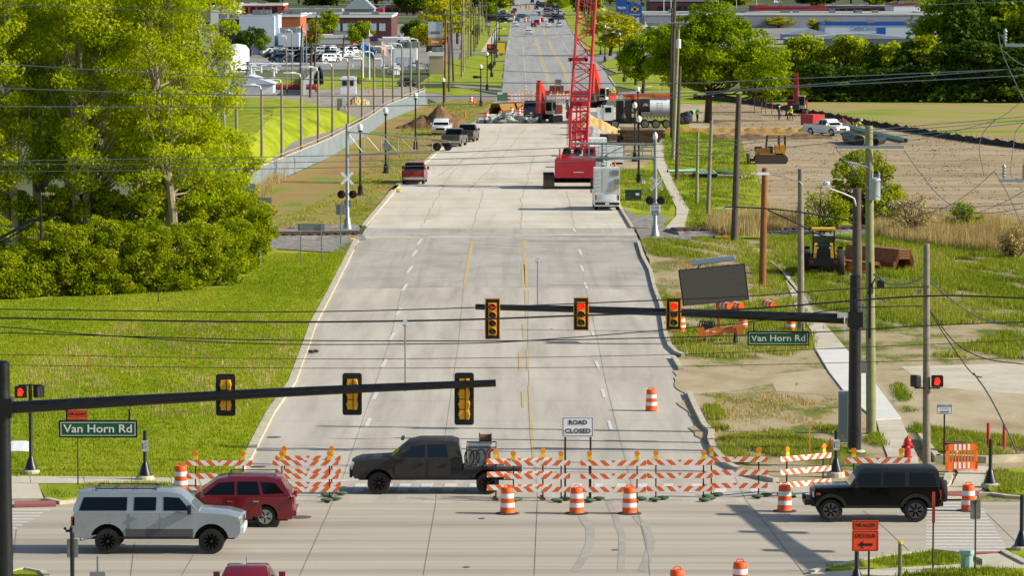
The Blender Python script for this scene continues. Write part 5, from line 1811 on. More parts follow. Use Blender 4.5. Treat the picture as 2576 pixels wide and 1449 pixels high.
b.bx(att('D2', -200, 300, po.y).x - po.x, att('D2', 1000, 300, po.y).x - po.x, -1.2, 1.2, .75, 1.35)
b.build('deck', P('trailer_red', '#a5302c', .6, var=.2, dirt=('#8a6a5a', .35)), t)
b = MB()
b.bx(att('D2', -30, 300, po.y).x - po.x, att('D2', 180, 300, po.y).x - po.x, -1.0, 1.0, 1.36, 2.1)
b.build('load', P('rusty_load', '#6d3a26', .85, var=.35), t)
for xx in (-180, -120, 860, 930):
 for s_ in (-1, 1):
  wheel(t, att('D2', xx, 300, po.y).x - po.x, s_ * 1.0, .42, .3, M_rims, s_, 6, False)
# --- white enclosed trailers
M_tw = P('trailer_white', '#e6e9ea', .4, var=.05, scale=1, coat=.2, dirt=('#aaa69c', .12))
def box_trailer(label, x0_, x1_, ybot, ytop, tl, depth, loc_y=None, zbot=.55, wheels=((.35,),), mat=None, name='enclosed_trailer'):
 pb = gt(tl, (x0_ + x1_) / 2, ybot)
 L = att(tl, x1_, ybot, pb.y).x - att(tl, x0_, ybot, pb.y).x
 zt = ht(uv(tl, 0, ytop)[1], pb.y)
 t = thing(name, label, 'trailer', (pb.x, pb.y + depth / 2, 0))
 b = MB()
 b.box((0, 0, (zbot + zt) / 2), (L, depth, zt - zbot))
 b.build('body', mat or M_tw, t)
 b = MB()
 b.box((0, 0, zt + .03), (L - .1, depth - .1, .06), taper=(.97, .9))
 b.build('roof', mat or M_tw, t)
 b = MB()
 for k in range(1, int(L / 1.2) + 1):
  b.box((-L / 2 + k * 1.2 - .6, -depth / 2 - .004, (zbot + zt) / 2), (.02, .008, zt - zbot - .1))
 b.build('panel_seam', M_steel, t)
 for xx in wheels:
  for s_ in (-1, 1):
   wheel(t, L * (xx - .5), s_ * (depth / 2 - .1), .36, .25, M_rims, s_, 6, True)
 b = MB()
 b.bx(-L / 2 + .1, L / 2 - .1, -depth / 2 + .1, depth / 2 - .1, .35, zbot)
 b.build('chassis', M_under, t)
 return t, L, zt
t, L, zt = box_trailer('white enclosed trailer with a black tyre behind the crane cab', 1310, 1606, 1265, 1102, 'A3', 2.3, wheels=(.6,))
b = MB()
for k in range(6):
 b.box((-L / 2 + 1.2, -1.3, .6 + k * .35), (.4, .03, .03))
b.box((-L / 2 + 1.0, -1.3, 1.5), (.03, .03, 2.3)).box((-L / 2 + 1.4, -1.3, 1.5), (.03, .03, 2.3))
b.build('ladder', M_plastic, t)
box_trailer('white enclosed trailer standing behind another one below the gravel pile', 1310, 1480, 1180, 1042, 'A3', 2.3, wheels=(.5,))
# --- pickup trucks on the site
def site_car(spec, name, label, cat, t_, x, y, rz, fr=True):
 p = gt(t_, x, y)
 return vehicle(name, label, cat, (p.x, p.y, 0.03), rz, spec)
M_pred = paint('#8c1018', 'pickup_red', dirt=('#6b4a40', .3))
p = gt('B2', 1380, 232)
vehicle('pickup_truck', 'dark red pickup parked at the left kerb past the rail crossing, seen from behind', 'pickup truck', (p.x, p.y + 2.9, 0.02), rad(88), spec_pickup(M_pred, cab=2.3, rim=M_rims, tailw=.14))
M_wtr = paint('#dfe2e3', 'pickup_white', dirt=('#99948a', .25), metal=0)
M_gtr = paint('#2e3237', 'pickup_grey', dirt=('#6b655a', .3))
M_btr = paint('#141a22', 'pickup_dark', dirt=('#5a554c', .3))
p = gt('A2', 1780, 1025)
vehicle('pickup_truck', 'white pickup facing the camera beside the brown soil heap', 'pickup truck', (p.x, p.y + 2.8, .05), rad(-93), spec_pickup(M_wtr, rim=M_rims))
p = gt('A3', 330, 1108)
vehicle('pickup_truck', 'dark grey pickup with its cargo bed towards the camera near the soil heap', 'pickup truck', (p.x, p.y + 2.8, .02), rad(82), spec_pickup(M_gtr, rim=M_rimk))
p = gt('A3', 428, 1072)
vehicle('pickup_truck', 'black pickup tucked behind the dark grey one at the kerb', 'pickup truck', (p.x, p.y + 2.8, .02), rad(84), spec_pickup(M_btr, rim=M_rimk))
p = gt('A5', 450, 1025)
vehicle('pickup_truck', 'white pickup on the graded field in front of a small red trailer', 'pickup truck', (p.x, p.y + 1.6, .05), rad(-52), spec_pickup(M_wtr, rim=M_rims))
p = gt('A5', 345, 985)
t = thing('utility_trailer', 'small red trailer behind the white pickup on the graded field', 'trailer', (p.x, p.y + 1.2, .05), rad(-60))
b = MB()
b.box((0, 0, 1.25), (2.6, 1.7, 1.3))
b.build('body', P('trailer_bright_red', '#b5201c', .5, var=.15), t)
for s_ in (-1, 1):
 wheel(t, 0, s_ * .95, .36, .22, M_rims, s_, 6, False)
p = gt('A3', 908, 880)
vehicle('van', 'dark blue van half hidden by the left excavator arm', 'van', (p.x, p.y + 2.4, 0.02), rad(90), spec_suv(paint('#10182e', 'navy'), 5.0, 1.98, 2.1, .36, rim=M_rimk))
p = gt('A3', 1420, 1305)
vehicle('minivan', 'silver minivan squeezed between the crane and the white trailer', 'van', (p.x, p.y + 2.4, 0.02), rad(80), spec_suv(paint('#b9c0c5', 'silver_van'), 4.9, 1.9, 1.72, .34))
p = gt('B4', 125, 622)
t = vehicle('service_pickup', 'white pickup with a tall silver service box, seen from behind', 'pickup truck', (p.x, p.y + 2.95, .01), rad(91), spec_pickup(M_wtr, rim=M_rims, Hh=1.98, cab=1.2, rbumper=M_plastic, tailz=1.05, tailw=.12))
b = MB()
b.box((-1.55, 0, 2.35), (2.6, 2.05, 2.15))
bx_ = b.build('service_box', P('brushed_aluminium', '#ccd0cf', .45, .1, var=.12, scale=1, dirt=('#83827c', .3)), t)
b = MB()
b.box((-2.86, .02, 2.4), (.02, .72, 1.8))
b.build('rear_door', P('box_door', '#b9bfc0', .45, .1, var=.1), bx_)
b = MB()
b.box((-2.88, -.65, 3.05), (.06, .55, .42)).box((-2.9, -.8, 2.35), (.12, .38, .4))
b.build('vent', P('vent_grey', '#7e8384', .6, .3, var=.2), bx_)
b = MB()
b.box((-2.93, -.8, 1.95), (.14, .28, .36))
b.build('water_jug', P('jug_orange', '#c59560', .6, var=.2), bx_)
b = MB()
for k in range(6):
 b.box((-2.87, .8, 1.6 + k * .3), (.02, .38, .02))
b.build('corrugation', M_steel, bx_)
# --- heaps
M_soil = ground_mat('dug_soil', [(.3, '#5a442c'), (.5, '#755b3c'), (.7, '#8c7250')], (1, 1, 1), .9, 5, bmp=1.0, fine=.8)
M_sand = ground_mat('sand', [(.3, '#a88a58'), (.5, '#c0a26c'), (.7, '#cfb480')], (1, 1, 1), .6, 8, bmp=.5)
M_grav = ground_mat('grey_gravel', [(.3, '#84827d'), (.5, '#9d9b95'), (.7, '#b0aea8')], (1, 1, 1), 1.2, 12, bmp=.8, fine=.7)
M_rub = ground_mat('broken_concrete', [(.3, '#7c8482'), (.5, '#98a09d'), (.7, '#aeb4b0')], (1, 1, 1), 1.0, 6, bmp=.5, fine=.5)
def heap(name, label, cat, tl, xc, ybase, w, dep, peaks, mat, seed=1, z=.03):
 """heap from a height field over an ellipse; peaks: (x, y, h, r)"""
 p = gt(tl, xc, ybase)
 r = random.Random(seed)
 n, m_ = 40, 16
 vs, fs = [], []
 for j in range(m_ + 1):
  for i in range(n + 1):
   x = -w / 2 + w * i / n
   y = -dep / 2 + dep * j / m_
   hh = 0
   for (px, py, ph, pr) in peaks:
    d = math.hypot((x - px) / pr, (y - py) / (dep * .5))
    hh = max(hh, ph * max(0, 1 - d) ** .9)
   e = sin(i * 1.7 + seed) * .04 + r.uniform(-.07, .07)
   zz = hh + (e * (1 if hh > .05 else 0)) - (.05 if hh <= .01 else 0)
   vs.append((x, y, zz))
 for j in range(m_):
  for i in range(n):
   a = j * (n + 1) + i
   fs.append((a, a + 1, a + n + 2, a + n + 1))
 b = MB()
 b.add(vs, fs)
 o = b.build(name, mat, smooth=True)
 o.location = (p.x, p.y + dep / 2, z)
 tag(o, label, cat)
 return o
heap('soil_heap', 'brown soil heap behind the white pickup left of the road', 'soil heap', 'A2', 1715, 975, 9.5, 6, [(.8, 0, 3.0, 2.6), (-1.2, 0, 1.7, 2.8), (2.2, .3, 1.9, 2.8), (-2.8, 0, .7, 2)], M_soil, 3)
heap('sand_heap', 'tan sand heap sloping down to the right behind the crane', 'sand heap', 'A3', 1440, 1022, 7.6, 6, [(-1.5, 0, 2.6, 2.8), (-.3, 0, 1.9, 3.0), (1.2, 0, 1.0, 2.6)], M_sand, 5)
heap('gravel_heap', 'grey gravel heap in front of the sand behind the crane', 'gravel heap', 'A3', 1380, 1042, 7, 4, [(-.4, 0, 1.5, 2.6), (1.0, 0, .7, 2.4)], M_grav, 6)
heap('sand_heap', 'small sand heap in the yard beyond the grass mound', 'sand heap', 'A2', 1150, 790, 3.4, 3, [(-.3, 0, 1.3, 1.4), (.8, 0, .9, 1.2)], M_sand, 8)
heap('soil_heap', 'low ridge of dug soil along the trench by the big tree', 'soil heap', 'A4', 1350, 1050, 14.5, 5, [(-5, 0, .5, 2.5), (-2, 0, .55, 3), (1, 0, .45, 3), (4, 0, .6, 3), (6, 0, .3, 2)], M_soil, 9, .06)
heap('straw_heap', 'row of golden straw wattles lining the trench below the big tree', 'straw row', 'A4', 1110, 1000, 17, 2.2, [(-8 + k * 1.6, 0, .62, 1.15) for k in range(11)], P('straw', '#a8823c', .95, var=.4, scale=6, bumps=.8), 10, .06)
heap('soil_heap', 'rusty brown soil heap beside the pipe at the black silt fence', 'soil heap', 'A5', 570, 965, 4.4, 3, [(0, 0, 1.2, 1.6), (1.2, 0, .7, 1.2)], P('rusty_soil', '#6b3f26', .95, var=.3, scale=3, bumps=.6), 11, .06)
p = gt('A3', 740, 930)
b = MB()
r = random.Random(4)
for k in range(46):
 x = r.uniform(-3.6, 3.4)
 y = r.uniform(0, 3.2)
 z_ = r.uniform(.05, 1.3 * max(.1, 1 - abs(x) / 4.6))
 M_ = MR(r.uniform(0, 6), 4, 'Z') @ MR(r.uniform(-.9, .9), 4, 'X') @ MR(r.uniform(-.5, .5), 4, 'Y')
 b.box((x, y, z_), (r.uniform(.5, 1.5), r.uniform(.5, 1.2), .28), M_, taper=(r.uniform(.6, .95), r.uniform(.6, .95)))
o = b.build('rubble_heap', M_rub)
o.location = p
tag(o, 'heap of broken grey concrete slabs beside the left excavator', 'rubble heap')
# --- stacked steel sheet piles
M_sp = P('rusty_sheet_pile', '#96643a', .85, .1, var=.4, scale=2.5, dirt=('#4c3626', .5))
M_spy = P('brown_sheet_pile', '#8f6a2c', .8, .2, var=.35, scale=2.5, dirt=('#4a3820', .4))
def zpile(b, L, w, d, zoff, xo, yo, th=.06, n=1):
 prof = [(-w / 2 - .12, 0), (-w / 2 + .02, 0), (-w * .28, d), (w * .28, d), (w / 2 - .02, 0), (w / 2 + .12, 0)]
 up = [(x, z + th) for x, z in prof]
 ring = prof + up[::-1]
 b.prism([(xo + x, yo, zoff + z) for x, z in ring], (0, L, 0))
def pile_stack(label, tl, x, y, n, L, w, d, rz, mat, z=.02):
 p = gt(tl, x, y)
 t = thing('sheet_pile_stack', label, 'sheet piles', (p.x, p.y, z), rz, 'stacked steel sheet piles')
 for k in range(n):
  b = MB()
  zpile(b, L, w, d, k * .11, (k % 2) * .05, 0)
  b.build('sheet_pile', mat, t)
 return t
pile_stack('nested rusty sheet piles in the tall grass right of the wheel loader', 'B5', 1030, 697, 6, 6, 1.5, .8, rad(30), M_sp, .05)
pile_stack('lower rusty sheet pile just behind the yellow stake', 'B5', 800, 710, 2, 6, 1.4, .5, rad(34), M_sp, .05)
pile_stack('left stack of brown sheet piles behind the rubble', 'A3', 640, 858, 5, 5, 1.9, .9, rad(-25), M_spy)
pile_stack('middle stack of brown sheet piles behind the rubble', 'A3', 705, 838, 4, 4, 1.8, .8, rad(-25), M_spy)
pile_stack('right stack of brown sheet piles behind the rubble', 'A3', 765, 850, 5, 5, 1.9, .9, rad(-25), M_spy)
p = gt('A3', 700, 765)
t = thing('pump', 'small green pump with white boxes beyond the sheet piles', 'pump', (p.x, p.y, .02))
b = MB()
b.box((0, 0, .55), (1.8, 1, .9)).box((.2, 0, 1.15), (.8, .6, .3))
b.build('housing', P('pump_green', '#4f7f56', .6, var=.25), t)
b = MB()
b.box((-.5, -.2, 1.2), (.7, .5, .35))
b.build('box', M_white, t)
for lab, tl, x, y in (('orange and white drum left of the concrete rubble', 'A3', 575, 903), ('orange and white drum between sheet piles and rubble', 'A3', 678, 893), ('orange drum at the left end of the packed drum group', 'A3', 762, 862),
                      ('front orange drum of the packed group by the navy van', 'A3', 818, 868), ('orange drum behind the front one of the packed group', 'A3', 843, 850), ('orange drum at the back left of the packed group', 'A3', 828, 822),
                      ('orange drum at the back right of the packed group', 'A3', 856, 826), ('orange drum beyond the left roadside lawn near the fence corner', 'A3', 457, 770)):
 p = gt(tl, x, y)
 p.z = .02
 drum(lab, p, base=False)
for k in range(0):
 pass
def lying_drum(lab, tl, x, y, rz):
 p = gt(tl, x, y)
 t_ = drum(lab, (p.x, p.y, .32), base=False, tilt=(PI / 2, 0, rz))
 b = MB()
 b.lathe([(.24, .035), (.24, .03)], 16)
 b.build('open_end', M_under, t_)
lying_drum('orange drum lying on its side nearest the sign trailer mast', 'B4', 985, 1378, .5)
lying_drum('orange drum lying on its side in the middle of three', 'B4', 1075, 1378, .5)
lying_drum('orange drum lying on its side beside the concrete path', 'B4', 1325, 1368, .4)
def cone(lab, tl, x, y, h_=.75):
 p = gt(tl, x, y)
 t = thing('traffic_cone', lab, 'traffic cone', (p.x, p.y, .03), 0, 'orange traffic cones')
 b = MB()
 b.lathe([(.15, .03), (.035, h_), (.02, h_)], 12)
 b.box((0, 0, .02), (.38, .38, .04))
 b.build('cone_body', M_orange, t, smooth=True)
 b = MB()
 b.lathe([(.1, h_ * .45), (.075, h_ * .65)], 12)
 b.build('reflective_band', M_refw, t)
for lab, tl, x, y in (('orange cone alone on the grassy verge left of the sheet piles', 'A3', 412, 880), ('orange cone beside the drum near the fence corner', 'A3', 482, 785),
                      ('orange cone behind the silver minivan at the trailer wheel', 'D2', 955, 1405), ('orange cone standing at the guard booth', 'D4', 1310, 832)):
 cone(lab, tl, x, y, .95 if 'silver' in lab else .85)
# --- variable message sign trailer
pb = g(1812, 868)
YB = pb.y
t = thing('message_board', 'orange trailer carrying a large blank tilted message board with a solar panel', 'message board', (pb.x, YB, .03))
Lb = lambda u, v, Y=YB: at(u, v, Y) - Vector((pb.x, YB, 0.03))
c4 = [Lb(1705, 679), Lb(1872, 662), Lb(1883, 753), Lb(1717, 769)]
b = MB()
b.prism([p + Vector((0, -.3, 0)) for p in c4], (0, .3, 0))
pn = b.build('display_housing', M_plastic, t)
cc = sum(c4, Vector()) / 4
mvb, nt, bb = newmat('led_matrix')
vv = coords(nt)
br_ = nt.nodes.new('ShaderNodeTexBrick')
br_.offset = 0
br_.inputs['Scale'].default_value = 1.0
br_.inputs['Brick Width'].default_value = .065
br_.inputs['Row Height'].default_value = .065
br_.inputs['Mortar Size'].default_value = .01
br_.inputs['Color1'].default_value = (*hexc('#55524b'), 1)
br_.inputs['Color2'].default_value = (*hexc('#5c5952'), 1)
br_.inputs['Mortar'].default_value = (*hexc('#45433e'), 1)
rt = nt.nodes.new('ShaderNodeMapping')
rt.inputs['Rotation'].default_value = (PI / 2, 0, 0)
nt.links.new(vv, rt.inputs['Vector'])
nt.links.new(rt.outputs[0], br_.inputs['Vector'])
nt.links.new(br_.outputs[0], bb.inputs['Base Color'])
bb.inputs['Roughness'].default_value = .6
b = MB()
b.prism([cc + (p - cc) * .965 + Vector((0, -.305, 0)) for p in c4], (0, -.01, 0))
b.build('led_panel', mvb, pn)
b = MB()
b.prism([Lb(1740, 668) + Vector((0, -.1, 0)), Lb(1848, 655) + Vector((0, -.1, 0)), Lb(1846, 654) + Vector((0, 1.0, .12)), Lb(1742, 667) + Vector((0, 1.0, .12))], (0, 0, .04))
b.build('solar_panel', P('solar_cell', '#59646b', .3, .2, var=.2, scale=6, coat=.6), t)
b = MB()
for u in (1757, 1832):
 b.tube(Lb(u, 676), Lb(u, 664) + Vector((0, .3, 0)), .03, n=5)
 b.tube(Lb(u - 6, 676), Lb(u + 6, 668) + Vector((0, .3, 0)), .03, n=5)
b.build('panel_bracket', M_exo, t)
M_tor = P('trailer_orange', '#d9762a', .5, var=.15, scale=3, dirt=('#8c6a48', .3))
b = MB()
b.box((Lb(1806, 800).x, .3, 1.35), (.14, .14, 1.9), MR(-.06, 4, 'Y'))
b.build('mast', P('mast_orange_red', '#a34a2a', .55, var=.2), t)
R_ = MR(-.14, 4, 'Y')
b = MB()
b.box((0, 0, .62), (1.9, .12, .26), R_).box((0, .9, .66), (1.7, .12, .2), R_).box((-.5, .45, .6), (.12, 1.0, .15), R_).box((.5, .45, .66), (.12, 1.0, .15), R_).box((0, .45, .78), (1.3, .5, .12), R_)
b.build('chassis', M_tor, t)
b = MB()
b.box((-1.0, -.05, .62), (.34, .4, .6), R_)
b.build('fender', M_tor, t)
b = MB()
b.box((.98, -.05, .85), (.34, .4, .6), R_)
b.build('fender', M_tor, t)
b = MB()
for x in (-.75, .8, 1.0):
 b.tube((x, -.1, 0), (x, -.1, .6), .025, n=5)
b.build('jack_leg', M_steel, t)
for s_ in (-.8, .8):
 w_ = wheel(t, 0, 0, .3, .2, M_rimk, -1, 5, False)
 w_.location = (s_, .5, 0)
 w_.rotation_euler = (0, 0, PI / 2)
b = MB()
for x in (-.7, -.35, .2):
 b.box((x, -.075, .62 - x * .14), (.18, .01, .07), R_)
b.build('reflector', M_refw, t)
b = MB()
for k in range(6):
 b.path([(Lb(1775, 771).x + k * .13 + .35 * cos(a) * .3, .5, .38 + .36 * sin(a)) for a in [2 * PI * i / 14 for i in range(15)]], .045, 5)
o = b.build('hose_coil', M_rubber)
o.location = Vector((pb.x, YB + 5, 0.05))
tag(o, 'coiled black hose on the ground under the message board', 'hose')
# --- pipes
M_pipe = P('pale_green_pipe', '#6fa58c', .45, var=.12, scale=2, dirt=('#7c8a6c', .3))
M_pipeb = P('blue_green_pipe', '#6f9aa0', .45, var=.12, scale=2, dirt=('#7c8a86', .25))
def pipe(label, p0, p1, r_, mat=None, group='plastic pipes on the ground', zc=None, nm='pipe'):
 p0, p1 = Vector(p0), Vector(p1)
 t = thing(nm, label, 'pipe', p0, 0, group)
 b = MB()
 d = p1 - p0
 q = d.to_track_quat('Z', 'Y').to_matrix().to_4x4()
 b.lathe([(r_ * .85, 0), (r_, 0), (r_, d.length), (r_ * .85, d.length)], 14, q)
 b.build('pipe_wall', mat or M_pipe, t, smooth=True)
 b = MB()
 b.lathe([(r_ * .82, -.003), (r_ * .8, -.006)], 14, q)
 b.lathe([(r_ * .82, d.length + .003), (r_ * .8, d.length + .006)], 14, q)
 b.build('open_end', M_under, t)
 return t
def gz(tl, x, y, z):
 p = gt(tl, x, y, z)
 return p
for k, (x, nm) in enumerate(((832, 'first'), (858, 'second'), (884, 'third'), (918, 'fourth'), (945, 'fifth'))):
 p = gz('B4', x, 358, .3)
 pipe('%s from the left of five green pipes pointing at the camera on the timber stack' % nm, p, p + Vector((.0, 7, 0)), .24)
pipe('long green pipe lying crosswise left of the pipe stack', gz('B4', 585, 322, .2), gz('B4', 790, 316, .2), .16)
pipe('long green pipe lying crosswise right of the pipe stack', gz('B4', 970, 322, .2), gz('B4', 1165, 360, .2), .16)
pipe('long pale green pipe reaching over the field beside the silt fence', gz('A5', 1040, 1058, .3), gz('A5', 520, 935, .4), .3, M_pipe)
pipe('shorter blue green pipe on the soil at the right', gz('B5', 1445, 282, .45), gz('B5', 1318, 232, .45), .3, M_pipeb)
pipe('longer blue green pipe on the soil at the right', gz('B5', 1612, 298, .45), gz('B5', 1475, 240, .45), .3, M_pipeb)
pipe('wide black culvert pipe beyond the left end of the crossarm', gz('A5', 690, 1060, .6), gz('A5', 600, 1030, .6), .62, M_plastic)
pipe('black culvert pipe right of the crossarm pole', gz('A5', 805, 1068, .5), gz('A5', 862, 1050, .5), .5, M_plastic)
pipe('green pipe end poking out near the worker by the vacuum truck', gz('A4', 760, 850, .6), gz('A4', 800, 838, .6), .35)
M_tim = P('sawn_timber', '#9c8767', .9, var=.3, scale=4)
M_timd = P('dark_timber', '#54402e', .95, var=.35, scale=3)
def timber_stack(label, tl, x, y, n, L, w, h_, rz, mat, seed, spread=.3, z=.03):
 p = gt(tl, x, y)
 t = thing('timber_stack', label, 'timber', (p.x, p.y, z), rz)
 r = random.Random(seed)
 for k in range(n):
  b = MB()
  b.box((r.uniform(-spread, spread) + ((k % 4) - 1.5) * w * 1.1 * 0, ((k % 4) - 1.5) * w * 1.15, h_ / 2 + (k // 4) * h_ * 1.02), (L * r.uniform(.85, 1.05), w, h_), MR(r.uniform(-.05, .05), 4, 'Z'))
  b.build('plank', mat, t)
 return t
timber_stack('pale planks lying beneath the green pipes', 'B4', 1000, 375, 8, 4.5, .5, .12, -.3, M_tim, 1)
timber_stack('grey boards at the left of the green pipes', 'B4', 770, 358, 6, 2.2, .5, .14, .2, M_tim, 2)
timber_stack('front pile of dark timber mats beside the lamp post', 'D2', 1330, 990, 16, 4.4, 1.0, .35, 0, M_timd, 3)
timber_stack('dark timber mats stacked right of the lamp post base', 'D2', 1500, 940, 12, 2.6, .9, .35, 0, M_timd, 4)
timber_stack('small pile of broken dark timber left of the mats', 'D2', 930, 960, 8, 2.0, .7, .35, .2, M_timd, 5)
timber_stack('planks on bare ground under the big tree', 'A4', 1060, 915, 6, 6.0, .5, .1, .05, M_tim, 6, 2.0)
timber_stack('scattered planks left of the timber table', 'A4', 1130, 850, 5, 6.5, .5, .1, .02, M_tim, 7, 2.5)
# --- raised timber table on red legs
p = gt('A4', 1320, 862)
t = thing('work_platform', 'raised timber platform on thin red legs near the three workers', 'platform', (p.x, p.y, .05), .05)
b = MB()
b.box((0, .5, 3.05), (4.0, 2.2, .12), MR(.05, 4, 'Y') @ MR(-.12, 4, 'X'))
b.build('deck', M_tim, t)
for x in (-1.45, -.5, .05, .9):
 b = MB()
 b.tube((x, .3, 0), (x + .15, .3, 3.0), .06, n=6)
 b.build('leg', P('red_leg', '#7d3428', .6, var=.2), t)
# --- black silt fence
sf = [uv('A5', -560, 745), uv('A5', -100, 790), uv('A5', 60, 820), uv('A5', 180, 835), uv('A5', 280, 860), uv('A5', 400, 880), uv('A5', 560, 905), uv('A5', 700, 940), uv('A5', 900, 968), uv('A5', 1100, 1003), uv('A5', 1330, 1042), uv('A5', 1600, 1082), uv('A5', 1932, 1122), uv('A5', 2300, 1165)]
P3 = [g(*p) for p in sf]
pts = []
r = random.Random(2)
for a_, c_ in zip(P3, P3[1:]):
 k = max(2, int((c_ - a_).length / .7))
 for j in range(k):
  pts.append(a_.lerp(c_, j / k))
pts.append(P3[-1])
t = thing('silt_fence', 'long black silt fence sagging along the edge of the meadow', 'silt fence', (0, 0, 0))
b = MB()
tops = [Vector((p.x + r.uniform(-.1, .1), p.y + r.uniform(-.25, .25), .68 + .1 * sin(i * .9) + r.uniform(-.08, .08))) for i, p in enumerate(pts)]
b.add([(p.x, p.y, .0) for p in pts] + [tuple(q) for q in tops], [(i, i + 1, len(pts) + i + 1, len(pts) + i) for i in range(len(pts) - 1)])
b.add([(p.x, p.y + .06, .0) for p in pts] + [(q.x, q.y + .05, q.z) for q in tops], [(i, i + 1, len(pts) + i + 1, len(pts) + i) for i in range(len(pts) - 1)])
b.build('fabric', P('silt_fabric', '#1f2224', .8, var=.3, scale=1.5), t)
b = MB()
for i in range(0, len(pts), 3):
 b.box((pts[i].x, pts[i].y, .5), (.05, .05, 1.05))
b.build('stakes', M_tim, t)['kind'] = 'stuff'
# --- people
M_hivis = P('hivis_yellow', '#b9e020', .6, var=.1, scale=8)
M_hivo = P('hivis_orange', '#f07a18', .6, var=.1, scale=8)
M_denim = P('denim', '#33415a', .9, var=.2, scale=8)
M_dark = P('dark_cloth', '#24262c', .9, var=.2, scale=8)
M_skin = P('skin', '#a9765a', .6, var=.1)
M_hat = P('hard_hat_white', '#e4e6e6', .35, var=.05)
def person(label, loc, rz, top_m, leg_m, bend=0.0, hat=True, arms=((.1, 0), (.15, .1)), hgt=1.76, sit=False):
 t = thing('person', label, 'person', loc, rz)
 k = hgt / 1.76
 hip = Vector((0, 0, .93 * k))
 d = Vector((0, -sin(bend), cos(bend)))
 chest = hip + d * .42 * k
 neck = hip + d * .58 * k
 head = neck + (d * .8 + Vector((0, -.15, .3))).normalized() * .16 * k
 V = [hip, hip + d * .2 * k, chest, neck, head]
 E = [(0, 1), (1, 2), (2, 3), (3, 4)]
 Rr = [(.15, .12), (.13, .1), (.17, .12), (.06, .06), (.105, .12)]
 for s_ in (-1, 1):
  sh = chest + Vector((s_ * .19 * k, 0, .06))
  fwd, out = arms[(s_ + 1) // 2]
  el = sh + Vector((s_ * (.05 + out), -fwd, -.28)) * k
  ha = el + Vector((s_ * .0 - s_ * out * .5, -.1 - fwd, -.2 + fwd * .3)) * k
  n = len(V)
  V += [sh, el, ha, ha + Vector((0, -.04, -.07))]
  E += [(2, n), (n, n + 1), (n + 1, n + 2), (n + 2, n + 3)]
  Rr += [(.065, .065), (.05, .05), (.035, .035), (.03, .04)]
  n = len(V)
  st = .1 * s_
  if sit:
   V += [hip + Vector((s_ * .1, -.02, 0)), hip + Vector((s_ * .13, -.45, 0)), hip + Vector((s_ * .13, -.5, -.42)), hip + Vector((s_ * .13, -.65, -.45))]
  else:
   V += [hip + Vector((s_ * .09, 0, -.05)), Vector((s_ * .12, -.05 + st, .48 * k)), Vector((s_ * .13, .02 + st * 1.5, .08)), Vector((s_ * .14, -.14 + st * 1.5, .05))]
  E += [(0, n), (n, n + 1), (n + 1, n + 2), (n + 2, n + 3)]
  Rr += [(.1, .1), (.07, .07), (.045, .045), (.05, .045)]
 me = bpy.data.meshes.new('person_body')
 me.from_pydata([tuple(v) for v in V], E, [])
 o = OBJ.new('person_body', me)
 link(o)
 sk = o.modifiers.new('skin', 'SKIN')
 for i, s_ in enumerate(me.skin_vertices[0].data if me.skin_vertices else []):
  s_.radius = Rr[i]
 if not me.skin_vertices:
  bpy.context.view_layer.update()
  for i, s_ in enumerate(me.skin_vertices[0].data if me.skin_vertices else []):
   s_.radius = Rr[i]
 sub = o.modifiers.new('subd', 'SUBSURF')
 sub.levels = sub.render_levels = 1
 bpy.context.view_layer.update()
 m2 = bpy.data.meshes.new_from_object(o.evaluated_get(bpy.context.evaluated_depsgraph_get()))
 OBJ.remove(o)
 m2.materials.clear()
 for m_ in (leg_m, top_m, M_skin):
  m2.materials.append(m_)
 for f in m2.polygons:
  c = f.center
  f.use_smooth = True
  rel = (c - hip).dot(d)
  arm_far = abs(c.x) > .26 * k and c.z < hip.z + .12
  f.material_index = 2 if rel > .6 * k or arm_far and rel < .1 and abs(c.x) > .27 else (1 if rel > .02 else 0)
 ob = OBJ.new('body', m2)
 link(ob)
 ob.parent = t
 if hat:
  b = MB()
  b.ball(head + Vector((0, 0, .07)), .14, 12, 6, (1, 1.1, .75)).lathe([(.17, 0), (.17, .02)], 12, MT(head + Vector((0, -.02, .05))))
  b.build('hard_hat', M_hat, t, smooth=True)
 return t
for lab, tl, x, y, rz, tm_, lm_, bend, hat, arms in (
  ('worker in a yellow vest standing beside the vacuum truck', 'A4', 808, 920, .4, M_hivis, M_dark, 0, False, ((.1, .05), (.2, .1))),
  ('worker in dark clothes and white hard hat, left of the three by the excavator', 'A4', 1425, 908, .3, M_dark, M_denim, 0, True, ((.15, .0), (.1, .1))),
  ('worker in an orange top bending over between two others', 'A4', 1486, 908, .9, M_hivo, M_dark, .9, False, ((.3, .0), (.3, .0))),
  ('worker in a yellow vest and white hard hat, right of the three', 'A4', 1517, 910, -.6, M_hivis, M_denim, .1, True, ((.2, .05), (.2, .05))),
  ('worker in a yellow vest bending down at the long pipe', 'A5', 665, 990, 1.2, M_hivis, M_denim, 1.2, True, ((.2, 0), (.2, 0)))):
 p = gt(tl, x, y)
 person(lab, (p.x, p.y, .05), rz, tm_, lm_, bend, hat, arms)
p = gt('D2', 925, 300)
person('worker in a yellow vest sitting in the right excavator cab', (g(1542, 270).x, g(1542, 270).y - .2, 1.1), 0, M_hivis, M_dark, .05, False, sit=True)
person('driver holding the wheel inside the silver SUV', (v_ex.location.x + .62, v_ex.location.y - .45, .12), PI / 2, P('pale_shirt', '#8fa58c', .8, var=.1), M_dark, -.1, False, ((.35, .0), (.35, .0)), sit=True)
p = gt('A4', 715, 938)
b = MB()
b.ball((0, .5, .7), 1.0, 10, 7, (1, .7, .8)).ball((.3, .3, 1.1), .6, 10, 7, (1, .7, .9)).ball((-.5, .3, .5), .6, 9, 6)
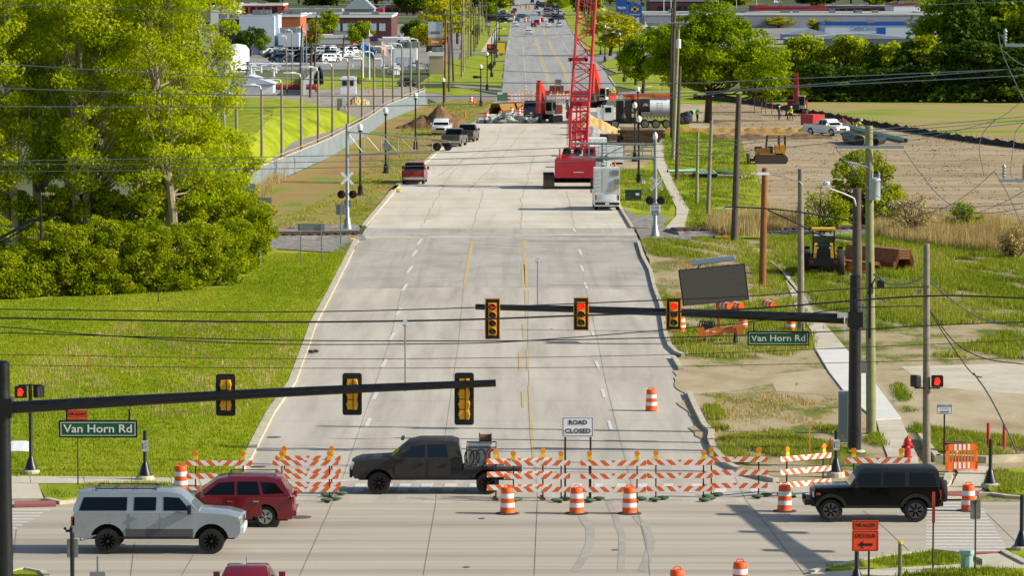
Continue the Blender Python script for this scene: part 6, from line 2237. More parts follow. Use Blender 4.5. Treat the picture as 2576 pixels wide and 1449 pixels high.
o = b.build('tarpaulin_bundle', P('dark_tarpaulin', '#2e2e3a', .8, var=.5, scale=3, bumps=.8), smooth=True)
o.location = (p.x, p.y, .03)
tag(o, 'dark bundled tarpaulin on the grass behind the vacuum truck', 'tarpaulin')
p = gt('B4', 326, 550)
t = thing('tool_chest', 'small dark green tool chest on the grass beside the service box pickup', 'tool chest', (p.x, p.y + .4, .04))
b = MB()
b.box((0, 0, .42), (1.35, .7, .78)).box((0, 0, .86), (1.4, .74, .1))
b.build('chest', P('chest_green', '#173d33', .6, var=.25, dirt=('#5c6a58', .2)), t)
b = MB()
b.box((.35, -.36, .55), (.3, .02, .2))
b.build('label_plate', M_refw, t)
# --- POLES, LAMPS, SIGNS, FENCES, WIRES
M_globe = P('lamp_globe', '#dfe6e6', .25, var=.08, coat=.4)
M_tang = P('brown_pole', '#8a5f3a', .95, var=.3, scale=3, spec=.15, bumps=.3)
M_gpole = P('green_treated_pole', '#8f8f68', .95, var=.25, scale=3, spec=.15, bumps=.3)
M_dpole = P('dark_old_pole', '#5e564d', .95, var=.3, scale=3, spec=.15, bumps=.3)
M_concp = P('concrete_pole', '#8f8570', .9, var=.2, scale=2)
M_xarm = P('grey_crossarm', '#8b9aa3', .6, .1, var=.15)
M_insul = P('insulator', '#8d9799', .4, var=.15)
def post_lamp(label, u, vb, vt, group='black post-top street lamps', z=.05):
 p = g(u, vb)
 hh = ht(vt, p.y) - z
 t = thing('street_lamp', label, 'street lamp', (p.x, p.y, z), 0, group)
 b = MB()
 b.lathe([(.33, 0), (.33, .12), (.24, .2), (.2, .75), (.22, .8), (.11, .9), (.085, hh * .5), (.075, hh - .85), (.16, hh - .75), (.17, hh - .6)], 12)
 b.build('lamp_post', M_blackpaint, t, smooth=True)
 b = MB()
 b.lathe([(.15, hh - .6), (.25, hh - .4), (.23, hh - .18), (.09, hh - .04), (.02, hh)], 12)
 b.build('lamp_globe', M_globe, t, smooth=True)
for a in (('nearest post-top lamp left of the road, by the crossing signal', 906, 494, 310), ('post-top lamp with the round sign blank in front of it', 970, 437, 269), ('post-top lamp standing left of the soil heap trucks', 1045, 377, 232),
          ('post-top lamp rising behind the brown soil heap', 1115, 303, 195), ('post-top lamp at the left verge behind the sheet piles', 1209, 269, 161), ('post-top lamp with a heavy base on the far left lawn', 1225, 227, 130),
          ('nearest post-top lamp right of the road, behind the service pickup', 1606, 464, 290), ('post-top lamp in the timber mats, left of its neighbour', 1596, 407, 256), ('post-top lamp rising in front of the vacuum truck tank', 1604, 352, 217),
          ('lamp at the far right kerb under the maple branches', 1598, 214, 126), ('small lamp on the far right lawn by the path', 1510, 138, 100), ('lamp on the far right lawn among young trees', 1521, 153, 62), ('lamp on the far right verge near the kerb bulge', 1558, 178, 80)):
 post_lamp(*a)
def cobra(label, u, vb, vt, arm=-1.6, mat=None, group='tall concrete lamp poles along the steel fence', r_=.13, z=0, dy=0, head=M_white, nm='lamp_pole', al=.35):
 p = g(u, vb)
 Y = p.y + dy
 hh = ht(vt, Y)
 x = at(u, vb, Y).x
 t = thing(nm, label, 'street lamp', (x, Y, z), 0, group)
 b = MB()
 b.tube((0, 0, 0), (0, 0, hh - al), r_ * 1.25, r_ * .8, 10)
 b.build('pole', mat or M_concp, t, smooth=True)
 b = MB()
 b.path([(0, 0, hh - al - .3), (arm * .08, 0, hh - .1), (arm * .35, 0, hh)], .09, 6)
 b.loft([[(arm * f, -w, hh - .02 + f * dz), (arm * f, w, hh - .02 + f * dz), (arm * f, w * .7, hh + .14 + f * dz), (arm * f, -w * .7, hh + .14 + f * dz)] for f, w, dz in ((.3, .08, 0), (.55, .2, 0), (1, .12, -.02))])
 b.build('lamp_head', head, t)
fx = [(238, 705, 1440), (428, 640, 1375), (578, 595, 1305), (725, 550, 1235), (852, 505, 1172), (960, 475, 1120), (1080, 437, 1050), (1183, 425, 995), (1273, 390, 940), (1343, 350, 885), (1416, 348, 848), (1484, 328, 822), (1548, 295, 795), (1607, 292, 772)]
for k, (x, yt, yb) in enumerate(fx):
 u, vt = uv('A2', x, yt)
 cobra('%s concrete lamp pole behind the steel fence, counted from the near end' % ORD[k], u, uv('A2', x, yb)[1], vt, -1.7 - .02 * k)
for lab, x, yt, yb in (('thin lamp pole beside the dark tree at the white showroom', 613, 270, 710), ('thin lamp pole just right of the showroom corner', 656, 225, 680), ('tall pale lamp pole with a double head in the yard', 738, 205, 610), ('thin lamp pole right of the pale double one in the yard', 762, 235, 605)):
 u, vt = uv('A2', x, yt)
 cobra(lab, u, uv('A2', x, yb)[1], vt, -1.1, group='lamp poles in the far yard', r_=.1, mat=M_steel if 'pale' in lab else None)
def davit(label, u, vb, vt, arm, r_=.1):
 p = g(u, vb)
 hh = ht(vt, p.y)
 t = thing('davit_lamp', label, 'street lamp', p, 0, 'black arched street lamps on the far road')
 b = MB()
 b.lathe([(.3, 0), (.28, .7), (.12, .9), (.1, hh * .6), (.07, hh * .8)], 8)
 b.path([(0, 0, hh * .8), (arm * .12, 0, hh * .92), (arm * .45, 0, hh * .995), (arm * .9, 0, hh)], .07, 6)
 b.build('lamp_post', M_blackpaint, t)
 b = MB()
 b.box((arm, 0, hh - .1), (.7, .3, .2), taper=(.7, .7))
 b.build('lamp_head', M_globe, t)
for lab, tl, x, yb, yt, arm in (('arched lamp over the left kerb beyond the stop sign back', 'D3', 1418, 1160, 420, 2.2), ('arched lamp just behind the first arched one on the left', 'D3', 1458, 985, 325, 2.2), ('arched lamp on the left lawn before the yellow truck', 'D3', 1490, 870, 215, 1.8),
        ('arched lamp beyond the yellow truck on the left', 'D3', 1530, 610, 150, 2), ('arched lamp on the right of the far road with its head left', 'A4', 257, 618, 235, -1.8), ('arched lamp on the right far lawn before the round tree', 'A4', 113, 462, 150, -2), ('arched lamp right of the far road near the pylon sign', 'A4', 222, 537, 200, -2)):
 u, vb = uv(tl, x, yb)
 davit(lab, u, vb, uv(tl, x, yt)[1], arm)
def utility_pole(label, u, vb, vt, r_, mat, arms=(), ut=None, group=None, nm='utility_pole', z=.03, extra=None, Y=None, armw=2.4):
 p = g(u, vb) if Y is None else Vector((at(u, vb, Y).x, Y, 0))
 hh = ht(vt, p.y)
 xt = at(ut if ut is not None else u, vt, p.y).x - p.x
 t = thing(nm, label, 'utility pole', (p.x, p.y, z), 0, group)
 b = MB()
 n = 6
 b.path([(xt * k / n, 0, hh * k / n) for k in range(n + 1)], 0, 12, [r_ * (1.15 - .3 * k / n) for k in range(n + 1)])
 b.build('pole', mat, t, smooth=True)
 for va in arms:
  za = ht(va, p.y)
  f = za / hh
  b = MB()
  b.box((xt * f, -r_ - .06, za), (armw, .1, .12))
  o = b.build('crossarm', M_xarm if armw > 2.5 else M_dpole, t)
  for q in (-.46, -.2, .2, .46):
   c = MB()
   c.lathe([(.03, 0), (.07, .04), (.04, .09), (.07, .13), (.03, .2)], 8, MT((xt * f + q * armw, -r_ - .06, za + .06)))
   c.build('insulator', M_insul, o)
 return t, p, hh, xt
t, p, hh, xt = utility_pole('big pale green wooden pole carrying the grey transformer', 2191, 1093, 318, .19, M_gpole, (), 2185)
b = MB()
za = ht(371, p.y)
b.box((xt, -.25, za), (2.9, .1, .12))
xa = b.build('crossarm', M_xarm, t)
b = MB()
b.tube((-1.0 + xt, -.25, za - .6), (xt - .05, -.25, za - .85), .04, n=6)
b.build('brace', M_xarm, t)
b = MB()
zt0, zt1 = ht(503, p.y), ht(455, p.y)
b.lathe([(.2, zt0 - .02), (.235, zt0), (.235, zt1), (.25, zt1 + .02), (.23, zt1 + .1), (.12, zt1 + .14)], 16, MT((.05, -.38, 0)))
tf = b.build('transformer', P('transformer_grey', '#a9b5b9', .45, .2, var=.1, coat=.3), t, smooth=True)
for dx in (-.12, .16):
 b = MB()
 b.lathe([(.03, 0), (.06, .05), (.035, .1), (.06, .15), (.03, .28)], 8, MT((.05 + dx, -.38, zt1 + .1)))
 b.build('bushing', M_insul, tf)
b = MB()
b.box((-.12, -.25, ht(757, p.y)), (.1, .08, 3.2))
b.tube((.1, -.3, ht(700, p.y)), (-.2, -.25, ht(740, p.y)), .03, n=5)
b.box((.32, -.3, ht(715, p.y)), (.3, .2, .32))
b.build('service_box', M_plastic, t)
t, p, hh, xt = utility_pole('weathered grey pole standing between the path and the white sign', 2330, 1178, 615, .14, M_wood, (), 2330)
b = MB()
for s_, dx in ((-1, -.28), (1, .28)):
 pass
za = ht(960, p.y)
b.tube((-.5, -.1, za - .28), (.5, -.1, za - .28), .03, n=6)
b.build('signal_bracket', M_blackpaint, t)
def ped_head(parent, loc, lit, facing=0):
 b = MB()
 framed_panel(b, .46, .46, .2, .05)
 o = b.build('pedestrian_signal', M_plate_b, parent, loc=loc)
 o.rotation_euler = (0, 0, facing)
 if lit:
  h_ = MB()
  h_.prism([(-.1, 0, -.15), (.06, 0, -.15), (.09, 0, -.02), (.06, 0, .02), (-.09, 0, .02), (-.12, 0, -.05)], (0, -.006, 0))
  for k, hx in enumerate((-.085, -.035, .015, .06)):
   h_.box((hx, -.003, .075 + (.01 if k in (1, 2) else -.01)), (.032, .006, .13 if k in (1, 2) else .1))
  h_.prism([(.06, 0, -.08), (.13, 0, .01), (.11, 0, .04), (.05, 0, -.02)], (0, -.006, 0))
  h_.build('lit_hand', P('lit_hand_red', '#ff2a10', .4, var=.05, emit=1.3), o, loc=(0, -.004, 0))
 return o
ped_head(t, (.38, -.25, za), True)
ped_head(t, (-.38, -.1, za), False, PI / 2 + .5)
b = MB()
b.box((.0, -.18, ht(745, p.y)), (.4, .06, .06)).box((0, -.16, ht(722, p.y)), (.06, .2, .1)).box((-.35, -.12, ht(735, p.y)), (.16, .16, .2))
b.build('cable_clamp', M_steel, t)
t, p, hh, xt = utility_pole('wooden pole rising right behind the black mast pole', 2152, 1120, 475, .2, M_dpole, (), 2155)
b = MB()
b.path([(0, -.1, ht(530, p.y)), (-.15, -.2, ht(500, p.y)), (-.6, -.3, ht(487, p.y)), (-1.15, -.4, ht(475, p.y))], .035, 6)
ar = b.build('lamp_arm', M_white, t)
b = MB()
q = Vector((-1.3, -.4, ht(468, p.y)))
b.box(q, (.35, .2, .12)).lathe([(.12, 0), (.16, .1), (.14, .14)], 10, MT(q + Vector((0, 0, .04))))
for k in range(4):
 b.box(q + Vector((-.12 + k * .08, 0, .4)), (.035, .14, .5))
b.build('lamp_head', M_white, ar)
t, p, hh, xt = utility_pole('grey pole behind the street sign with a lamp arm to the left', 2014, 838, 426, .17, M_wood, (), 2013)
b = MB()
b.path([(0, -.15, ht(466, p.y)), (-.12, -.2, ht(458, p.y)), (-1.0, -.3, ht(445, p.y)), (-1.9, -.4, ht(437.5, p.y))], .03, 6)
ar = b.build('lamp_arm', M_steel, t)
b = MB()
b.box((-2.1, -.4, ht(437, p.y)), (.75, .28, .13), taper=(.8, .7)).box((-2.55, -.4, ht(437, p.y)), (.4, .2, .06))
b.build('lamp_head', M_white, ar)
t, p, hh, xt = utility_pole('brown wooden pole standing beside the concrete path', 1917, 723, 424, .2, M_tang, (), 1923)
t, p, hh, xt = utility_pole('thick dark pole by the rail track with a small lamp head', 1846, 610, 237, .22, M_dpole, (), 1858)
b = MB()
zl = ht(523, p.y)
b.box((-.45, -.3, zl), (.4, .3, .16)).box((-.95, -.3, zl - .03), (.7, .2, .07))
b.tube((-.2, -.2, zl), (.1, -.1, zl), .03, n=5)
b.build('lamp_head', M_white, t)
utility_pole('leaning grey pole in the right verge beyond the rail track', 1780, 541, 304, .15, M_wood, (), 1789)
utility_pole('short cut green pole in the right verge', 1752, 513, 332, .13, M_gpole, (), 1755)
utility_pole('dark pole with conduit left of the green pipes', 1701, 454, 167, .16, M_dpole, (), 1710)
utility_pole('tall green pole with a white box near its top', 1692, 404, 58, .17, M_gpole, (60,), 1707, armw=2.0)
utility_pole('tall brown pole leaning left of the white box pole', 1690, 350, -45, .2, M_dpole, (58,), 1697, armw=3.2)
utility_pole('thin old pole hidden behind the paired tall poles', 1686, 330, 20, .13, M_dpole, (), 1690)
b = MB()
p = g(1692, 404)
b.lathe([(.22, 0), (.24, .03), (.24, .9), (.18, .95)], 12)
o = b.build('transformer', M_white)
o.location = (at(1706, 120, p.y).x, p.y - .42, ht(121, p.y))
tag(o, 'white cylindrical transformer on the tall green pole', 'transformer')
for lab, uu, va in (('blue grey crossarm with insulators at the upper right edge', 2575, 113), ('blue grey crossarm with insulators at the right edge above the pipes', 2575, 454)):
 Y = 171
 q = at(uu, va, Y)
 t = thing('pole_crossarm', lab, 'crossarm', (q.x, Y, q.z), 0)
 b = MB()
 w_ = 1.2 if va > 200 else .95
 b.box((.2, 0, 0), (w_ * 2, .12, .12))
 b.build('arm', M_xarm, t)
 for dx in ((-.9, .0 - .1) if va > 200 else (-.85,)):
  c = MB()
  c.lathe([(.04, 0)] + [(.04 + .05 * (k % 2), .06 + k * .06) for k in range(8)] + [(.03, .6)], 10, MT((dx + .1, 0, .06)))
  c.build('insulator', M_insul, t)
utility_pole('weathered pole just outside the right edge carrying the grey crossarms', 2625, 1200, -60, .17, M_wood, (), 2620)
M_pl = [M_dpole, M_wood, M_gpole, M_tang]
lp = [('A3', 258, 770, 130, 1, 3, ()), ('A3', 325, 615, -10, 1, 0, (175, 210)), ('A3', 292, 690, 180, .8, 0, ()), ('D3', 965, 1165, -30, 1, 1, (180, 330)), ('D3', 995, 1075, -20, 1, 2, (60,)), ('D3', 1010, 960, 30, .9, 0, (240,)),
      ('D3', 1065, 885, 20, .8, 1, (120,)), ('D3', 1105, 850, -30, .9, 0, (170, 260)), ('D3', 1155, 780, 30, .9, 0, (90,)), ('D3', 1205, 670, -30, .9, 0, (120, 300)), ('D3', 1240, 600, 20, .8, 2, (140,)), ('D3', 1290, 520, -20, .8, 1, (100,)),
      ('D3', 1320, 470, 20, .7, 0, (90,)), ('D3', 1180, 720, 60, .8, 0, ()), ('D3', 1350, 400, 40, .6, 0, ()), ('D3', 780, 1330, 330, .7, 0, ())]
for k, (tl, x, yb, yt, sc, mi, arms) in enumerate(lp):
 u, vb = uv(tl, x, yb)
 vt = uv(tl, x, yt)[1]
 ut = u - (8 if k == 1 else 3 * (k % 3 - 1))
 utility_pole('%s wooden pole of the row left of the far road, counted from the near end' % ORD[k], u, vb, vt, .17 * sc, M_pl[mi], [uv(tl, 0, y)[1] for y in arms], ut, 'old utility poles left of the far road')
for k, (x, yb, yt) in enumerate(((715, 640, 200), (825, 500, 115), (790, 735, 320), (1035, 440, 265), (1203, 280, 110))):
 u, vb = uv('A2', x, yb)
 utility_pole('%s dark wooden pole from the left in the far yard' % ORD[k], u, vb, uv('A2', 0, yt)[1], .17, M_dpole, [uv('A2', 0, yt + 20)[1]] if k else [], u + 4, 'dark poles in the far yard')
for k, (x, yb, yt) in enumerate(((556, 200, -60), (610, 190, -40), (965, 90, -40), (1103, 60, -40), (1255, 50, -40))):
 u, vb = uv('A4', x, yb)
 utility_pole('%s thin white flagless pole from the left in the far car lot' % ORD[k], u, vb, -30, .1, M_white, (), u, 'thin white poles in the far lot', nm='light_pole')
M_gal = P('aluminium_mast', '#9aa0a0', .45, .6, var=.15, scale=3)
M_flash = P('flasher_red', '#5a0f10', .3, var=.2, coat=.5)
def flashers(t, c, gap=.55, lit=True):
 b = MB()
 b.tube(c + Vector((-gap, 0, 0)), c + Vector((gap, 0, 0)), .04, n=6)
 o = b.build('flasher_bracket', M_steel, t)
 for s_ in (-1, 1):
  b = MB()
  cc = c + Vector((s_ * gap * .78, -.12, 0))
  b.lathe([(.31, 0), (.31, .03), (.17, .06)], 20, MT(cc) @ MR(PI / 2, 4, 'X'))
  d = b.build('flasher_disc', M_plate_b, o)
  b = MB()
  ring = [(cc.x + .17 * cos(rad(a)), cc.z + .17 * sin(rad(a))) for a in range(-30, 211, 24)]
  for (x0, z0_), (x1, z1_) in zip(ring, ring[1:]):
   b.add([(x0, cc.y - .04, z0_), (x1, cc.y - .04, z1_), (x1, cc.y - .32, z1_), (x0, cc.y - .32, z0_)], [(0, 1, 2, 3)])
  b.build('hood', M_plate_b, d)
  b = MB()
  b.lathe([(.15, 0), (.12, .03), (.05, .04)], 14, MT(cc + Vector((0, -.06, 0))) @ MR(PI / 2, 4, 'X'))
  b.build('flasher_lens', M_flash, d, smooth=True)
def crossbuck(t, c, words):
 for k, a in enumerate((.8, -.8)):
  b = MB()
  b.box((0, 0, 0), (1.22, .02, .2))
  o = b.build('crossbuck_blade', M_signw, t, loc=c + Vector((0, -.03 * k, 0)), rot=(0, a, 0))
  if words:
   w = (['RAIL', 'ROAD'], ['CROS', 'SING'])[k]
   for x, s_ in ((-.34, w[0]), (.34, w[1])):
    text('lettering', s_, .17, M_ink, o, (x, -.014, 0), width=.42)
pr = gt('B2', 878, 575)
t = thing('crossing_signal', 'left railway crossing signal with blank crossbuck and a lattice arm to the right', 'railway signal', pr)
hh = ht(312, pr.y)
b = MB()
b.lathe([(.36, 0), (.2, .9), (.15, 1.0), (.13, hh * .6), (.11, hh), (.03, hh + .05)], 14)
b.build('mast', M_gal, t, smooth=True)
Z = lambda v: ht(v, pr.y)
X = lambda u: at(u, 400, pr.y).x - pr.x
b = MB()
x1 = X(1130)
b.tube((0, -.1, Z(331)), (x1, -.1, Z(354)), .05, n=6).tube((0, -.1, Z(389)), (x1 - .2, -.1, Z(378)), .05, n=6)
n = 6
for k in range(n + 1):
 f = k / n
 b.tube((x1 * f, -.1, Z(331 + 23 * f)), (x1 * f, -.1, Z(389 - 11 * f)), .025, n=4)
 if k < n:
  b.tube((x1 * f, -.1, Z(331 + 23 * f)), (x1 * (k + 1) / n, -.1, Z(389 - 11 * (k + 1) / n)), .015, n=4)
b.build('cantilever_arm', M_gal, t)
flashers(t, Vector((X(1113), -.3, Z(368))), .52)
flashers(t, Vector((0, -.25, Z(488))), .55)
crossbuck(t, Vector((0, -.25, Z(448))), False)
b = MB()
b.box((0, -.1, Z(512)), (.55, .03, .5))
b.build('small_plate', M_signback, t)
pr = gt('B4', 490, 820)
t = thing('crossing_signal', 'right railway crossing signal with RAILROAD CROSSING crossbuck and double arm to the left', 'railway signal', pr)
hh = ht(352, pr.y)
b = MB()
b.lathe([(.38, 0), (.2, .8), (.16, .9), (.15, hh * .6), (.13, hh), (.03, hh + .03)], 14)
b.build('mast', M_gal, t, smooth=True)
b = MB()
b.lathe([(.06, hh), (.16, hh + .1), (.19, hh + .35), (.08, hh + .55), (.02, hh + .6)], 10)
b.build('mast_lamp', M_globe, t, smooth=True)
x1 = X(1434)
b = MB()
b.tube((0, -.1, Z(363)), (x1 * 1.0, -.1, Z(360)), .09, n=8).tube((0, -.1, Z(398.5)), (x1, -.1, Z(395)), .09, n=8)
for f in (.15, .37, .62, .78):
 b.box((x1 * f, -.1, Z(379)), (.08, .06, 1.25))
b.tube((x1 * .6, -.1, Z(392)), (x1 * .36, -.1, Z(366)), .03, n=4).tube((x1 * .1, -.1, Z(366)), (x1 * .34, -.1, Z(392)), .03, n=4)
b.build('cantilever_arm', M_gal, t)
b = MB()
xl = X(1512)
for dx in (0, .35):
 b.tube((xl + dx, -.35, Z(420)), (xl + dx, -.35, Z(358)), .02, n=4)
for k in range(6):
 b.tube((xl, -.35, Z(416 - k * 8)), (xl + .35, -.35, Z(416 - k * 8)), .018, n=4)
b.build('ladder', M_plastic, t)
flashers(t, Vector((X(1439), -.3, Z(380))), .5)
flashers(t, Vector((0, -.3, Z(503))), .52)
crossbuck(t, Vector((.1, -.3, Z(461))), True)
pn = framed_panel(MB(), .78, .66).build('stop_plate', M_signw, t, loc=(0, -.22, Z(522)))
for s_, z_ in (('STOP', .2), ('ON RED', 0), ('SIGNAL', -.2)):
 text('lettering', s_, .2, M_ink, pn, (0, -.006, z_), width=.6)
pn = framed_panel(MB(), .5, .27).build('blue_plate', P('blue_plate', '#1c5aa8', .5), t, loc=(0, -.22, Z(536.5)))
b = MB()
for z_ in (.06, 0, -.06):
 b.box((0, -.004, z_), (.36, .004, .02))
b.build('fine_print', M_refw, pn)
def sign2(label, name, u0, u1, v0_, v1_, vb, posts, face=M_signback, z=.1):
 p = g((u0 + u1) / 2, vb)
 t = thing(name, label, 'road sign', (p.x, p.y, z))
 a, c = at(u0, v0_, p.y), at(u1, v1_, p.y)
 b = MB()
 framed_panel(b, c.x - a.x, a.z - c.z, .02)
 b.build('sign_plate', face, t, loc=((a.x + c.x) / 2 - p.x, 0, (a.z + c.z) / 2))
 for u in posts:
  b = MB()
  xx = at(u, vb, p.y).x - p.x
  b.box((xx, -.04, (a.z) / 2), (.07, .05, a.z))
  b.build('post', M_steel, t)
 return t
sign2('wide grey back of a sign on two posts in the lawn by the rail track', 'direction_sign', 749, 816, 566, 584, 668, (756, 808.5))
sign2('pale grey sign back on one post beside the left crossing signal', 'road_sign', 845, 868, 517, 544, 619, (856.5,))
sign2('grey guide sign back standing at the end of the steel fence', 'direction_sign', 616, 683, 500, 515, 580, (627, 673.5))
sign2('brown sign back on two posts beyond the far barricades', 'direction_sign', 1395, 1412, 201, 214, 262, (1396.5, 1410.5), P('brown_sign', '#7c6b55', .7))
sign2('small white speed sign on the far right lawn', 'road_sign', 1567, 1576, 172, 183, 215, (1571.5,), M_signw)
sign2('small white sign on the far right lawn before the round tree', 'road_sign', 1571, 1578, 146, 162, 205, (1574,), M_signw)
sign2('small brown sign at the far right path', 'road_sign', 1659, 1671, 209, 215, 235, (1665,), P('brown_sign', '#7c6b55', .7), .02)
sign2('no parking sign on a thin post behind the service box pickup', 'road_sign', 1614, 1622, 456, 465, 527, (1618,), M_signw)
b = MB()
p = gt('A2', 1380, 1312)
t = thing('round_sign', 'round grey sign blank on a leaning post before a street lamp', 'road sign', (p.x, p.y, .05))
b.lathe([(.46, 0), (.46, .02)], 20, MT((-.05, 0, ht(368, p.y))) @ MR(PI / 2, 4, 'X'))
b.build('sign_plate', M_signback, t)
b = MB()
b.box((0, .05, 1.1), (.07, .05, 2.2), MR(-.02, 4, 'Y'))
b.build('post', M_wood, t)
for lab, tl, x, y, yb, s_ in (('brown diamond sign back beside a far street lamp', 'D3', 1398, 1000, 1160, .85), ('dark diamond sign back in front of the yellow truck', 'D3', 1478, 757, 960, .7)):
 u, vb = uv(tl, x, yb)
 p = g(u, vb)
 t = thing('diamond_sign', lab, 'road sign', p)
 zc = ht(uv(tl, x, y)[1], p.y)
 b = MB()
 b.box((0, 0, 0), (s_ * 1.2, .02, s_ * 1.2), MR(PI / 4, 4, 'Y'))
 b.build('sign_plate', P('dark_sign_back', '#4b4640', .7, .2), t, loc=(0, 0, zc))
 b = MB()
 b.box((0, .05, zc / 2), (.08, .06, zc))
 b.build('post', M_steel, t)
def button_post(label, u, vb, vt, sign=True, z=.11, ped=None, vs=None):
 p = g(u, vb)
 hh = ht(vt, p.y) - z
 t = thing('button_post', label, 'pedestrian post', (p.x, p.y, z), 0)
 b = MB()
 b.lathe([(.27, .12), (.25, .2), (.1, .62), (.075, .68), (.07, hh), (.04, hh + .03)], 12)
 b.build('post', M_blackpaint, t, smooth=True)
 b = MB()
 b.lathe([(.36, -.1), (.35, .1), (.3, .14)], 14)
 b.build('footing', M_kerb, t)
 if sign:
  zs = ht(vs, p.y) - z
  pn = framed_panel(MB(), .26, .42).build('sign_plate', M_signw, t, loc=(0, -.1, zs))
  border(.23, .38, .01).build('border', M_ink, pn)
  b = MB()
  for k in range(6):
   b.box((.02, -.004, .13 - k * .05), (.12, .003, .018))
  b.box((-.07, -.004, 0), (.03, .003, .24))
  b.build('fine_print', M_ink, pn)
 return t, p, hh
button_post('short black push-button post with a small sign at the left lawn edge', 365, 1213, 1085, vs=1122)
button_post('short black push-button post with a small sign beside the angled barricade', 2102, 1203, 1085, vs=1119)
t, p, hh = button_post('black post with two walk signals at the left, one showing a red hand', 78, 1198, 968, False)
b = MB()
b.tube((-.45, 0, hh - .02), (.45, 0, hh - .02), .03, n=6)
b.build('signal_bracket', M_blackpaint, t)
ped_head(t, (-.37, -.1, hh - .28), True)
ped_head(t, (.4, .1, hh - .28), False, PI / 2 - .5)
button_post('black push-button post at the right ramp behind the orange drum', 2490, 1232, 1107, False)
button_post('black push-button post at the right edge of the picture', 2569, 1392, 1248, False)
t, p, hh = button_post('black push-button post directly behind the detour sign', 2154, 1492, 1370, False)
q = at(182, 1449, 137)
t = thing('sign_post', 'thin black post with a sign back at the bottom left below the silver SUV', 'road sign', (q.x, 137, 0))
b = MB()
b.tube((0, 0, 0), (0, 0, ht(1340, 137)), .07, .07, 10)
b.build('post', M_blackpaint, t)
b = MB()
framed_panel(b, .36, .6)
b.build('sign_plate', M_signback, t, loc=(0, .09, ht(1381, 137)))
q = at(245, 1449, 137)
t = thing('sign_post', 'grey top of a small sign peeking up at the bottom edge beside a black post', 'road sign', (q.x, 137, 0))
b = MB()
framed_panel(b, .5, .6)
b.build('sign_plate', M_signback, t, loc=(0, 0, ht(1441, 137) - .28))
b = MB()
b.box((0, .06, .4), (.06, .06, .8))
b.build('post', M_steel, t)
def slim(label, name, cat, u, vb, vt, r_, mat, Y=None, z=.1, top=None, bands=()):
 p = g(u, vb)
 hh = ht(vt, p.y) - z
 t = thing(name, label, cat, (p.x, p.y, z))
 b = MB()
 b.tube((0, 0, -.1), (0, 0, hh), r_, r_, 10)
 b.build('post', mat, t)
 if top:
  b = MB()
  b.lathe([(r_ * 1.25, hh - top[0]), (r_ * 1.25, hh + .01), (r_ * .5, hh + .03)], 10)
  b.build('cap', top[1], t)
 return t, p, hh
M_rust = P('rusted_steel', '#5c4634', .85, .2, var=.35, scale=4)
t, p, hh = slim('tall rusty post with a narrow orange marker right of the off-roader', 'delineator', 'marker post', 2346, 1442, 1238, .03, M_rust)
b = MB()
b.box((0, -.05, hh - .5), (.1, .02, 1.0))
b.build('marker_strip', P('faded_orange', '#c2451f', .6, var=.2), t)
t, p, hh = slim('rusty post with a grey sign back over the right crosswalk', 'road_sign', 'road sign', 2452, 1446, 1260, .03, M_rust)
b = MB()
framed_panel(b, .34, .62)
b.build('sign_plate', M_signback, t, loc=(0, .06, hh - .3))
slim('rusty pipe post with a yellow top at the bottom right', 'pipe_post', 'marker post', 2263, 1475, 1364, .065, P('mossy_pipe', '#6d7150', .8, var=.35, scale=3), top=(.06, M_ldY))
t, p, hh = slim('pale green round utility pedestal on the grass at the bottom right', 'utility_pedestal', 'utility box', 2431, 1443, 1385, .2, P('pedestal_green', '#8fb3a4', .5, var=.12), top=(.12, P('pedestal_lid', '#a3c2b6', .5)))
for lab, u, vb in (('left red bollard behind the black push-button post', 2485, 1132), ('right red bollard near the right edge', 2525, 1135)):
 slim(lab, 'bollard', 'bollard', u, vb, 1064 if u < 2500 else 1066, .07, P('bollard_red', '#c43a2c', .6, var=.2), z=.02)
p = g(2282, 1156)
t = thing('fire_hydrant', 'red fire hydrant on the path beside the right lamp barricade', 'fire hydrant', (p.x, p.y, .08))
M_hyd = P('hydrant_red', '#c01822', .4, var=.12, coat=.3)
b = MB()
b.lathe([(.2, 0), (.2, .05), (.13, .06), (.13, .5), (.19, .52), (.19, .57), (.14, .58), (.15, .68), (.1, .78), (.03, .82), (.03, .88)], 16)
b.build('barrel', M_hyd, t, smooth=True)
for s_ in (-1, 1):
 b = MB()
 b.lathe([(.07, .1), (.07, .22), (.03, .25)], 10, MT((0, 0, .42)) @ MR(s_ * PI / 2, 4, 'Y'))
 b.build('nozzle_cap', M_hyd, t)
b = MB()
b.lathe([(.1, .1), (.1, .2), (.04, .24)], 12, MT((-.03, 0, .4)) @ MR(PI / 2, 4, 'X'))
b.build('pumper_cap', M_hyd, t)
p = g(2418, 1190)
t = thing('barrier_panel', 'orange slatted plastic barrier panel with white squares', 'barrier', (p.x, p.y, .05), rad(10))
M_pb = P('barrier_orange', '#f2700f', .5, var=.12, scale=4)
b = MB()
w_ = 1.28
b.box((0, 0, .95), (w_, .06, .26)).box((0, 0, .24), (w_, .06, .3))
for s_ in (-1, 1):
 b.box((s_ * w_ * .46, 0, .58), (.1, .06, 1.0))
b.build('frame', M_pb, t)
for k in range(9):
 b = MB()
 b.box((-.5 + k * .125, 0, .6), (.045, .05, .5))
 b.build('slat', M_pb, t)
for z_ in (.96, .25):
 for k in range(4):
  b = MB()
  b.box((-.27 + k * .18, -.035, z_), (.09, .008, .24))
  b.build('reflective_square', M_refw, t)
b = MB()
for s_ in (-1, 1):
 b.box((s_ * .55, -.1, .02), (.1, .5, .05))
b.build('foot', M_pb, t)
p = g(2398, 1150)
t = thing('fire_pit_bowl', 'rusty round bowl on a white base behind the orange panel', 'bowl', (p.x, p.y, .03))
b = MB()
b.lathe([(.12, .3), (.45, .52), (.48, .56), (.4, .55)], 18)
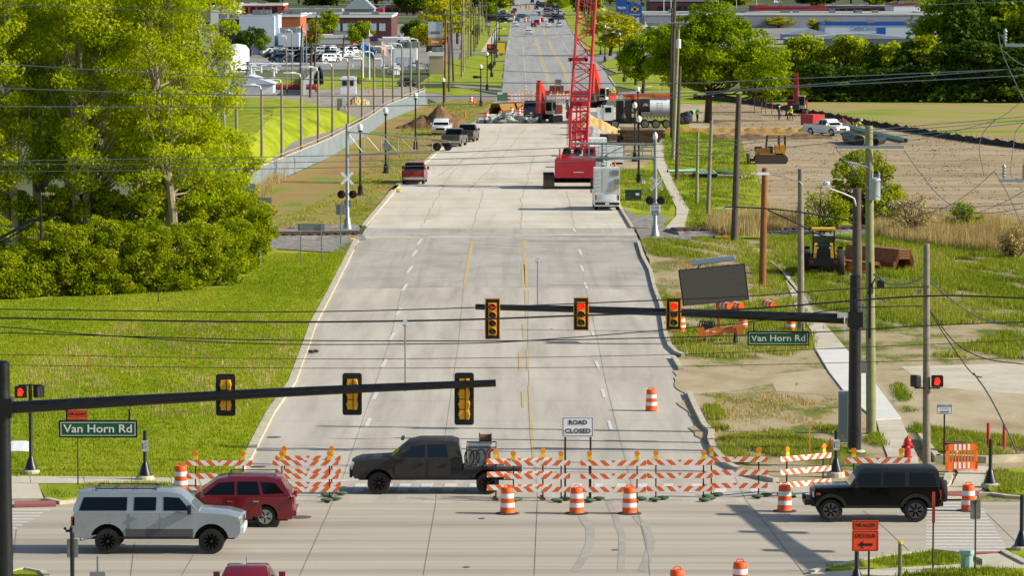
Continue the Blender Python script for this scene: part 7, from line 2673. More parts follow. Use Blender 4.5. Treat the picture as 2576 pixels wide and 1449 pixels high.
b.build('bowl', M_rust, t, smooth=True)
b = MB()
b.ball((0, 0, .22), .22, 12, 7)
b.build('base', M_white, t)
p = g(2118, 1116)
t = thing('control_cabinet', 'tall grey traffic control cabinet left of the black mast pole', 'cabinet', (p.x + .1, p.y + .4, .05), rad(-12))
b = MB()
b.box((0, 0, 1.05), (.42, .5, 2.1))
b.build('cabinet_body', P('cabinet_grey', '#9aa6ad', .5, .2, var=.1, scale=1), t)
b = MB()
b.box((0, -.26, 1.05), (.36, .02, 1.85))
b.build('cabinet_door', P('cabinet_door', '#8a97a0', .5, .2, var=.1), t)
for lab, u, v, w_, h_ in (('grey meter box on the pole side above the mast arm', 2166, 797, .22, 1.1), ('small grey meter box low beside the black mast pole', 2169, 923, .34, .5)):
 q = at(u, v, 176.5)
 b = MB()
 b.box((0, 0, 0), (w_, .2, h_)).box((0, -.11, 0), (w_ * .8, .02, h_ * .8))
 o = b.build('meter_box', M_signback)
 o.location = q
 tag(o, lab, 'meter box')
M_stk = P('yellow_stake', '#d9b21e', .7, var=.2)
M_lath = P('lath_stake', '#c98a3a', .8, var=.25)
for lab, u, vb, vt in (('leftmost of the three upper stakes in the left lawn', 331, 837, 795), ('middle of the three upper stakes in the left lawn', 402, 836, 790), ('right of the three upper stakes in the left lawn', 562, 835, 788),
                       ('leftmost lower stake in the left lawn', 229, 951, 905), ('second lower stake in the left lawn', 307, 936, 889), ('third lower stake in the left lawn', 483, 938, 891), ('rightmost lower stake in the left lawn, near the kerb', 634, 940, 898),
                       ('faint reddish stake left of the lower stakes', 222, 936, 893)):
 p = g(u, vb)
 b = MB()
 b.box((0, 0, (ht(vt, p.y) - .1) / 2), (.045, .03, ht(vt, p.y) - .1))
 o = b.build('survey_stake', M_lath)
 o.location = (p.x, p.y, .1)
 tag(o, lab, 'stake', 'survey stakes in the left lawn')
for lab, u, vb, vt, w_, m_ in (('pale yellow wooden stake behind the angled barricade', 2036, 1150, 1078, .07, M_stk), ('yellow steel marker right of the black mast pole top', 2166, 707, 607, .07, M_stk), ('red topped yellow marker by the rail track', 1962, 577, 530, .05, M_stk),
                               ('white marker post at the left bush edge', 656, 672, 624, .06, M_white), ('yellow pipe marker between path and mast pole', 2163, 1060, 945, .05, M_stk), ('red and yellow stake at the angled barricade', 2087, 1178, 1105, .06, M_exo),
                               ('yellow marker pole at the far left verge', 1055, 400, 366, .04, M_stk), ('white marker by the rail track near the loader', 1984, 580, 552, .07, M_white), ('dark red lath at the foot of the left bushes', 398, 765, 726, .05, M_rust)):
 p = g(u, vb)
 b = MB()
 b.box((0, 0, ht(vt, p.y) / 2), (w_, .03, ht(vt, p.y)))
 o = b.build('marker_stake', m_)
 o.location = (p.x, p.y, .03)
 tag(o, lab, 'stake')
ff = 0
for x, y in ((745, 190), (758, 175), (783, 168), (797, 160), (1212, 212), (1378, 190), (1353, 48), (1458, 203), (1492, 312), (1535, 293), (990, 172), (1632, 665), (1695, 452)):
 p = gt('C4', x, y + 8)
 t = thing('marker_flag', 'tiny yellow utility flag stuck in the ground between the kerb and the path', 'flag', (p.x, p.y, .03), 0, 'tiny yellow utility flags')
 b = MB()
 b.tube((0, 0, 0), (.03, 0, .34), .006, n=4)
 b.build('wire', M_steel, t)
 b = MB()
 b.box((.07, 0, .3), (.13, .006, .13), MR(.4, 4, 'Y'))
 b.build('pennant', M_stk, t)
p = g(42, 1150)
b = MB()
b.loft([[(x, 0, .05 + .25 * sin((x + 1) * 1.1)), (x, .9, .35 + .25 * sin((x + 1) * 1.1)), (x, .9, .37 + .25 * sin((x + 1) * 1.1)), (x, 0, .07 + .25 * sin((x + 1) * 1.1))] for x in (-.6, -.2, .2, .6, .9)])
o = b.build('fallen_board', P('banner_white', '#dfe3e4', .5, var=.1))
o.location = (p.x - .2, p.y - 1.6, .12)
tag(o, 'curled white board lying on the lawn behind the near mast pole', 'board')
for lab, u, v in (('orange cloth scrap by the kerb under the message board', 1795, 740), ('yellow rope heap on the kerb behind the red pickup', 993, 484)):
 pass
for lab, nm, u, v, m_, s_ in (('orange scrap on the grass at the right kerb', 'plastic_scrap', 1783, 703, M_orange, .4), ('orange cloth caught in weeds by the thick dark pole', 'plastic_scrap', 1826, 600, M_orange, .35), ('yellow hose scrap on the kerb behind the red pickup', 'hose_scrap', 999, 484, M_stk, .35),
                              ('red ball shaped marker in the verge by the poles', 'marker_ball', 1765, 468, M_orange, .28), ('dark boulder on the far left lawn', 'boulder', 1200, 197, M_dark, .9), ('dark debris lump by the left lane', 'debris_lump', 790, 889, M_rubber, .3),
                              ('yellow tipped scrap at the crossing edge', 'plastic_scrap', 882, 605, M_stk, .3), ('pale boulder on the far right lawn under the maple', 'boulder', 1752, 225, M_kerb, .9)):
 p = g(u, v)
 b = MB()
 r = random.Random(u)
 for k in range(4):
  b.ball((r.uniform(-s_, s_) * .6, r.uniform(-.2, .2), s_ * .25), s_ * r.uniform(.3, .55), 8, 5, (1.2, 1, .6))
 o = b.build(nm, m_, smooth=True)
 o.location = (p.x, p.y, .04)
 tag(o, lab, nm.split('_')[-1])
def fence_wall(name, label, pts, hgt, mat, topcol=None):
 t = thing(name, label, 'fence', (0, 0, 0))
 out = []
 for a_, c_ in zip(pts, pts[1:]):
  d = c_ - a_
  n_ = Vector((-d.y, d.x, 0)).normalized()
  k = max(2, int(d.length / .45))
  for j in range(k):
   out.append(a_.lerp(c_, j / k) + n_ * (.05 if j % 2 else -.05))
 out.append(pts[-1])
 b = MB()
 b.add([(p.x, p.y, 0) for p in out] + [(p.x, p.y, hgt) for p in out], [(i, i + 1, len(out) + i + 1, len(out) + i) for i in range(len(out) - 1)])
 b.build('steel_sheet', mat, t)
 b = MB()
 for a_, c_ in zip(pts, pts[1:]):
  b.tube(a_ + Vector((0, 0, hgt)), c_ + Vector((0, 0, hgt)), .05, n=5)
  b.tube(a_ + Vector((-.15, .1, hgt + .3)), c_ + Vector((-.15, .1, hgt + .3)), .03, n=4)
 b.build('top_rail', topcol or M_steel, t)
 return t, out
M_corr = P('galvanised_sheet', '#8b979c', .55, .4, var=.2, scale=.6, dirt=('#757a78', .35))
fp = [g(624, 498), g(629, 486), g(828, 396), g(923, 339), g(975, 301), g(1069, 261), g(1069, 254)]
t, out = fence_wall('steel_fence', 'long corrugated steel fence running beside the lamp poles', fp, 1.95, M_corr, P('straw_topping', '#c9b890', .9, var=.3, scale=3))
b = MB()
b.bx(-1, .2, -.05, .05, 0, 3.4)
o = b.build('steel_fence_end', M_corr)
o.location = gt('B2', 165, 566)
tag(o, 'upright corrugated panel at the near end of the steel fence', 'panel')
fp = [gt('D4', 310, 850), gt('D4', 560, 600), gt('D4', 625, 690)]
fence_wall('steel_fence', 'short corrugated fence corner in the yard behind the lamp poles', [Vector((p.x, p.y, 0)) for p in fp], 2.2, M_corr)
for lab, x, y in (('tan utility box with two concrete barriers on the mound edge', 885, 1120), ('grey utility box with two concrete barriers at the mound foot', -190, 1000)):
 if x > 0:
  p = gt('D4', x, y)
 else:
  p = gt('A2', 545, 1055)
 t = thing('utility_cabinet', lab, 'utility box', (p.x, p.y, .02))
 b = MB()
 b.box((-.2, 1, .95), (.7, .5, 1.9))
 b.build('cabinet', M_signback, t)
 for dx in (0, .6):
  b = MB()
  b.loft([[(dx - .12 - q * .14, -.6 if s_ else .6, z_) for q, z_ in ((1, 0), (1, .2), (0, .8))] + [(dx + .12 + q * .14, -.6 if s_ else .6, z_) for q, z_ in ((0, .8), (1, .2), (1, 0))] for s_ in (0, 1)])
  b.build('concrete_barrier', M_kerb, t)
b = MB()
tp = at(553, 215, 318)
for s_, dd in ((-1, 0), (1, 0), (1, 1.2)):
 b.tube((tp.x, 318, tp.z), (tp.x + s_ * 1.2, 318 + dd, -0.0), .08, n=5)
for k in range(5):
 z_ = 1 + k * 1.9
 f = 1.2 * (1 - z_ / tp.z)
 b.tube((tp.x - f, 318, z_), (tp.x + f, 318, z_), .05, n=4)
 b.tube((tp.x - f, 318, z_), (tp.x + 1.2 * (1 - (z_ + 1.9) / tp.z), 318, z_ + 1.9), .035, n=4)
o = b.build('lattice_mast', M_gal)
tag(o, 'grey lattice mast half hidden behind the edge of the left trees', 'mast')
M_wd = P('black_cable', '#15171a', .6, var=.2)
M_wl = P('bare_wire', '#6c7c84', .5, .6, var=.2)
def wire(label, pts, r_, mat, group=None, Y=160.0, nm='overhead_wire'):
 """smooth curve through measured points, all at depth Y unless given"""
 P_ = [at(p[0], p[1], p[2] if len(p) > 2 else Y) for p in pts]
 out = []
 n = len(P_)
 for i in range(n - 1):
  p0, p1, p2, p3 = P_[max(i - 1, 0)], P_[i], P_[i + 1], P_[min(i + 2, n - 1)]
  k = 10
  for j in range(k):
   t_ = j / k
   out.append(.5 * ((2 * p1) + (p2 - p0) * t_ + (2 * p0 - 5 * p1 + 4 * p2 - p3) * t_ ** 2 + (3 * p1 - p0 - 3 * p2 + p3) * t_ ** 3))
 out.append(P_[-1])
 b = MB()
 b.path(out, r_, 5)
 o = b.build(nm, mat)
 tag(o, label, 'wire', group)
G1 = 'black cables across the lower picture'
G2 = 'bare wires across the upper picture'
W_ = [('black cable crossing the left lawn just under the bushes', [(-200, 776), (0, 778), (645, 785), (1096, 777), (1664, 755), (1884, 745), (2118, 728), (2326, 722)], .022, M_wd, G1),
      ('thickest black cable passing across the signal heads', [(-200, 796), (0, 800), (645, 810), (1096, 806), (1430, 795), (1731, 784), (1930, 774), (2320, 745), (2575, 750), (2700, 754)], .036, M_wd, G1),
      ('black cable dipping low under the far signals then climbing to the grey pole', [(-200, 812), (0, 822), (234, 842), (645, 865), (1096, 865), (1330, 857), (1731, 825), (1930, 805), (2130, 776), (2320, 770)], .02, M_wd, G1),
      ('black cable running level just above the Van Horn street sign', [(-200, 833), (0, 837), (645, 855), (1096, 858), (1330, 857), (1731, 848), (2033, 837), (2320, 820), (2575, 810), (2700, 806)], .022, M_wd, G1),
      ('thin wire across the lawn through the lower stakes tops', [(-200, 890), (0, 892), (645, 902), (1096, 902), (1697, 892), (2300, 868), (2700, 850)], .012, M_wd, G1),
      ('thinnest lowest wire across the lawn stakes', [(-200, 915), (43, 919), (645, 926), (1096, 926), (1697, 922), (2300, 908), (2700, 897)], .012, M_wd, G1),
      ('topmost thin wire across the top left of the trees', [(-200, 2), (0, 10), (645, 33), (1100, 36), (1700, 33), (2575, 2)], .014, M_wl, G2, 185),
      ('bare wire crossing the trees at a third of their height', [(-200, 148), (0, 160), (516, 190), (1032, 205), (1677, 209), (1930, 200), (2575, 172), (2700, 165)], .018, M_wl, G2),
      ('bare wire below the highest of the three that climb right', [(-200, 215), (0, 221), (516, 237), (1161, 242), (1677, 235), (1930, 220), (2575, 171), (2700, 160)], .018, M_wl, G2),
      ('bare wire at the guard booth base level', [(-200, 265), (0, 267), (645, 270), (1161, 262), (1677, 245), (1930, 223), (2575, 189), (2700, 180)], .018, M_wl, G2),
      ('bare wire passing over the crane counterweight top', [(-200, 405), (0, 404), (516, 397), (1032, 386), (1677, 361), (1930, 347), (2565, 294), (2700, 280)], .014, M_wl, G2),
      ('bare wire crossing the crane body level', [(-200, 416), (0, 414), (516, 411), (1032, 402), (1677, 378), (1930, 356), (2575, 302), (2700, 290)], .012, M_wl, G2),
      ('lowest bare wire crossing the red pickup roof', [(-200, 433), (0, 431), (516, 427), (1161, 414), (1677, 394), (1918, 376), (2565, 310), (2700, 296)], .014, M_wl, G2)]
for w in W_:
 wire(w[0], w[1], w[2], w[3], w[4], w[5] if len(w) > 5 else 165.0)
for lab, pts, r_, m_ in (('black double cable from the small lamp pole to the right mast', [(1822, 520), (1900, 523), (2000, 532), (2143, 556)], .03, M_wd), ('lower black cable falling to the right from the lamp pole', [(1930, 528), (2000, 560), (2060, 590), (2143, 603)], .03, M_wd),
                         ('wire bundle sagging from the transformer pole to the grey pole', [(2196, 690), (2240, 715), (2290, 712), (2325, 694)], .04, M_wl), ('wire rising from the grey pole down to the right edge', [(2332, 700), (2400, 760), (2480, 806), (2575, 812), (2700, 812)], .03, M_wl),
                         ('guy wire slanting down at the far right edge', [(2448, 938), (2490, 1000), (2540, 1100), (2600, 1240)], .035, M_wl), ('looping wire from the grey pole to the lower right', [(2335, 775), (2400, 860), (2470, 900), (2560, 915), (2700, 930)], .022, M_wd),
                         ('loose wire hanging below the grey pole', [(2335, 780), (2380, 850), (2440, 935), (2470, 950)], .022, M_wd),
                         ('wire from the crossarm left end down to the transformer', [(2102, 374), (2150, 430), (2190, 480), (2260, 518), (2400, 522), (2575, 512), (2700, 500)], .016, M_wl),
                         ('wire from the crossarm middle sweeping right', [(2141, 374), (2200, 440), (2240, 490), (2300, 522), (2400, 545), (2500, 520), (2575, 480)], .014, M_wl),
                         ('wire from the crossarm right end sweeping down right', [(2273, 376), (2310, 430), (2360, 490), (2420, 530), (2500, 535), (2600, 520)], .016, M_wl),
                         ('jumper wire hanging at the upper right edge', [(2524, 128), (2550, 150), (2575, 163), (2620, 165)], .02, M_wl), ('wire falling from the upper crossarm past the right edge', [(2510, 80), (2520, 130), (2550, 200), (2600, 300)], .022, M_wl),
                         ('hooked wire loop over the graded field', [(2505, 300), (2475, 330), (2462, 370), (2470, 420), (2475, 445)], .014, M_wl), ('second hooked wire loop near the right edge', [(2575, 308), (2555, 330), (2548, 370), (2540, 435)], .014, M_wl),
                         ('thin wire rising from the field to the upper crossarm', [(2260, 360), (2400, 330), (2505, 300), (2560, 262), (2640, 200)], .012, M_wl),
                         ('wire slanting down right from the lower crossarm', [(2500, 430), (2540, 500), (2600, 640)], .018, M_wl), ('wire slanting down left from the lower crossarm', [(2500, 430), (2450, 475), (2380, 520), (2300, 545)], .014, M_wl)):
 wire(lab, pts, r_, m_, None, 172.0)
wire('black cable sagging across the far road behind the crane', [(1115, 156, 560), (1200, 172, 560), (1340, 181, 560), (1450, 181, 560), (1580, 165, 560), (1690, 145, 560)], .03, M_wd)
for k, (v0_, v1_, v2_) in enumerate(((32, 34, 30), (60, 63, 60), (78, 86, 84))):
 wire('%s faint span over the far road, counted from the top' % ORD[k], [(1100, v0_, 700), (1300, v1_ + 4, 700), (1700, v2_, 700), (2100, v0_ + 40 * k, 700), (2600, v0_ + 14 + 50 * k, 700)], .03, M_wl, 'faint spans over the far road')
# --- VEGETATION
def leaf_mat(name, cols, trans=.35):
 m, nt, b = newmat(name)
 at_ = nt.nodes.new('ShaderNodeAttribute')
 at_.attribute_name = 'var'
 n = len(cols)
 c = ramp(nt, at_.outputs['Fac'], [(i / (n - 1), hexc(h_)) for i, h_ in enumerate(cols)])
 nt.links.new(c, b.inputs['Base Color'])
 b.inputs['Roughness'].default_value = .7
 b.inputs['Specular IOR Level'].default_value = .1
 tr = nt.nodes.new('ShaderNodeBsdfTranslucent')
 nt.links.new(mixc(nt, 1.0, c, (1.0, 1.0, .55), 'MULTIPLY'), tr.inputs['Color'])
 mx = nt.nodes.new('ShaderNodeMixShader')
 mx.inputs[0].default_value = trans
 nt.links.new(b.outputs[0], mx.inputs[1])
 nt.links.new(tr.outputs[0], mx.inputs[2])
 nt.links.new(mx.outputs[0], nt.nodes['Material Output'].inputs['Surface'])
 return m
LM_spring = leaf_mat('spring_leaves', ['#708406', '#93a608', '#b0be0e', '#c6ce22', '#d2ca58'], .6)
LM_bush = leaf_mat('bush_leaves', ['#566a06', '#748808', '#92a00a', '#acb21a', '#b8b444'], .52)
LM_maple = leaf_mat('maple_leaves', ['#5a7208', '#78920a', '#96aa0e', '#b0ba1c'], .55)
LM_dark = leaf_mat('dark_leaves', ['#2c4410', '#3e5612', '#526a14', '#6c7c1e'], .3)
LM_yel = leaf_mat('yellow_green_leaves', ['#8a9008', '#a4a80c', '#b8b414', '#c4bc3c'], .4)
LM_fir = leaf_mat('fir_needles', ['#12280f', '#1c3614', '#28461a'], .15)
LM_grass = leaf_mat('grass_blades', ['#64780a', '#7c900e', '#909e16', '#a8a43a', '#b8a668'], .3)
LM_tall = leaf_mat('tall_grass_blades', ['#56680e', '#72841a', '#8e9a2a', '#a6a052', '#bca878'], .3)
LM_reed = leaf_mat('reed_blades', ['#8a7648', '#a89262', '#c0ac7c', '#cdbd92'], .3)
M_bark = P('bark', '#958a76', .95, var=.35, scale=3, spec=.15, bumps=.5)
M_barkd = P('dark_bark', '#4c4034', .95, var=.35, scale=3, spec=.15, bumps=.5)
def quads_mesh(name, Vv, var, mat, k=4):
 n = len(Vv) // k
 me = bpy.data.meshes.new(name)
 me.vertices.add(len(Vv))
 me.vertices.foreach_set('co', np.ascontiguousarray(Vv, dtype=np.float32).ravel())
 me.loops.add(len(Vv))
 me.loops.foreach_set('vertex_index', np.arange(len(Vv), dtype=np.int32))
 me.polygons.add(n)
 me.polygons.foreach_set('loop_start', np.arange(0, len(Vv), k, dtype=np.int32))
 me.polygons.foreach_set('loop_total', np.full(n, k, dtype=np.int32))
 a = me.attributes.new('var', 'FLOAT', 'FACE')
 a.data.foreach_set('value', np.clip(var, 0, 1).astype(np.float32))
 me.materials.append(mat)
 me.update(calc_edges=True)
 return me
def leaves(C, size, R, flat=.0):
 """rhombus leaves at centres C"""
 n = len(C)
 a = R.normal(size=(n, 3))
 a[:, 2] *= (1 - flat)
 a /= np.linalg.norm(a, axis=1)[:, None]
 b = R.normal(size=(n, 3))
 b -= (b * a).sum(1)[:, None] * a
 b /= np.linalg.norm(b, axis=1)[:, None]
 s = size * R.uniform(.45, 1.6, n)[:, None]
 return np.stack([C - a * s * .5, C + b * s * .32, C + a * s * .5, C - b * s * .32], 1).reshape(-1, 3)
def crown_points(R, shape, n_cl, per, cr):
 """clump centres in a lobed ellipsoid (cx, cy, cz, rx, ry, rz) list, leaves clustered around them"""
 cs = []
 tot = sum(s[3] * s[5] for s in shape)
 for s in shape:
  k = max(3, int(n_cl * s[3] * s[5] / tot))
  d = R.normal(size=(k, 3))
  d /= np.linalg.norm(d, axis=1)[:, None]
  r_ = R.uniform(.25, 1, k)[:, None] ** .45
  cs.append(np.array(s[:3]) + d * r_ * np.array(s[3:]))
 cs = np.concatenate(cs)
 sz = R.uniform(.6, 1.3, len(cs)) * cr
 pts, vv = [], []
 for c, s in zip(cs, sz):
  k = max(4, int(per * (s / cr) ** 2))
  d = R.normal(size=(k, 3))
  d /= np.linalg.norm(d, axis=1)[:, None]
  pts.append(c + d * (R.uniform(0, 1, k)[:, None] ** .4) * s * np.array([1.15, 1.15, .75]))
  vv.append(np.clip(R.normal(R.uniform(.25, .75), .18, k), 0, 1))
 return cs, np.concatenate(pts), np.concatenate(vv)
def tree(name, label, loc, shape, n_cl, per, cr, leaf, mat, trunk=(.25, 3.0), bark=None, limbs=14, seed=1, group=None, cat='tree', lean=(0, 0), stems=1):
 R = np.random.default_rng(seed)
 t = thing(name, label, cat, loc, 0, group)
 cs, pts, vv = crown_points(R, shape, n_cl, per, cr)
 keep = pts[:, 2] > .05
 pts, vv = pts[keep], vv[keep]
 cm = OBJ.new('crown', quads_mesh('crown', leaves(pts, leaf, R), vv, mat))
 link(cm)
 cm.parent = t
 b = MB()
 topz = max(s[2] + s[5] * .6 for s in shape)
 for st in range(stems):
  ox, oy = (0, 0) if st == 0 else (R.uniform(-.8, .8), R.uniform(-.6, .6))
  lx, ly = lean[0] + (R.uniform(-1.2, 1.2) if st else 0), lean[1]
  axis = [Vector((ox + lx * f ** 1.3 + sin(f * 5 + seed) * .15, oy + ly * f, topz * f)) for f in [k / 7 for k in range(8)]]
  b.path(axis, 0, 7, [trunk[0] * (1.25 - 1.1 * k / 7) for k in range(8)])
  sel = R.choice(len(cs), min(limbs, len(cs)), replace=False)
  for i in sel:
   c = Vector(cs[i])
   f0 = min(.85, max(trunk[1] / topz, (c.z - 1.5 - R.uniform(0, .25) * topz) / topz))
   a0 = axis[int(f0 * 7)].lerp(axis[min(7, int(f0 * 7) + 1)], f0 * 7 % 1)
   mid = a0.lerp(c, .5) + Vector((0, 0, -.12 * (c - a0).length))
   r0 = trunk[0] * (1 - f0) * .42 + .025
   b.path([a0, mid, c], 0, 5, [r0, r0 * .6, r0 * .2])
 b.build('trunk', bark or M_bark, t, smooth=True)
 return t
# --- tall trees of the left wood
lt = [(18, 1.0, 'leftmost tall spring-green tree cut by the left edge'), (92, .9, 'second tall tree from the left edge with a gap of grey behind it'), (172, 1.05, 'tall tree in the left wood behind the antenna'), (228, 1.1, 'tall tree with a pale forked trunk in the middle of the left wood'),
      (268, 1.15, 'biggest tree of the left wood with a thick grey trunk'), (345, 1.0, 'tall tree in the left wood leaning to the right'), (425, 1.05, 'tall bright tree in the right half of the left wood'), (505, 1.0, 'rightmost tall tree of the left wood beside the lattice mast')]
for k, (u, sc, lab) in enumerate(lt):
 p = g(u, 640 - (k % 3) * 12)
 w = 3.0 * sc
 sh = [(0, 0, 13.5, w, w, 6.2), (.3, 0, 8, w * .9, w * .9, 3.6), (-1.2, .4, 17, w * .7, w * .7, 3)]
 if k >= 6:
  sh.append((.6, -1, 5.2, w * 1.05, w, 2.6))
 if k == 1:
  sh = [(-.3, 0, 14.5, w * .9, w, 4.4), (.5, 0, 6.0, w * .7, w, 2.0)]
 tree('tall_tree', lab, (p.x, p.y, .05), sh, 110, 215, .9, .205, LM_spring, (.26 * sc, 4), M_bark, 30, 20 + k, 'tall trees of the left wood', lean=((k % 3 - 1) * 1.2 + (1.2 if k == 5 else 0), 0), stems=2)
p = g(575, 560)
tree('tall_tree', 'small tree whose branch reaches over the near end of the steel fence', (p.x, p.y, .05), [(.2, 0, 4.2, 1.7, 1.6, 3.0), (1.3, 0, 4.8, 1.4, 1, .7)], 40, 150, .6, .2, LM_spring, (.13, 1), M_bark, 12, 77)
# --- undergrowth bushes of the left wood
bs = [(-30, 772, 1.2), (45, 770, .95), (105, 766, 1.15), (170, 764, 1.05), (235, 762, 1.2), (300, 760, 1.0), (365, 757, 1.15), (425, 754, 1.05), (490, 748, 1.1), (545, 738, 1.0), (560, 728, 1.0), (600, 708, .75)]
w_ord = ['leftmost', 'second', 'third', 'fourth', 'fifth', 'sixth', 'seventh', 'eighth', 'ninth', 'tenth', 'eleventh', 'rightmost']
for k, (u, v, sc) in enumerate(bs):
 p = g(u, v - 14)
 hh = 4.1 * sc if k != 1 else 2.2
 tree('bush', '%s green bush from the left along the edge of the lawn' % w_ord[k], (p.x, p.y + .8, .05), [(0, 0, hh * .45, 1.5 * sc, 1.4, hh * .48), (R_ if False else .5, .8, hh * .7, 1.2, 1.2, hh * .3), (-.5, -.5, hh * .25, 1.3, 1, hh * .25)], 66, 170, .5, .155, LM_bush, (.06, .3), M_barkd, 14, 40 + k, 'bushes along the left lawn', cat='bush')
for k, (u, v) in enumerate(((20, 640), (130, 640), (240, 640), (350, 640), (450, 636), (540, 630), (575, 622), (612, 640), (622, 672))):
 p = g(u, v)
 sc = 1.0 if k < 7 else .72
 tree('bush', '%s bush of the back row behind the left lawn bushes' % ORD[k], (p.x, p.y, .05), [(0, 0, 2.3 * sc, 2.0 * sc, 1.6, 2.3 * sc), (.7, 0, 3.6 * sc, 1.2, 1.2, 1.1)], 55, 150, .55, .19, LM_bush, (.07, .3), M_barkd, 14, 60 + k, 'back row of left bushes', cat='bush')
# --- the big maple and its neighbour
p = g(1783, 309)
tree('maple_tree', 'big round spring-green tree with a dark trunk in the work site', (p.x, p.y, .04), [(.5, 0, 9.6, 6.8, 6, 4.6), (-2.6, 0, 7.6, 5.2, 5, 3.2), (5.6, 0, 7.2, 4.2, 4.5, 3.3), (.6, 0, 12.6, 3.4, 3.4, 2.2), (-1, 0, 6, 6, 5, 1.6), (7.2, 0, 5, 2.2, 3, 1.8)], 330, 130, 1.0, .36, LM_maple, (.4, 3.6), M_barkd, 60, 5)
p = g(1617, 236)
tree('maple_tree', 'smaller dark green tree left of the big round one', (p.x, p.y, .04), [(.6, 0, 6.2, 4.2, 4, 3.4), (3.4, 0, 8.0, 3, 3, 2.6), (-1.2, 0, 4.6, 2.8, 3, 2.2)], 120, 120, .95, .36, LM_maple, (.22, 2), M_barkd, 26, 6)
p = g(2185, 578)
tree('shrub', 'large bright shrub behind the transformer pole', (p.x, p.y, .05), [(-.8, 0, 4.3, 2.2, 1.8, 2.0), (.9, 0, 3.4, 2.0, 1.8, 1.6), (0, 0, 2.0, 2.6, 1.8, 1.6), (-2.2, 0, 1.6, 1.2, 1.2, 1.3)], 120, 110, .5, .2, LM_bush, (.1, .4), M_barkd, 50, 8, cat='shrub', stems=3)
for lab, u, v, sc, mm in (('scrubby bush left of the large bright shrub by the loader', 2068, 592, 1.15, LM_bush), ('small bush in the reeds near the two pipes', 2420, 590, .75, LM_bush), ('dark low thicket at the right edge of the reeds', 2560, 655, .7, LM_reed), ('bare brown thicket right of the large shrub', 2290, 600, 1.0, LM_reed)):
 p = g(u, v)
 tree('shrub', lab, (p.x, p.y, .05), [(0, 0, 1.6 * sc, 1.7 * sc, 1.3, 1.5 * sc)], 36, 60, .5, .16, mm, (.05, .2), M_barkd, 26, int(u), cat='shrub', stems=3)
# --- prototypes for the farther trees, copied
def proto_tree(mat, seed, shape, n=60, per=60, cr=1.0, leaf=.5, bark=M_barkd, tr=(.22, 1.5), limbs=14):
 return tree('tree', 'x y z w', (0, 0, 0), shape, n, per, cr, leaf, mat, tr, bark, limbs, seed)
round_s = [(0, 0, 5.6, 3.6, 3.6, 3.6), (1.2, 0, 7.8, 2.2, 2.2, 1.8), (-1.4, 0, 4.6, 2.6, 2.6, 2)]
tall_s = [(0, 0, 4.6, 2.3, 2.3, 3.8), (.5, 0, 7.4, 1.5, 1.5, 2.2), (-.8, 0, 2.4, 2.0, 2, 1.9), (.3, 0, 1.1, 2.8, 2.4, 1.3)]
fir_s = [(0, 0, 1.4 + k * 1.3, 2.2 - k * .33, 2.2 - k * .33, .9) for k in range(6)]
PR = dict(m=proto_tree(LM_maple, 101, round_s), d=proto_tree(LM_dark, 102, round_s), y=proto_tree(LM_yel, 103, round_s), t=proto_tree(LM_bush, 104, tall_s), T=proto_tree(LM_dark, 105, tall_s), s=proto_tree(LM_spring, 106, tall_s), f=proto_tree(LM_fir, 107, fir_s, 60, 70, .55, .35))
used = set()
def place_tree(kind, u, vb, vt, label, group=None, wid=None, nm=None, flip=1):
 p = g(u, vb)
 hh = ht(vt, p.y)
 pr = PR[kind]
 base = 9.3 if kind in 'mdy' else 9.2
 if kind in used:
  o = copy_tree(pr)
 else:
  o = pr
  used.add(kind)
 if nm:
  o.name = nm
 s = hh / base
 ws = (wid / ppm(p.y) / 7.4) if wid else s
 o.location = (p.x, p.y, 0)
 o.scale = (ws * flip, ws, s)
 o.rotation_euler = (0, 0, (u * 7.3) % 6.28)
 if 'group' in o:
  del o['group']
 tag(o, label, 'tree', group)
 return o
belt = [('t', 1905, 252, 150, 70), ('s', 1950, 250, 128, 80), ('t', 2000, 249, 95, 75), ('s', 2040, 249, 82, 80), ('t', 2085, 250, 118, 75), ('t', 2125, 250, 92, 80), ('s', 2165, 250, 86, 80), ('T', 2200, 251, 118, 75), ('s', 2240, 251, 100, 85), ('T', 2285, 252, 112, 85), ('t', 2320, 252, 92, 90),
  ('T', 1925, 258, 195, 75), ('t', 1985, 256, 180, 80), ('T', 2060, 256, 165, 95), ('T', 2130, 256, 172, 95), ('T', 2215, 256, 175, 95), ('T', 2300, 256, 170, 95), ('T', 2375, 257, 120, 110), ('T', 2460, 258, 110, 120), ('T', 2545, 258, 118, 120), ('T', 2610, 258, 110, 120)]
for k, (kd, u, vb, vt, w_) in enumerate(belt):
 place_tree(kd, u, vb, vt, '%s %s from the left in the belt of trees behind the meadow' % (ORD[k] if k < 11 else ORD[k - 11], 'tall tree' if k < 11 else 'low dark front tree'), 'belt of trees behind the meadow', w_ * 1.6)
for k, (kd, u, vb, vt, w_) in enumerate((('m', 2385, 235, -12, 170), ('d', 2470, 235, -70, 190), ('m', 2560, 236, -40, 190), ('T', 2420, 250, 40, 150), ('d', 2520, 250, 60, 170), ('m', 2640, 250, -20, 200))):
 place_tree(kd, u, vb, vt, '%s of the towering trees at the upper right corner' % ORD[k], 'towering trees at the upper right', w_ * 1.15)
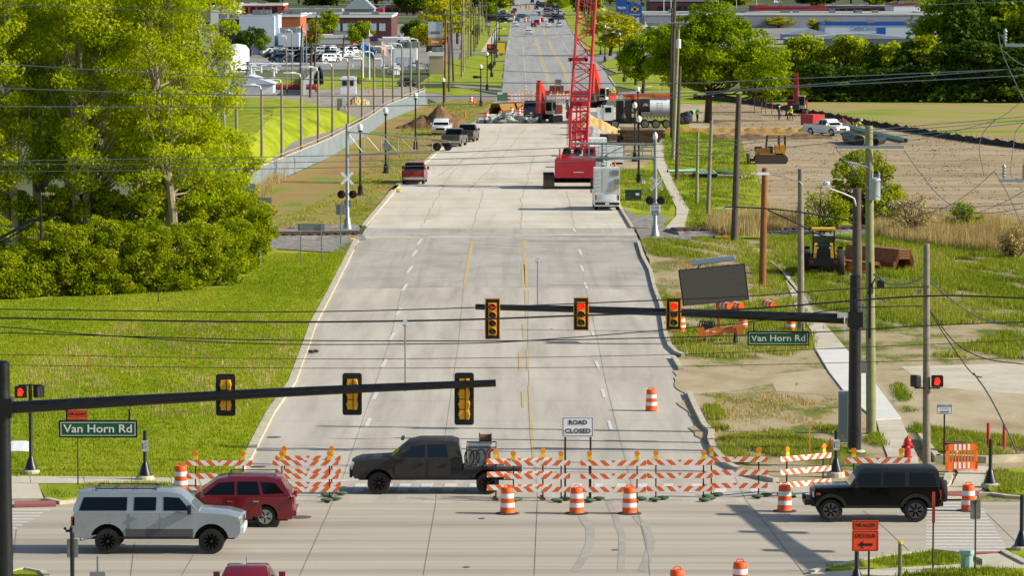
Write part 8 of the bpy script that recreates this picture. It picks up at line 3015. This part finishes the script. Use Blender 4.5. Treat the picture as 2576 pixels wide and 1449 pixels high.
mid = [('y', 1536, 140, 27, 132, 'round yellow-green tree right of the crane boom'), ('y', 1570, 128, 50, 90, 'yellow-green tree partly behind the round one by the crane'), ('d', 629, 141, 67, 80, 'dark green tree left of the white showroom'), ('m', 665, 137, 85, 45, 'small green tree against the white showroom'),
       ('t', 788, 124, 50, 62, 'tree right of the brick end of the showroom'), ('m', 826, 98, 24, 70, 'green tree behind the low teal building'), ('m', 905, 126, 52, 68, 'round tree with a pole in front of the low teal building'), ('m', 962, 75, 48, 20, 'little tree before the dark brick building'),
       ('y', 1075, 130, 60, 90, 'yellow-green tree left of the pylon sign'), ('y', 1110, 118, 0, 110, 'big yellow-green tree behind the pylon sign'), ('y', 1150, 110, -8, 100, 'yellow-green tree left of the pole row'), ('f', 1118, 118, 8, 40, 'dark fir behind the pylon sign'),
       ('f', 1004, 122, 84, 26, 'small dark fir at the car lot'), ('d', 1040, 125, 48, 60, 'dark green tree left of the yellow-green ones'), ('f', 712, 60, 10, 30, 'fir behind the showroom roof'), ('m', 1230, 55, 5, 50, 'tree behind the pole row near the far lights'),
       ('y', 1958, 70, 42, 80, 'yellow-green tree before the long grey store'), ('s', 2048, 90, 45, 50, 'thin pale tree before the long grey store'), ('y', 2090, 75, 48, 40, 'small yellow tree near the round roof vent'), ('s', 2255, 90, 62, 40, 'thin tree before the blue service building'),
       ('m', 1400, 30, -10, 60, 'tree on the left of the far right verge'), ('d', 1470, 45, -15, 80, 'dark tree right of the far traffic lights'), ('m', 1500, 70, 25, 50, 'tree beside the far right car lot'), ('m', 1195, 30, -8, 60, 'tree left of the far poles'), ('t', 560, 150, 95, 60, 'tree at the edge of the left wood by the tanks'),
       ('y', 897, 216, 190, 44, 'round bright hedge bush beside the guard booth'), ('m', 1200, 100, 60, 30, 'small tree among the left pole row')]
for kd, u, vb, vt, w_, lab in mid:
 place_tree(kd, u, vb, vt, lab, None, w_)
rr = random.Random(31)
for k in range(230):
 u = rr.uniform(-60, 2640)
 vb = rr.choice([-8, 0, 4, 8, 13, 20, 28, 38])
 if 1270 < u < 1425 or (vb > 13 and (1500 < u or 560 < u < 1000)):
  continue
 hh = rr.uniform(8, 13)
 Y = Yv(vb)
 vt = CV + 0 if False else (-90 + (H - hh) * F / Y)
 o = place_tree(rr.choice('mmddytT'), u, vb, vt, 'distant tree in the town at the top of the picture', 'distant town trees', rr.uniform(110, 180) * (Y and 700 / Y) * 1.6)
p = gt('D3', 462, 1255)
b = MB()
r = random.Random(3)
def br(a_, d, L, r0, dep):
 e = a_ + d * L
 b.tube(a_, e, r0, r0 * .6, 5, False)
 if dep:
  for k in range(3):
   br(e, (d + Vector((r.uniform(-.8, .8), r.uniform(-.8, .8), r.uniform(-.1, .5)))).normalized(), L * .72, r0 * .6, dep - 1)
br(Vector((0, 0, 0)), Vector((0, 0, 1)), 1.2, .07, 4)
o = b.build('bare_tree', M_barkd)
o.location = p
tag(o, 'small leafless tree beside the tan wall beyond the fence', 'tree')
# --- grass, tall grass and reeds
def inpoly(x, y, poly):
 c = np.zeros(len(x), bool)
 n = len(poly)
 for i in range(n):
  x0, y0 = poly[i][0], poly[i][1]
  x1, y1 = poly[i - 1][0], poly[i - 1][1]
  q = ((y0 > y) != (y1 > y)) & (x < (x1 - x0) * (y - y0) / (y1 - y0 + 1e-12) + x0)
  c ^= q
 return c
def scatter(name, polys, n, hr, wr_, mat, z, seed, blades=5, vmean=.45, spread=.12, clump=0, lean=.35):
 """tufts spread evenly over the PICTURE-sized area is avoided: density falls off gently with distance only"""
 R = np.random.default_rng(seed)
 allv, allc = [], []
 areas = []
 for P_ in polys:
  a = 0
  for i in range(len(P_)):
   a += P_[i - 1][0] * P_[i][1] - P_[i][0] * P_[i - 1][1]
  areas.append(abs(a) / 2)
 for P_, ar in zip(polys, areas):
  m_ = int(n * ar / sum(areas))
  xs, ys = [p[0] for p in P_], [p[1] for p in P_]
  x = R.uniform(min(xs), max(xs), m_ * 3)
  y = R.uniform(min(ys), max(ys), m_ * 3)
  if clump:
   f = np.sin(x * .9 + np.sin(y * .21) * 2) * np.sin(y * .27 + x * .3) + .5 * np.sin(x * 2.3 + y * .7)
   k_ = f + R.uniform(-clump, clump, len(x)) > -.1
   x, y = x[k_], y[k_]
  q = inpoly(x, y, P_)
  x, y = x[q][:m_], y[q][:m_]
  m_ = len(x)
  bx_ = np.repeat(x, blades) + R.normal(0, spread, m_ * blades)
  by_ = np.repeat(y, blades) + R.normal(0, spread, m_ * blades)
  h_ = np.repeat(R.uniform(hr[0], hr[1], m_), blades) * R.uniform(.6, 1.1, m_ * blades)
  a = R.uniform(0, 2 * PI, m_ * blades)
  l_ = R.uniform(0, lean, m_ * blades) * h_
  w_ = R.uniform(wr_ * .6, wr_ * 1.3, m_ * blades)
  a2 = R.uniform(0, 2 * PI, m_ * blades)
  A = np.stack([bx_ - np.cos(a) * w_ / 2, by_ - np.sin(a) * w_ / 2, np.full(len(a), z)], 1)
  B = np.stack([bx_ + np.cos(a) * w_ / 2, by_ + np.sin(a) * w_ / 2, np.full(len(a), z)], 1)
  C = np.stack([bx_ + np.cos(a2) * l_, by_ + np.sin(a2) * l_, z + h_], 1)
  allv.append(np.stack([A, B, C], 1).reshape(-1, 3))
  tone = vmean + .22 * np.sin(x * .35 + y * .06) * np.sin(y * .09 - x * .2)
  allc.append(np.clip(np.repeat(tone + R.normal(0, .12, m_), blades) + R.normal(0, .08, m_ * blades), 0, 1))
 me = quads_mesh(name, np.concatenate(allv), np.concatenate(allc), mat, 3)
 o = OBJ.new(name, me)
 link(o)
 return o
def stuff(o, label):
 tag(o, label, 'grass', kind='stuff')
lawn = [(p.x, p.y) for p in G([(-40, 1206), (600, 1206)] + [(u - .46 * (v + 90) / H, v) for u, v in Lk] + [(830, 642), (650, 640), (640, 690), (560, 730), (-40, 765)])]
stuff(scatter('lawn_grass', [lawn], 52000, (.05, .15), .035, LM_grass, .1, 1, 4, .4, .12), 'short spring grass covering the left lawn')
stuff(scatter('dry_grass', [[(p.x, p.y) for p in G([(0, 1050), (600, 1060), (760, 880), (700, 800), (300, 820), (0, 950)])]], 1300, (.18, .34), .03, LM_reed, .1, 2, 5, .5, .12, .35), 'dry straw coloured tufts in the left lawn')
Pg = lambda *q: [(p.x, p.y) for p in G(list(q))]
stuff(scatter('verge_grass', [Pg((1660, 730), (1700, 760), (1720, 890), (1690, 875), (1672, 800)), Pg((1700, 790), (1870, 760), (2040, 830), (2048, 880), (1960, 905), (1740, 900), (1715, 880)), Pg((1615, 605), (1850, 600), (1935, 650), (1960, 690), (1900, 690), (1840, 650), (1660, 648), (1625, 630)),
                             Pg((1900, 690), (1960, 700), (2035, 800), (2040, 830), (1920, 800), (1890, 740))], 6500, (.14, .42), .045, LM_tall, .03, 3, 6, .42, .16, .6), 'rough green verge grass between the kerb and the path')
stuff(scatter('tall_grass', [Pg((1910, 600), (2300, 600), (2640, 640), (2640, 830), (2440, 815), (2190, 835), (2100, 800), (2020, 730), (1990, 690), (1945, 640)), Pg((2345, 900), (2640, 800), (2640, 910), (2480, 905)), Pg((2060, 830), (2110, 850), (2130, 880), (2100, 830))], 21000, (.18, .5), .05, LM_tall, .03, 4, 6, .42, .18, .5), 'tall rough grass right of the concrete path')
stuff(scatter('weeds', [Pg((1805, 1110), (1960, 1085), (2120, 1080), (2140, 1140), (2080, 1160), (1960, 1165), (1850, 1170), (1812, 1140)), Pg((2205, 1095), (2235, 1150), (2195, 1150), (2160, 1120)), Pg((2290, 1070), (2335, 1080), (2470, 1100), (2640, 1105), (2640, 1162), (2350, 1160)), Pg((2245, 970), (2270, 975), (2300, 1040), (2275, 1040)),
                       Pg((2500, 1190), (2640, 1180), (2640, 1250), (2520, 1250), (2490, 1215)), Pg((1765, 1000), (1800, 1090), (1830, 1085), (1800, 1010)), Pg((2080, 1438), (2350, 1397), (2420, 1412), (2420, 1427), (2200, 1437)), Pg((2150, 1470), (2400, 1442), (2600, 1442), (2600, 1500)), Pg((105, 1228), (150, 1258), (420, 1240), (425, 1224))], 11500, (.1, .26), .04, LM_tall, .08, 5, 6, .38, .13, .5), 'weeds and grass around the right corner')
stuff(scatter('thin_grass', [Pg((1745, 995), (1980, 990), (2110, 1010), (2120, 1080), (1805, 1105), (1765, 1030)), Pg((1660, 640), (1880, 650), (1890, 740), (1720, 760), (1660, 720))], 2600, (.06, .2), .035, LM_reed, .03, 6, 5, .45, .14, .3), 'thin dry grass on the bare right corner')
stuff(scatter('verge_grass', [Pg((1700, 480), (1860, 360), (1905, 470), (1930, 580), (1735, 578), (1735, 530)), Pg((1655, 330), (1740, 330), (1860, 356), (1700, 470), (1672, 400)), Pg((1565, 520), (1500, 430), (1640, 430), (1690, 500), (1680, 540))], 15000, (.1, .3), .06, LM_tall, .03, 7, 5, .36, .16, .9), 'grass of the verge beyond the rail track on the right')
stuff(scatter('verge_grass', [Pg((683, 578), (905, 568), (960, 515), (900, 500), (780, 520)), Pg((860, 500), (1000, 480), (1060, 410), (960, 400), (880, 450)), Pg((640, 545), (760, 540), (900, 440), (980, 350), (1080, 262), (1240, 255), (1100, 380), (990, 480), (900, 565))], 11000, (.08, .25), .06, LM_tall, .06, 8, 5, .62, .16, .5), 'dry and green grass on the verge by the steel fence')
stuff(scatter('reeds', [Pg((2195, 548), (2640, 575), (2640, 660), (2480, 640), (2300, 618), (2200, 600)), Pg((1780, 560), (1930, 545), (2030, 575), (1900, 600), (1790, 592)), Pg((600, 500), (640, 486), (720, 440), (690, 470), (640, 520))], 9500, (.7, 1.5), .045, LM_reed, .05, 9, 5, .5, .2, .8, .3), 'tan dry reeds along the rail track')
stuff(scatter('soil_clods', [[(p.x, p.y) for p in field]], 2600, (.02, .1), .2, M_soil, .05, 12, 3, .5, .3, .3, .9), 'loose soil clods over the graded field')
# --- BUILDINGS, FAR TRAFFIC, SIGNS
M_bw, M_bg = P('showroom_white', '#b9c4d2', .6, var=.06, scale=.2), P('grey_wall', '#8f9298', .8, var=.12, scale=.2)
M_brick, M_dbr = P('orange_brick', '#a8603c', .9, var=.2, scale=1.5), P('dark_brick', '#5a3434', .9, var=.2, scale=1)
M_bk, M_redr = P('black_wall', '#22262c', .7, var=.1), P('red_band', '#9c2a2a', .6, var=.1)
M_tan, M_mroof, M_teal = P('tan_wall', '#a89a84', .85, var=.1, scale=.5), P('metal_roof', '#a6b2ba', .45, .3, var=.12, scale=1), P('teal_wall', '#a9bcbf', .7, var=.08)
M_blue, M_para, M_roofd = P('blue_sign', '#0d4f9e', .4, var=.05), P('pale_parapet', '#d9dbd6', .6, var=.06), P('flat_roof', '#8c9094', .9, var=.2, scale=.3)
def bld(label, u0, u1, vt, vb, dep, mat, wins=(), roof=None, par=None, name='building', gable=0, mw=None, nroof=3):
 p = g((u0 + u1) / 2, vb)
 w, hh = (u1 - u0) / ppm(p.y), ht(vt, p.y)
 t = thing(name, label, 'building', (p.x, p.y + dep / 2, 0))
 b = MB()
 b.box((0, 0, hh / 2), (w, dep, hh))
 b.build('wall', mat, t)
 b = MB()
 if gable:
  b.prism([(-w / 2 - .4, -dep / 2 - .4, hh), (w / 2 + .4, -dep / 2 - .4, hh), (0, -dep / 2 - .4, hh + gable)], (0, dep + .8, 0))
 else:
  b.box((0, 0, hh + .06), (w - .6, dep - .6, .12))
 rf = b.build('roof', roof or M_roofd, t)
 if par:
  b = MB()
  for x, y, sx, sy in ((0, -dep / 2, w + .3, .3), (0, dep / 2, w + .3, .3), (-w / 2, 0, .3, dep - .3), (w / 2, 0, .3, dep - .3)):
   b.box((x, y, hh + .2), (sx, sy, .7))
  b.build('parapet', par, t)
 r = random.Random(int(u0))
 for k in range(0 if gable or dep < 8 else nroof):
  b = MB()
  b.box((r.uniform(-w, w) * .4, r.uniform(-dep, dep) * .3, hh + .7), (2, 1.6, 1.1))
  b.build('roof_unit', M_signback, rf)
 for x0, x1, z0, z1 in wins:
  b = MB()
  b.box((w * (x0 + x1) / 2 - w / 2, -dep / 2 - .02, hh * (z0 + z1) / 2), (w * (x1 - x0), .08, hh * (z1 - z0)))
  f_ = b.build('window', mw or M_glass2, t)
 return t, w, hh
row = lambda n, a, c, z0=.15, z1=.6: [(a + (c - a) * (k + .15) / n, a + (c - a) * (k + .85) / n, z0, z1) for k in range(n)]
bld('white flat showroom beside the dark tree at the upper left', 602, 690, 40, 137, 30, M_bw, row(4, .55, .8, .0, .2))
bld('narrow white tower of the showroom, taller than its neighbours', 686, 700, 34, 136, 4, M_bw)
bld('lower white wing right of the showroom tower', 700, 752, 84, 137, 18, M_bw, row(2, .0, .25, .0, .45))
bld('orange brick block behind the white showroom wing', 701, 755, 40, 126, 30, M_brick, (), None, M_para)
bld('black block building half hidden by the left wood', 552, 612, 48, 124, 14, M_bk)
bld('dark brick long building behind the round trees', 756, 984, 42, 96, 60, M_dbr, row(9, .05, .95, .35, .7), None, M_para, mw=M_teal)
bld('low teal and white building with brick base', 796, 888, 93, 124, 14, M_brick, [(.02, .9, .45, .95)], M_para, M_para, mw=M_teal)
bld('grey gable roofed hall at the top left', 868, 940, 22, 56, 20, M_bg, (), M_mroof, gable=5)
bld('bright red block at the top left beside the gabled hall', 925, 964, 20, 52, 15, P('bright_red', '#b02038', .6))
bld('white and pink flat building at the top left edge of the wood', 530, 598, 18, 60, 20, M_para, (), None, M_para)
bld('red banded store behind the showroom', 597, 712, 12, 58, 30, M_redr, row(5, .1, .9, .5, .9), M_bk, M_para)
bld('long low store with red eaves at the top left centre', 943, 1070, 12, 32, 20, M_dbr, row(6, .05, .95), M_mroof)
bld('white storage hall above the left lot', 720, 860, 22, 44, 20, M_bg, row(6, .05, .95, .2, .5), M_roofd)
bld('white shed with a blue gable roof behind the grass mound', 566, 686, 211, 235, 9, M_bw, [(.14, .98, .02, .72)], M_bw, gable=1.4, mw=M_tw)
t, w_, h_ = bld('small white guard booth with two dark windows', 856, 895, 194, 236, 2.6, M_tw, [(.12, .42, .5, .85), (.58, .86, .5, .85)], M_tw, name='guard_booth')
bld('white container building right of the flags', 992, 1048, 122, 172, 8, M_tw, row(3, .1, .9, .05, .6), name='site_container', mw=M_bw)
bld('tan walled enclosure under the pylon sign', 1079, 1116, 138, 187, 10, M_tan, (), None, M_para, name='walled_enclosure')
bld('long grey store with a pale parapet at the upper right', 1620, 2335, 36, 70, 50, M_bg, row(3, .62, .8, .0, .35), None, M_para, nroof=12)
bld('dark red roofed store above the long grey one', 1898, 2080, 18, 38, 40, M_redr, (), None, M_redr, nroof=8)
bld('white box hall at the upper right beside the towering trees', 2248, 2330, 12, 42, 40, M_tw, (), None, M_redr)
bld('brick store at the top right of the crane', 1635, 1800, 2, 34, 50, M_dbr, row(6, .1, .9), None, M_bg, nroof=6)
bld('long low dark red store at the very top right', 2080, 2260, 14, 30, 30, M_dbr, row(8, .05, .95), M_mroof)
t, w_, h_ = bld('white service building with a blue plate at the upper right', 2075, 2335, 62, 94, 30, M_bw, [(.5, .585, .1, .8), (.34, .49, .05, .35)], None, M_blue, mw=M_blue)
text('lettering', 'Certified Service', 1.6, M_blue, t, (-w_ * .13, -15.1, h_ * .7), width=w_ * .25)
bld('left metal roofed shed above the belt of trees', 1972, 2095, 86, 100, 16, M_bg, (), M_mroof, gable=1.6)
bld('long corrugated shed above the belt of trees', 1980, 2335, 97, 112, 16, M_bg, (), M_mroof, gable=1.4)
t, w_, h_ = bld('white tyre shop with red letters and flags in front', 1606, 1668, 70, 102, 20, M_tw, row(3, .1, .9, .0, .3), None, M_para)
for s_, z_ in (('BELLE', .78), ('TIRE', .5)):
 text('lettering', s_, 2.4, M_redr, t, (0, -10.1, h_ * z_), width=w_ * (.8 if s_ == 'BELLE' else .6), bold=.08)
def pylon(label, u0, u1, vt, v1, vb, panels, posts=2):
 p = g((u0 + u1) / 2, vb)
 w = (u1 - u0) / ppm(p.y)
 t = thing('pylon_sign', label, 'sign', (p.x, p.y, 0))
 z0, z1 = ht(v1, p.y), ht(vt, p.y)
 b = MB()
 for k in range(posts):
  b.box(((k + .5) / posts * w * .6 - w * .3, .3, z0 / 2 + .5), (.4, .4, z0 + 1))
 b.build('post', M_bk, t)
 for a, c, m_, s_, mt, ww in panels:
  b = MB()
  b.box((0, 0, z0 + (z1 - z0) * (a + c) / 2), (w, .5, (z1 - z0) * (c - a)))
  o = b.build('sign_panel', m_, t)
  if s_:
   text('lettering', s_, (z1 - z0) * (c - a) * .4, mt, o, (0, -.27, z0 + (z1 - z0) * (a + c) / 2), width=w * ww, bold=.03)
 return t, w, z0, z1
M_gold = P('gold_emblem', '#d9b03a', .4, .3)
pylon('tall silver pylon sign with orange and black panels left of the pole row', 1077, 1113, 54, 133, 160, [(0, .24, M_bk, None, None, 0), (.24, .5, P('pylon_orange', '#c27a2c', .5), 'Jeep', M_white, .6), (.5, .8, M_bw, 'DODGE', M_redr, .6), (.8, 1, M_bw, None, None, 0)], 3)
t, w_, z0, z1 = pylon('blue square pylon sign with a gold emblem right of the crane', 1578, 1614, 9, 43, 105, [(0, 1, M_blue, None, None, 0)], 1)
b = MB()
b.prism([(-w_ * .3, -.26, (z0 * .4 + z1 * .6) - .35), (w_ * .22, -.26, (z0 * .4 + z1 * .6) - .35), (w_ * .3, -.26, (z0 * .4 + z1 * .6) + .35), (-w_ * .22, -.26, (z0 * .4 + z1 * .6) + .35)], (0, -.05, 0))
b.box((0, -.28, z0 * .4 + z1 * .6), (w_ * .18, .06, 1.3))
b.build('emblem', M_gold, t)
MB().box((0, -.27, z0 * .78 + z1 * .22), (w_ * .7, .04, .3)).build('lower_band', M_bw, t)
pylon('blue truck sign partly off the top right of the crane', 1549, 1577, -10, 29, 100, [(0, .5, M_blue, 'TRUCK', M_white, .8), (.5, 1, M_blue, None, None, 0)], 1)
for lab, u, v, r_, h_ in (('round white tank showing behind the left wood', 596, 180, 2.3, 5.2), ('second white tank nearer the left wood', 572, 182, 2.0, 4.2)):
 p = g(u, v)
 b = MB()
 b.lathe([(r_, 0), (r_, h_ * .8), (r_ * .7, h_ * .95), (.1, h_)], 18)
 o = b.build('storage_tank', M_tw, smooth=True)
 o.location = p
 tag(o, lab, 'tank')
for lab, a, c, z_, r_, m_ in (('thick red pipe lying behind the guard yard', (686, 231), (795, 231), .8, .45, M_redr), ('long white pipe across the far yard', (887, 168), (960, 168), 1.5, .3, M_tw), ('raised white pipe beside the container', (962, 166), (1030, 166), 5.5, .25, M_tw), ('pale long pipe behind the lamp poles', (560, 178), (760, 178), 1.2, .35, M_bw)):
 b = MB()
 p0, p1 = g(*a), g(*c)
 b.tube(p0 + Vector((0, 0, z_)), p1 + Vector((0, 0, z_)), r_, n=10)
 for f in (0, .33, .66, 1):
  q = p0.lerp(p1, f)
  b.tube(q, q + Vector((0, 0, z_)), r_ * .4, n=6)
 tag(b.build('yard_pipe', m_), lab, 'pipe')
r = random.Random(12)
for k in range(26):
 p = g(r.choice((r.uniform(562, 700), r.uniform(960, 1075))), r.uniform(176, 192))
 b = MB()
 h_ = r.uniform(.8, 2.2)
 b.tube(p, p + Vector((0, 0, h_)), .2, n=6).tube(p + Vector((-1, 0, h_ * .8)), p + Vector((1, 0, h_ * .8)), .15, n=6).tube(p + Vector((-.35, 0, h_)), p + Vector((.35, 0, h_)), .22, n=6)
 tag(b.build('valve', M_tw if k % 3 else M_steel), 'small white valve and pipe work in the fenced far yard', 'valve', 'valves in the far yard')
mfl, nt, bb = newmat('striped_flag')
wv = NN(nt, 'ShaderNodeTexWave', bands_direction='Z', i_Scale=1.6, i_Distortion=.3)
nt.links.new(coords(nt), wv.inputs[0])
nt.links.new(ramp(nt, wv.outputs['Fac'], [(.48, hexc('#a82032')), (.52, hexc('#d8d8da'))]), bb.inputs['Base Color'])
for lab, u, vb, vt, fl in (('tall flagpole with the United States flag beyond the booth', 929, 200, 74, [(930, 82, mfl, 1)]), ('flagpole with a blue flag above a white one', 913, 196, 96, [(914, 107, M_blue, 0), (914, 128, M_para, 0)]), ('far flagpole with a small striped flag before the tyre shop', 1623, 130, 54, [(1624, 60, mfl, 1)])):
 p = g(u, vb)
 t = thing('flagpole', lab, 'flagpole', p)
 b = MB()
 b.tube((0, 0, 0), (0, 0, ht(vt, p.y)), .12, .07, 8)
 b.build('pole', M_tw, t)
 for uu, vv, m_, us in fl:
  b = MB()
  L = 3.2 if us else 2.0
  z = ht(vv, p.y)
  cols = [(x, .25 * sin(x * 2.5), -x * .75) for x in [L * k / 8 for k in range(9)]]
  b.loft([[(x + .1, y, z + s), (x + .1, y + .02, z + s), (x + .1, y + .02, z + s - 1.9), (x + .1, y, z + s - 1.9)] for x, y, s in cols])
  o = b.build('flag', m_, t)
  if us:
   b = MB()
   b.box((.75, .1, z - 1.0), (1.2, .5, .9))
   b.build('canton', P('flag_blue', '#22305c', .8), o)
CC = dict(w='#d9dcdd', k='#14171c', n='#1c2a48', r='#8c1620', s='#9fa8ae', t='#2c6a78', g='#4a4e52')
CP = {}
def far_car(tl, x, y, col, rz, label, suv=True, group=None, z=.02):
 p = gt(tl, x, y)
 key = (col, suv)
 if key not in CP:
  sp = (spec_suv if suv else spec_sedan)(paint(CC[col], 'far_' + col), det=False, mirror=False)
  o = vehicle('car', label, 'car', p, rz, sp, group)
  CP[key] = o
 else:
  o = copy_tree(CP[key])
 o.location = (p.x, p.y + (2.3 if abs(sin(rz)) > .5 else .9), z)
 o.rotation_euler = (0, 0, rz)
 if 'group' in o:
  del o['group']
 tag(o, label, 'car', group)
N_, S__ = PI / 2, -PI / 2
for a in ((820, 520, 'w', S__, 'nearest white car coming along the far road', 1), (812, 490, 'w', S__, 'white car right behind the nearest one', 1), (615, 402, 'w', S__, 'white SUV in the left lane of the far road', 1), (890, 408, 'r', N_, 'red car with a bright tail light behind the box truck', 0), (935, 375, 'r', N_, 'red pickup shaped car beside the box truck', 1),
          (1108, 412, 'w', N_, 'white sedan left of two going away', 0), (1275, 407, 'w', N_, 'white SUV right of two going away', 1), (1155, 347, 'k', N_, 'black SUV before the far lights', 1), (1042, 325, 'w', N_, 'white car between the box truck and the black SUV', 0), (642, 327, 't', S__, 'dark teal car waiting left of the orange drum', 0),
          (730, 276, 'n', .3, 'navy car turning across the far junction', 1), (605, 172, 'n', S__, 'navy car behind the maroon one at the far left lane', 0), (580, 207, 'r', S__, 'maroon car at the far left lane', 0), (932, 142, 'n', N_, 'navy car beyond the far signal arm', 1), (955, 47, 't', N_, 'teal car far beyond the signals', 0),
          (870, 42, 'n', N_, 'dark car far beyond the signals left of the teal one', 1), (650, 80, 'w', S__, 'white car under the far signal arm', 0), (575, 72, 'k', S__, 'dark car left of the white one under the arm', 0), (450, 340, 'k', 0, 'black car at the far left corner', 1), (275, 322, 'n', 0, 'navy car with bright lamps at the far left side street', 1),
          (500, 322, 'w', 0, 'white car crossing at the far left corner', 0), (520, 262, 't', 0, 'teal car crossing behind the corner', 0), (785, 327, 's', S__, 'silver car beside the orange drum', 1), (1120, 262, 'r', 0, 'long maroon car crossing behind the white one', 0), (445, 215, 'w', 0, 'white car far on the left side street', 1), (1000, 330, 'r', N_, 'small red car at the box truck corner', 0)):
 far_car('D1', a[0], a[1], a[2], a[3], a[4], bool(a[5]))
far_car('D3', 130, 1305, 'k', -1.25, 'black car leaving the yard behind the last fence lamps', False)
p = gt('D1', 905, 340)
t = thing('box_truck', 'white box truck waiting at the far junction', 'truck', (p.x, p.y + 3, 0), N_)
b = MB()
b.box((-.8, 0, 2.1), (5.5, 2.4, 2.7))
b.build('box', M_bw, t)
b = MB()
b.box((2.8, 0, 1.5), (1.6, 2.1, 1.9), taper=(.7, .9)).box((0, 0, .6), (7, 1.6, .4))
b.build('cab', M_tw, t)
for x in (-2, 2.4):
 for s_ in (-1, 1):
  wheel(t, x, s_, .45, .3, M_rims, s_, 6, False)
p = gt('D3', 1480, 840)
t = thing('delivery_truck', 'yellow box truck with an orange and black front section on the left verge', 'truck', (p.x, p.y + 1.2, 0))
xx = lambda x: att('D3', x, 800, p.y).x - p.x
zz = lambda y: ht(uv('D3', 0, y)[1], p.y)
b = MB()
b.bx(xx(1500), xx(1615), -1.2, 1.2, .6, zz(652))
b.build('cargo_box', P('box_yellow', '#f0c40c', .5, var=.05), t)
b = MB()
b.bx(xx(1345), xx(1495), -1.1, 1.1, .5, zz(665))
b.build('cab', M_vb, t)
b = MB()
b.bx(xx(1360), xx(1410), -1.13, -1.1, zz(720), zz(680)).bx(xx(1345), xx(1490), -1.13, -1.1, zz(775), zz(760))
b.build('orange_panel', M_or2, t)
for x in (1375, 1560):
 wheel(t, xx(x), -1, .42, .3, M_rims, -1, 6, False)
r = random.Random(5)
cl = 'wknstwgnks'
n = 0
for y, x0, x1, dx in ((412, 490, 1120, 36), (436, 500, 1090, 48), (470, 560, 960, 62), (398, 640, 1400, 52)):
 x = x0
 while x < x1:
  far_car('A2', x + r.uniform(-6, 6), y, r.choice(cl), r.choice((.5, .6, N_ - .3, 2.6)), 'parked car in the crowded lot before the showroom', r.random() < .7, 'parked cars in the far left lot')
  x += dx
for k in range(26):
 far_car('A4', r.uniform(330, 1900) if k % 2 else r.uniform(240, 520), r.choice((20, 34, 46, 200, 260, 290)) if k % 2 == 0 else r.choice((150, 210, 24)), r.choice(cl), r.choice((.4, N_, 2.7)), 'parked car in the far right lots', True, 'parked cars in the far right lots')
for k in range(22):
 far_car('A3', r.uniform(960, 1130) if k % 2 else r.uniform(540, 720), r.uniform(20, 150), r.choice(cl), r.choice((0, 0, N_)), 'parked or waiting car beside the far junction', True, 'cars beside the far junction')
p = gt('D1', 328, 330)
t = thing('signal_mast', 'distant signal gantry spanning the far junction', 'traffic signal', p)
q1 = att('D1', 1262, 330, p.y) - p
z0, z1 = ht(uv('D1', 0, 55)[1], p.y), ht(uv('D1', 0, 95)[1], p.y)
b = MB()
b.tube((0, 0, 0), (0, 0, z0), .28, n=10).tube((0, 0, z1), ((q1.x) * .6, 0, z1 + .9), .2, .1, 8)
b.build('left_mast', M_blackpaint, t)
b = MB()
b.tube((q1.x, 0, 0), (q1.x, 0, z0), .28, n=10).tube((q1.x, 0, z1), (q1.x * .55, .6, z1 + .8), .2, .1, 8)
b.build('right_mast', M_blackpaint, t)
for x in (538, 690, 775, 820, 913, 1067):
 b = MB()
 q = att('D1', x, 95, p.y) - p
 b.box((q.x, -.3, z1 + (.2 if x != 820 else -.2)), (.5, .5, 1.5))
 b.build('signal_head', M_sigY if x in (820, 690) else P('signal_orange', '#b0561a', .5), t)
for lab, x, y in (('orange drum left of the waiting teal car', 595, 300), ('orange drum beside the silver car', 770, 330), ('orange drum at the box truck right side', 980, 340), ('orange drum before the yellow-green tree', 1578, 290)):
 p = gt('D1', x, y)
 o = drum(lab, p, base=False)
 o.scale = (1.4, 1.4, 1.8)
for k, (u, v, rz) in enumerate(((1297, 262, .1), (1352, 261, .0), (1402, 262, .0), (1418, 262, .1), (1499, 262, 0), (1562, 264, 0), (1340, 259, .1))):
 barricade('%s far striped barricade from the left across the closed road' % ORD[k], g(u, v), rz, bags=(0, 0), mat=M_stripe)
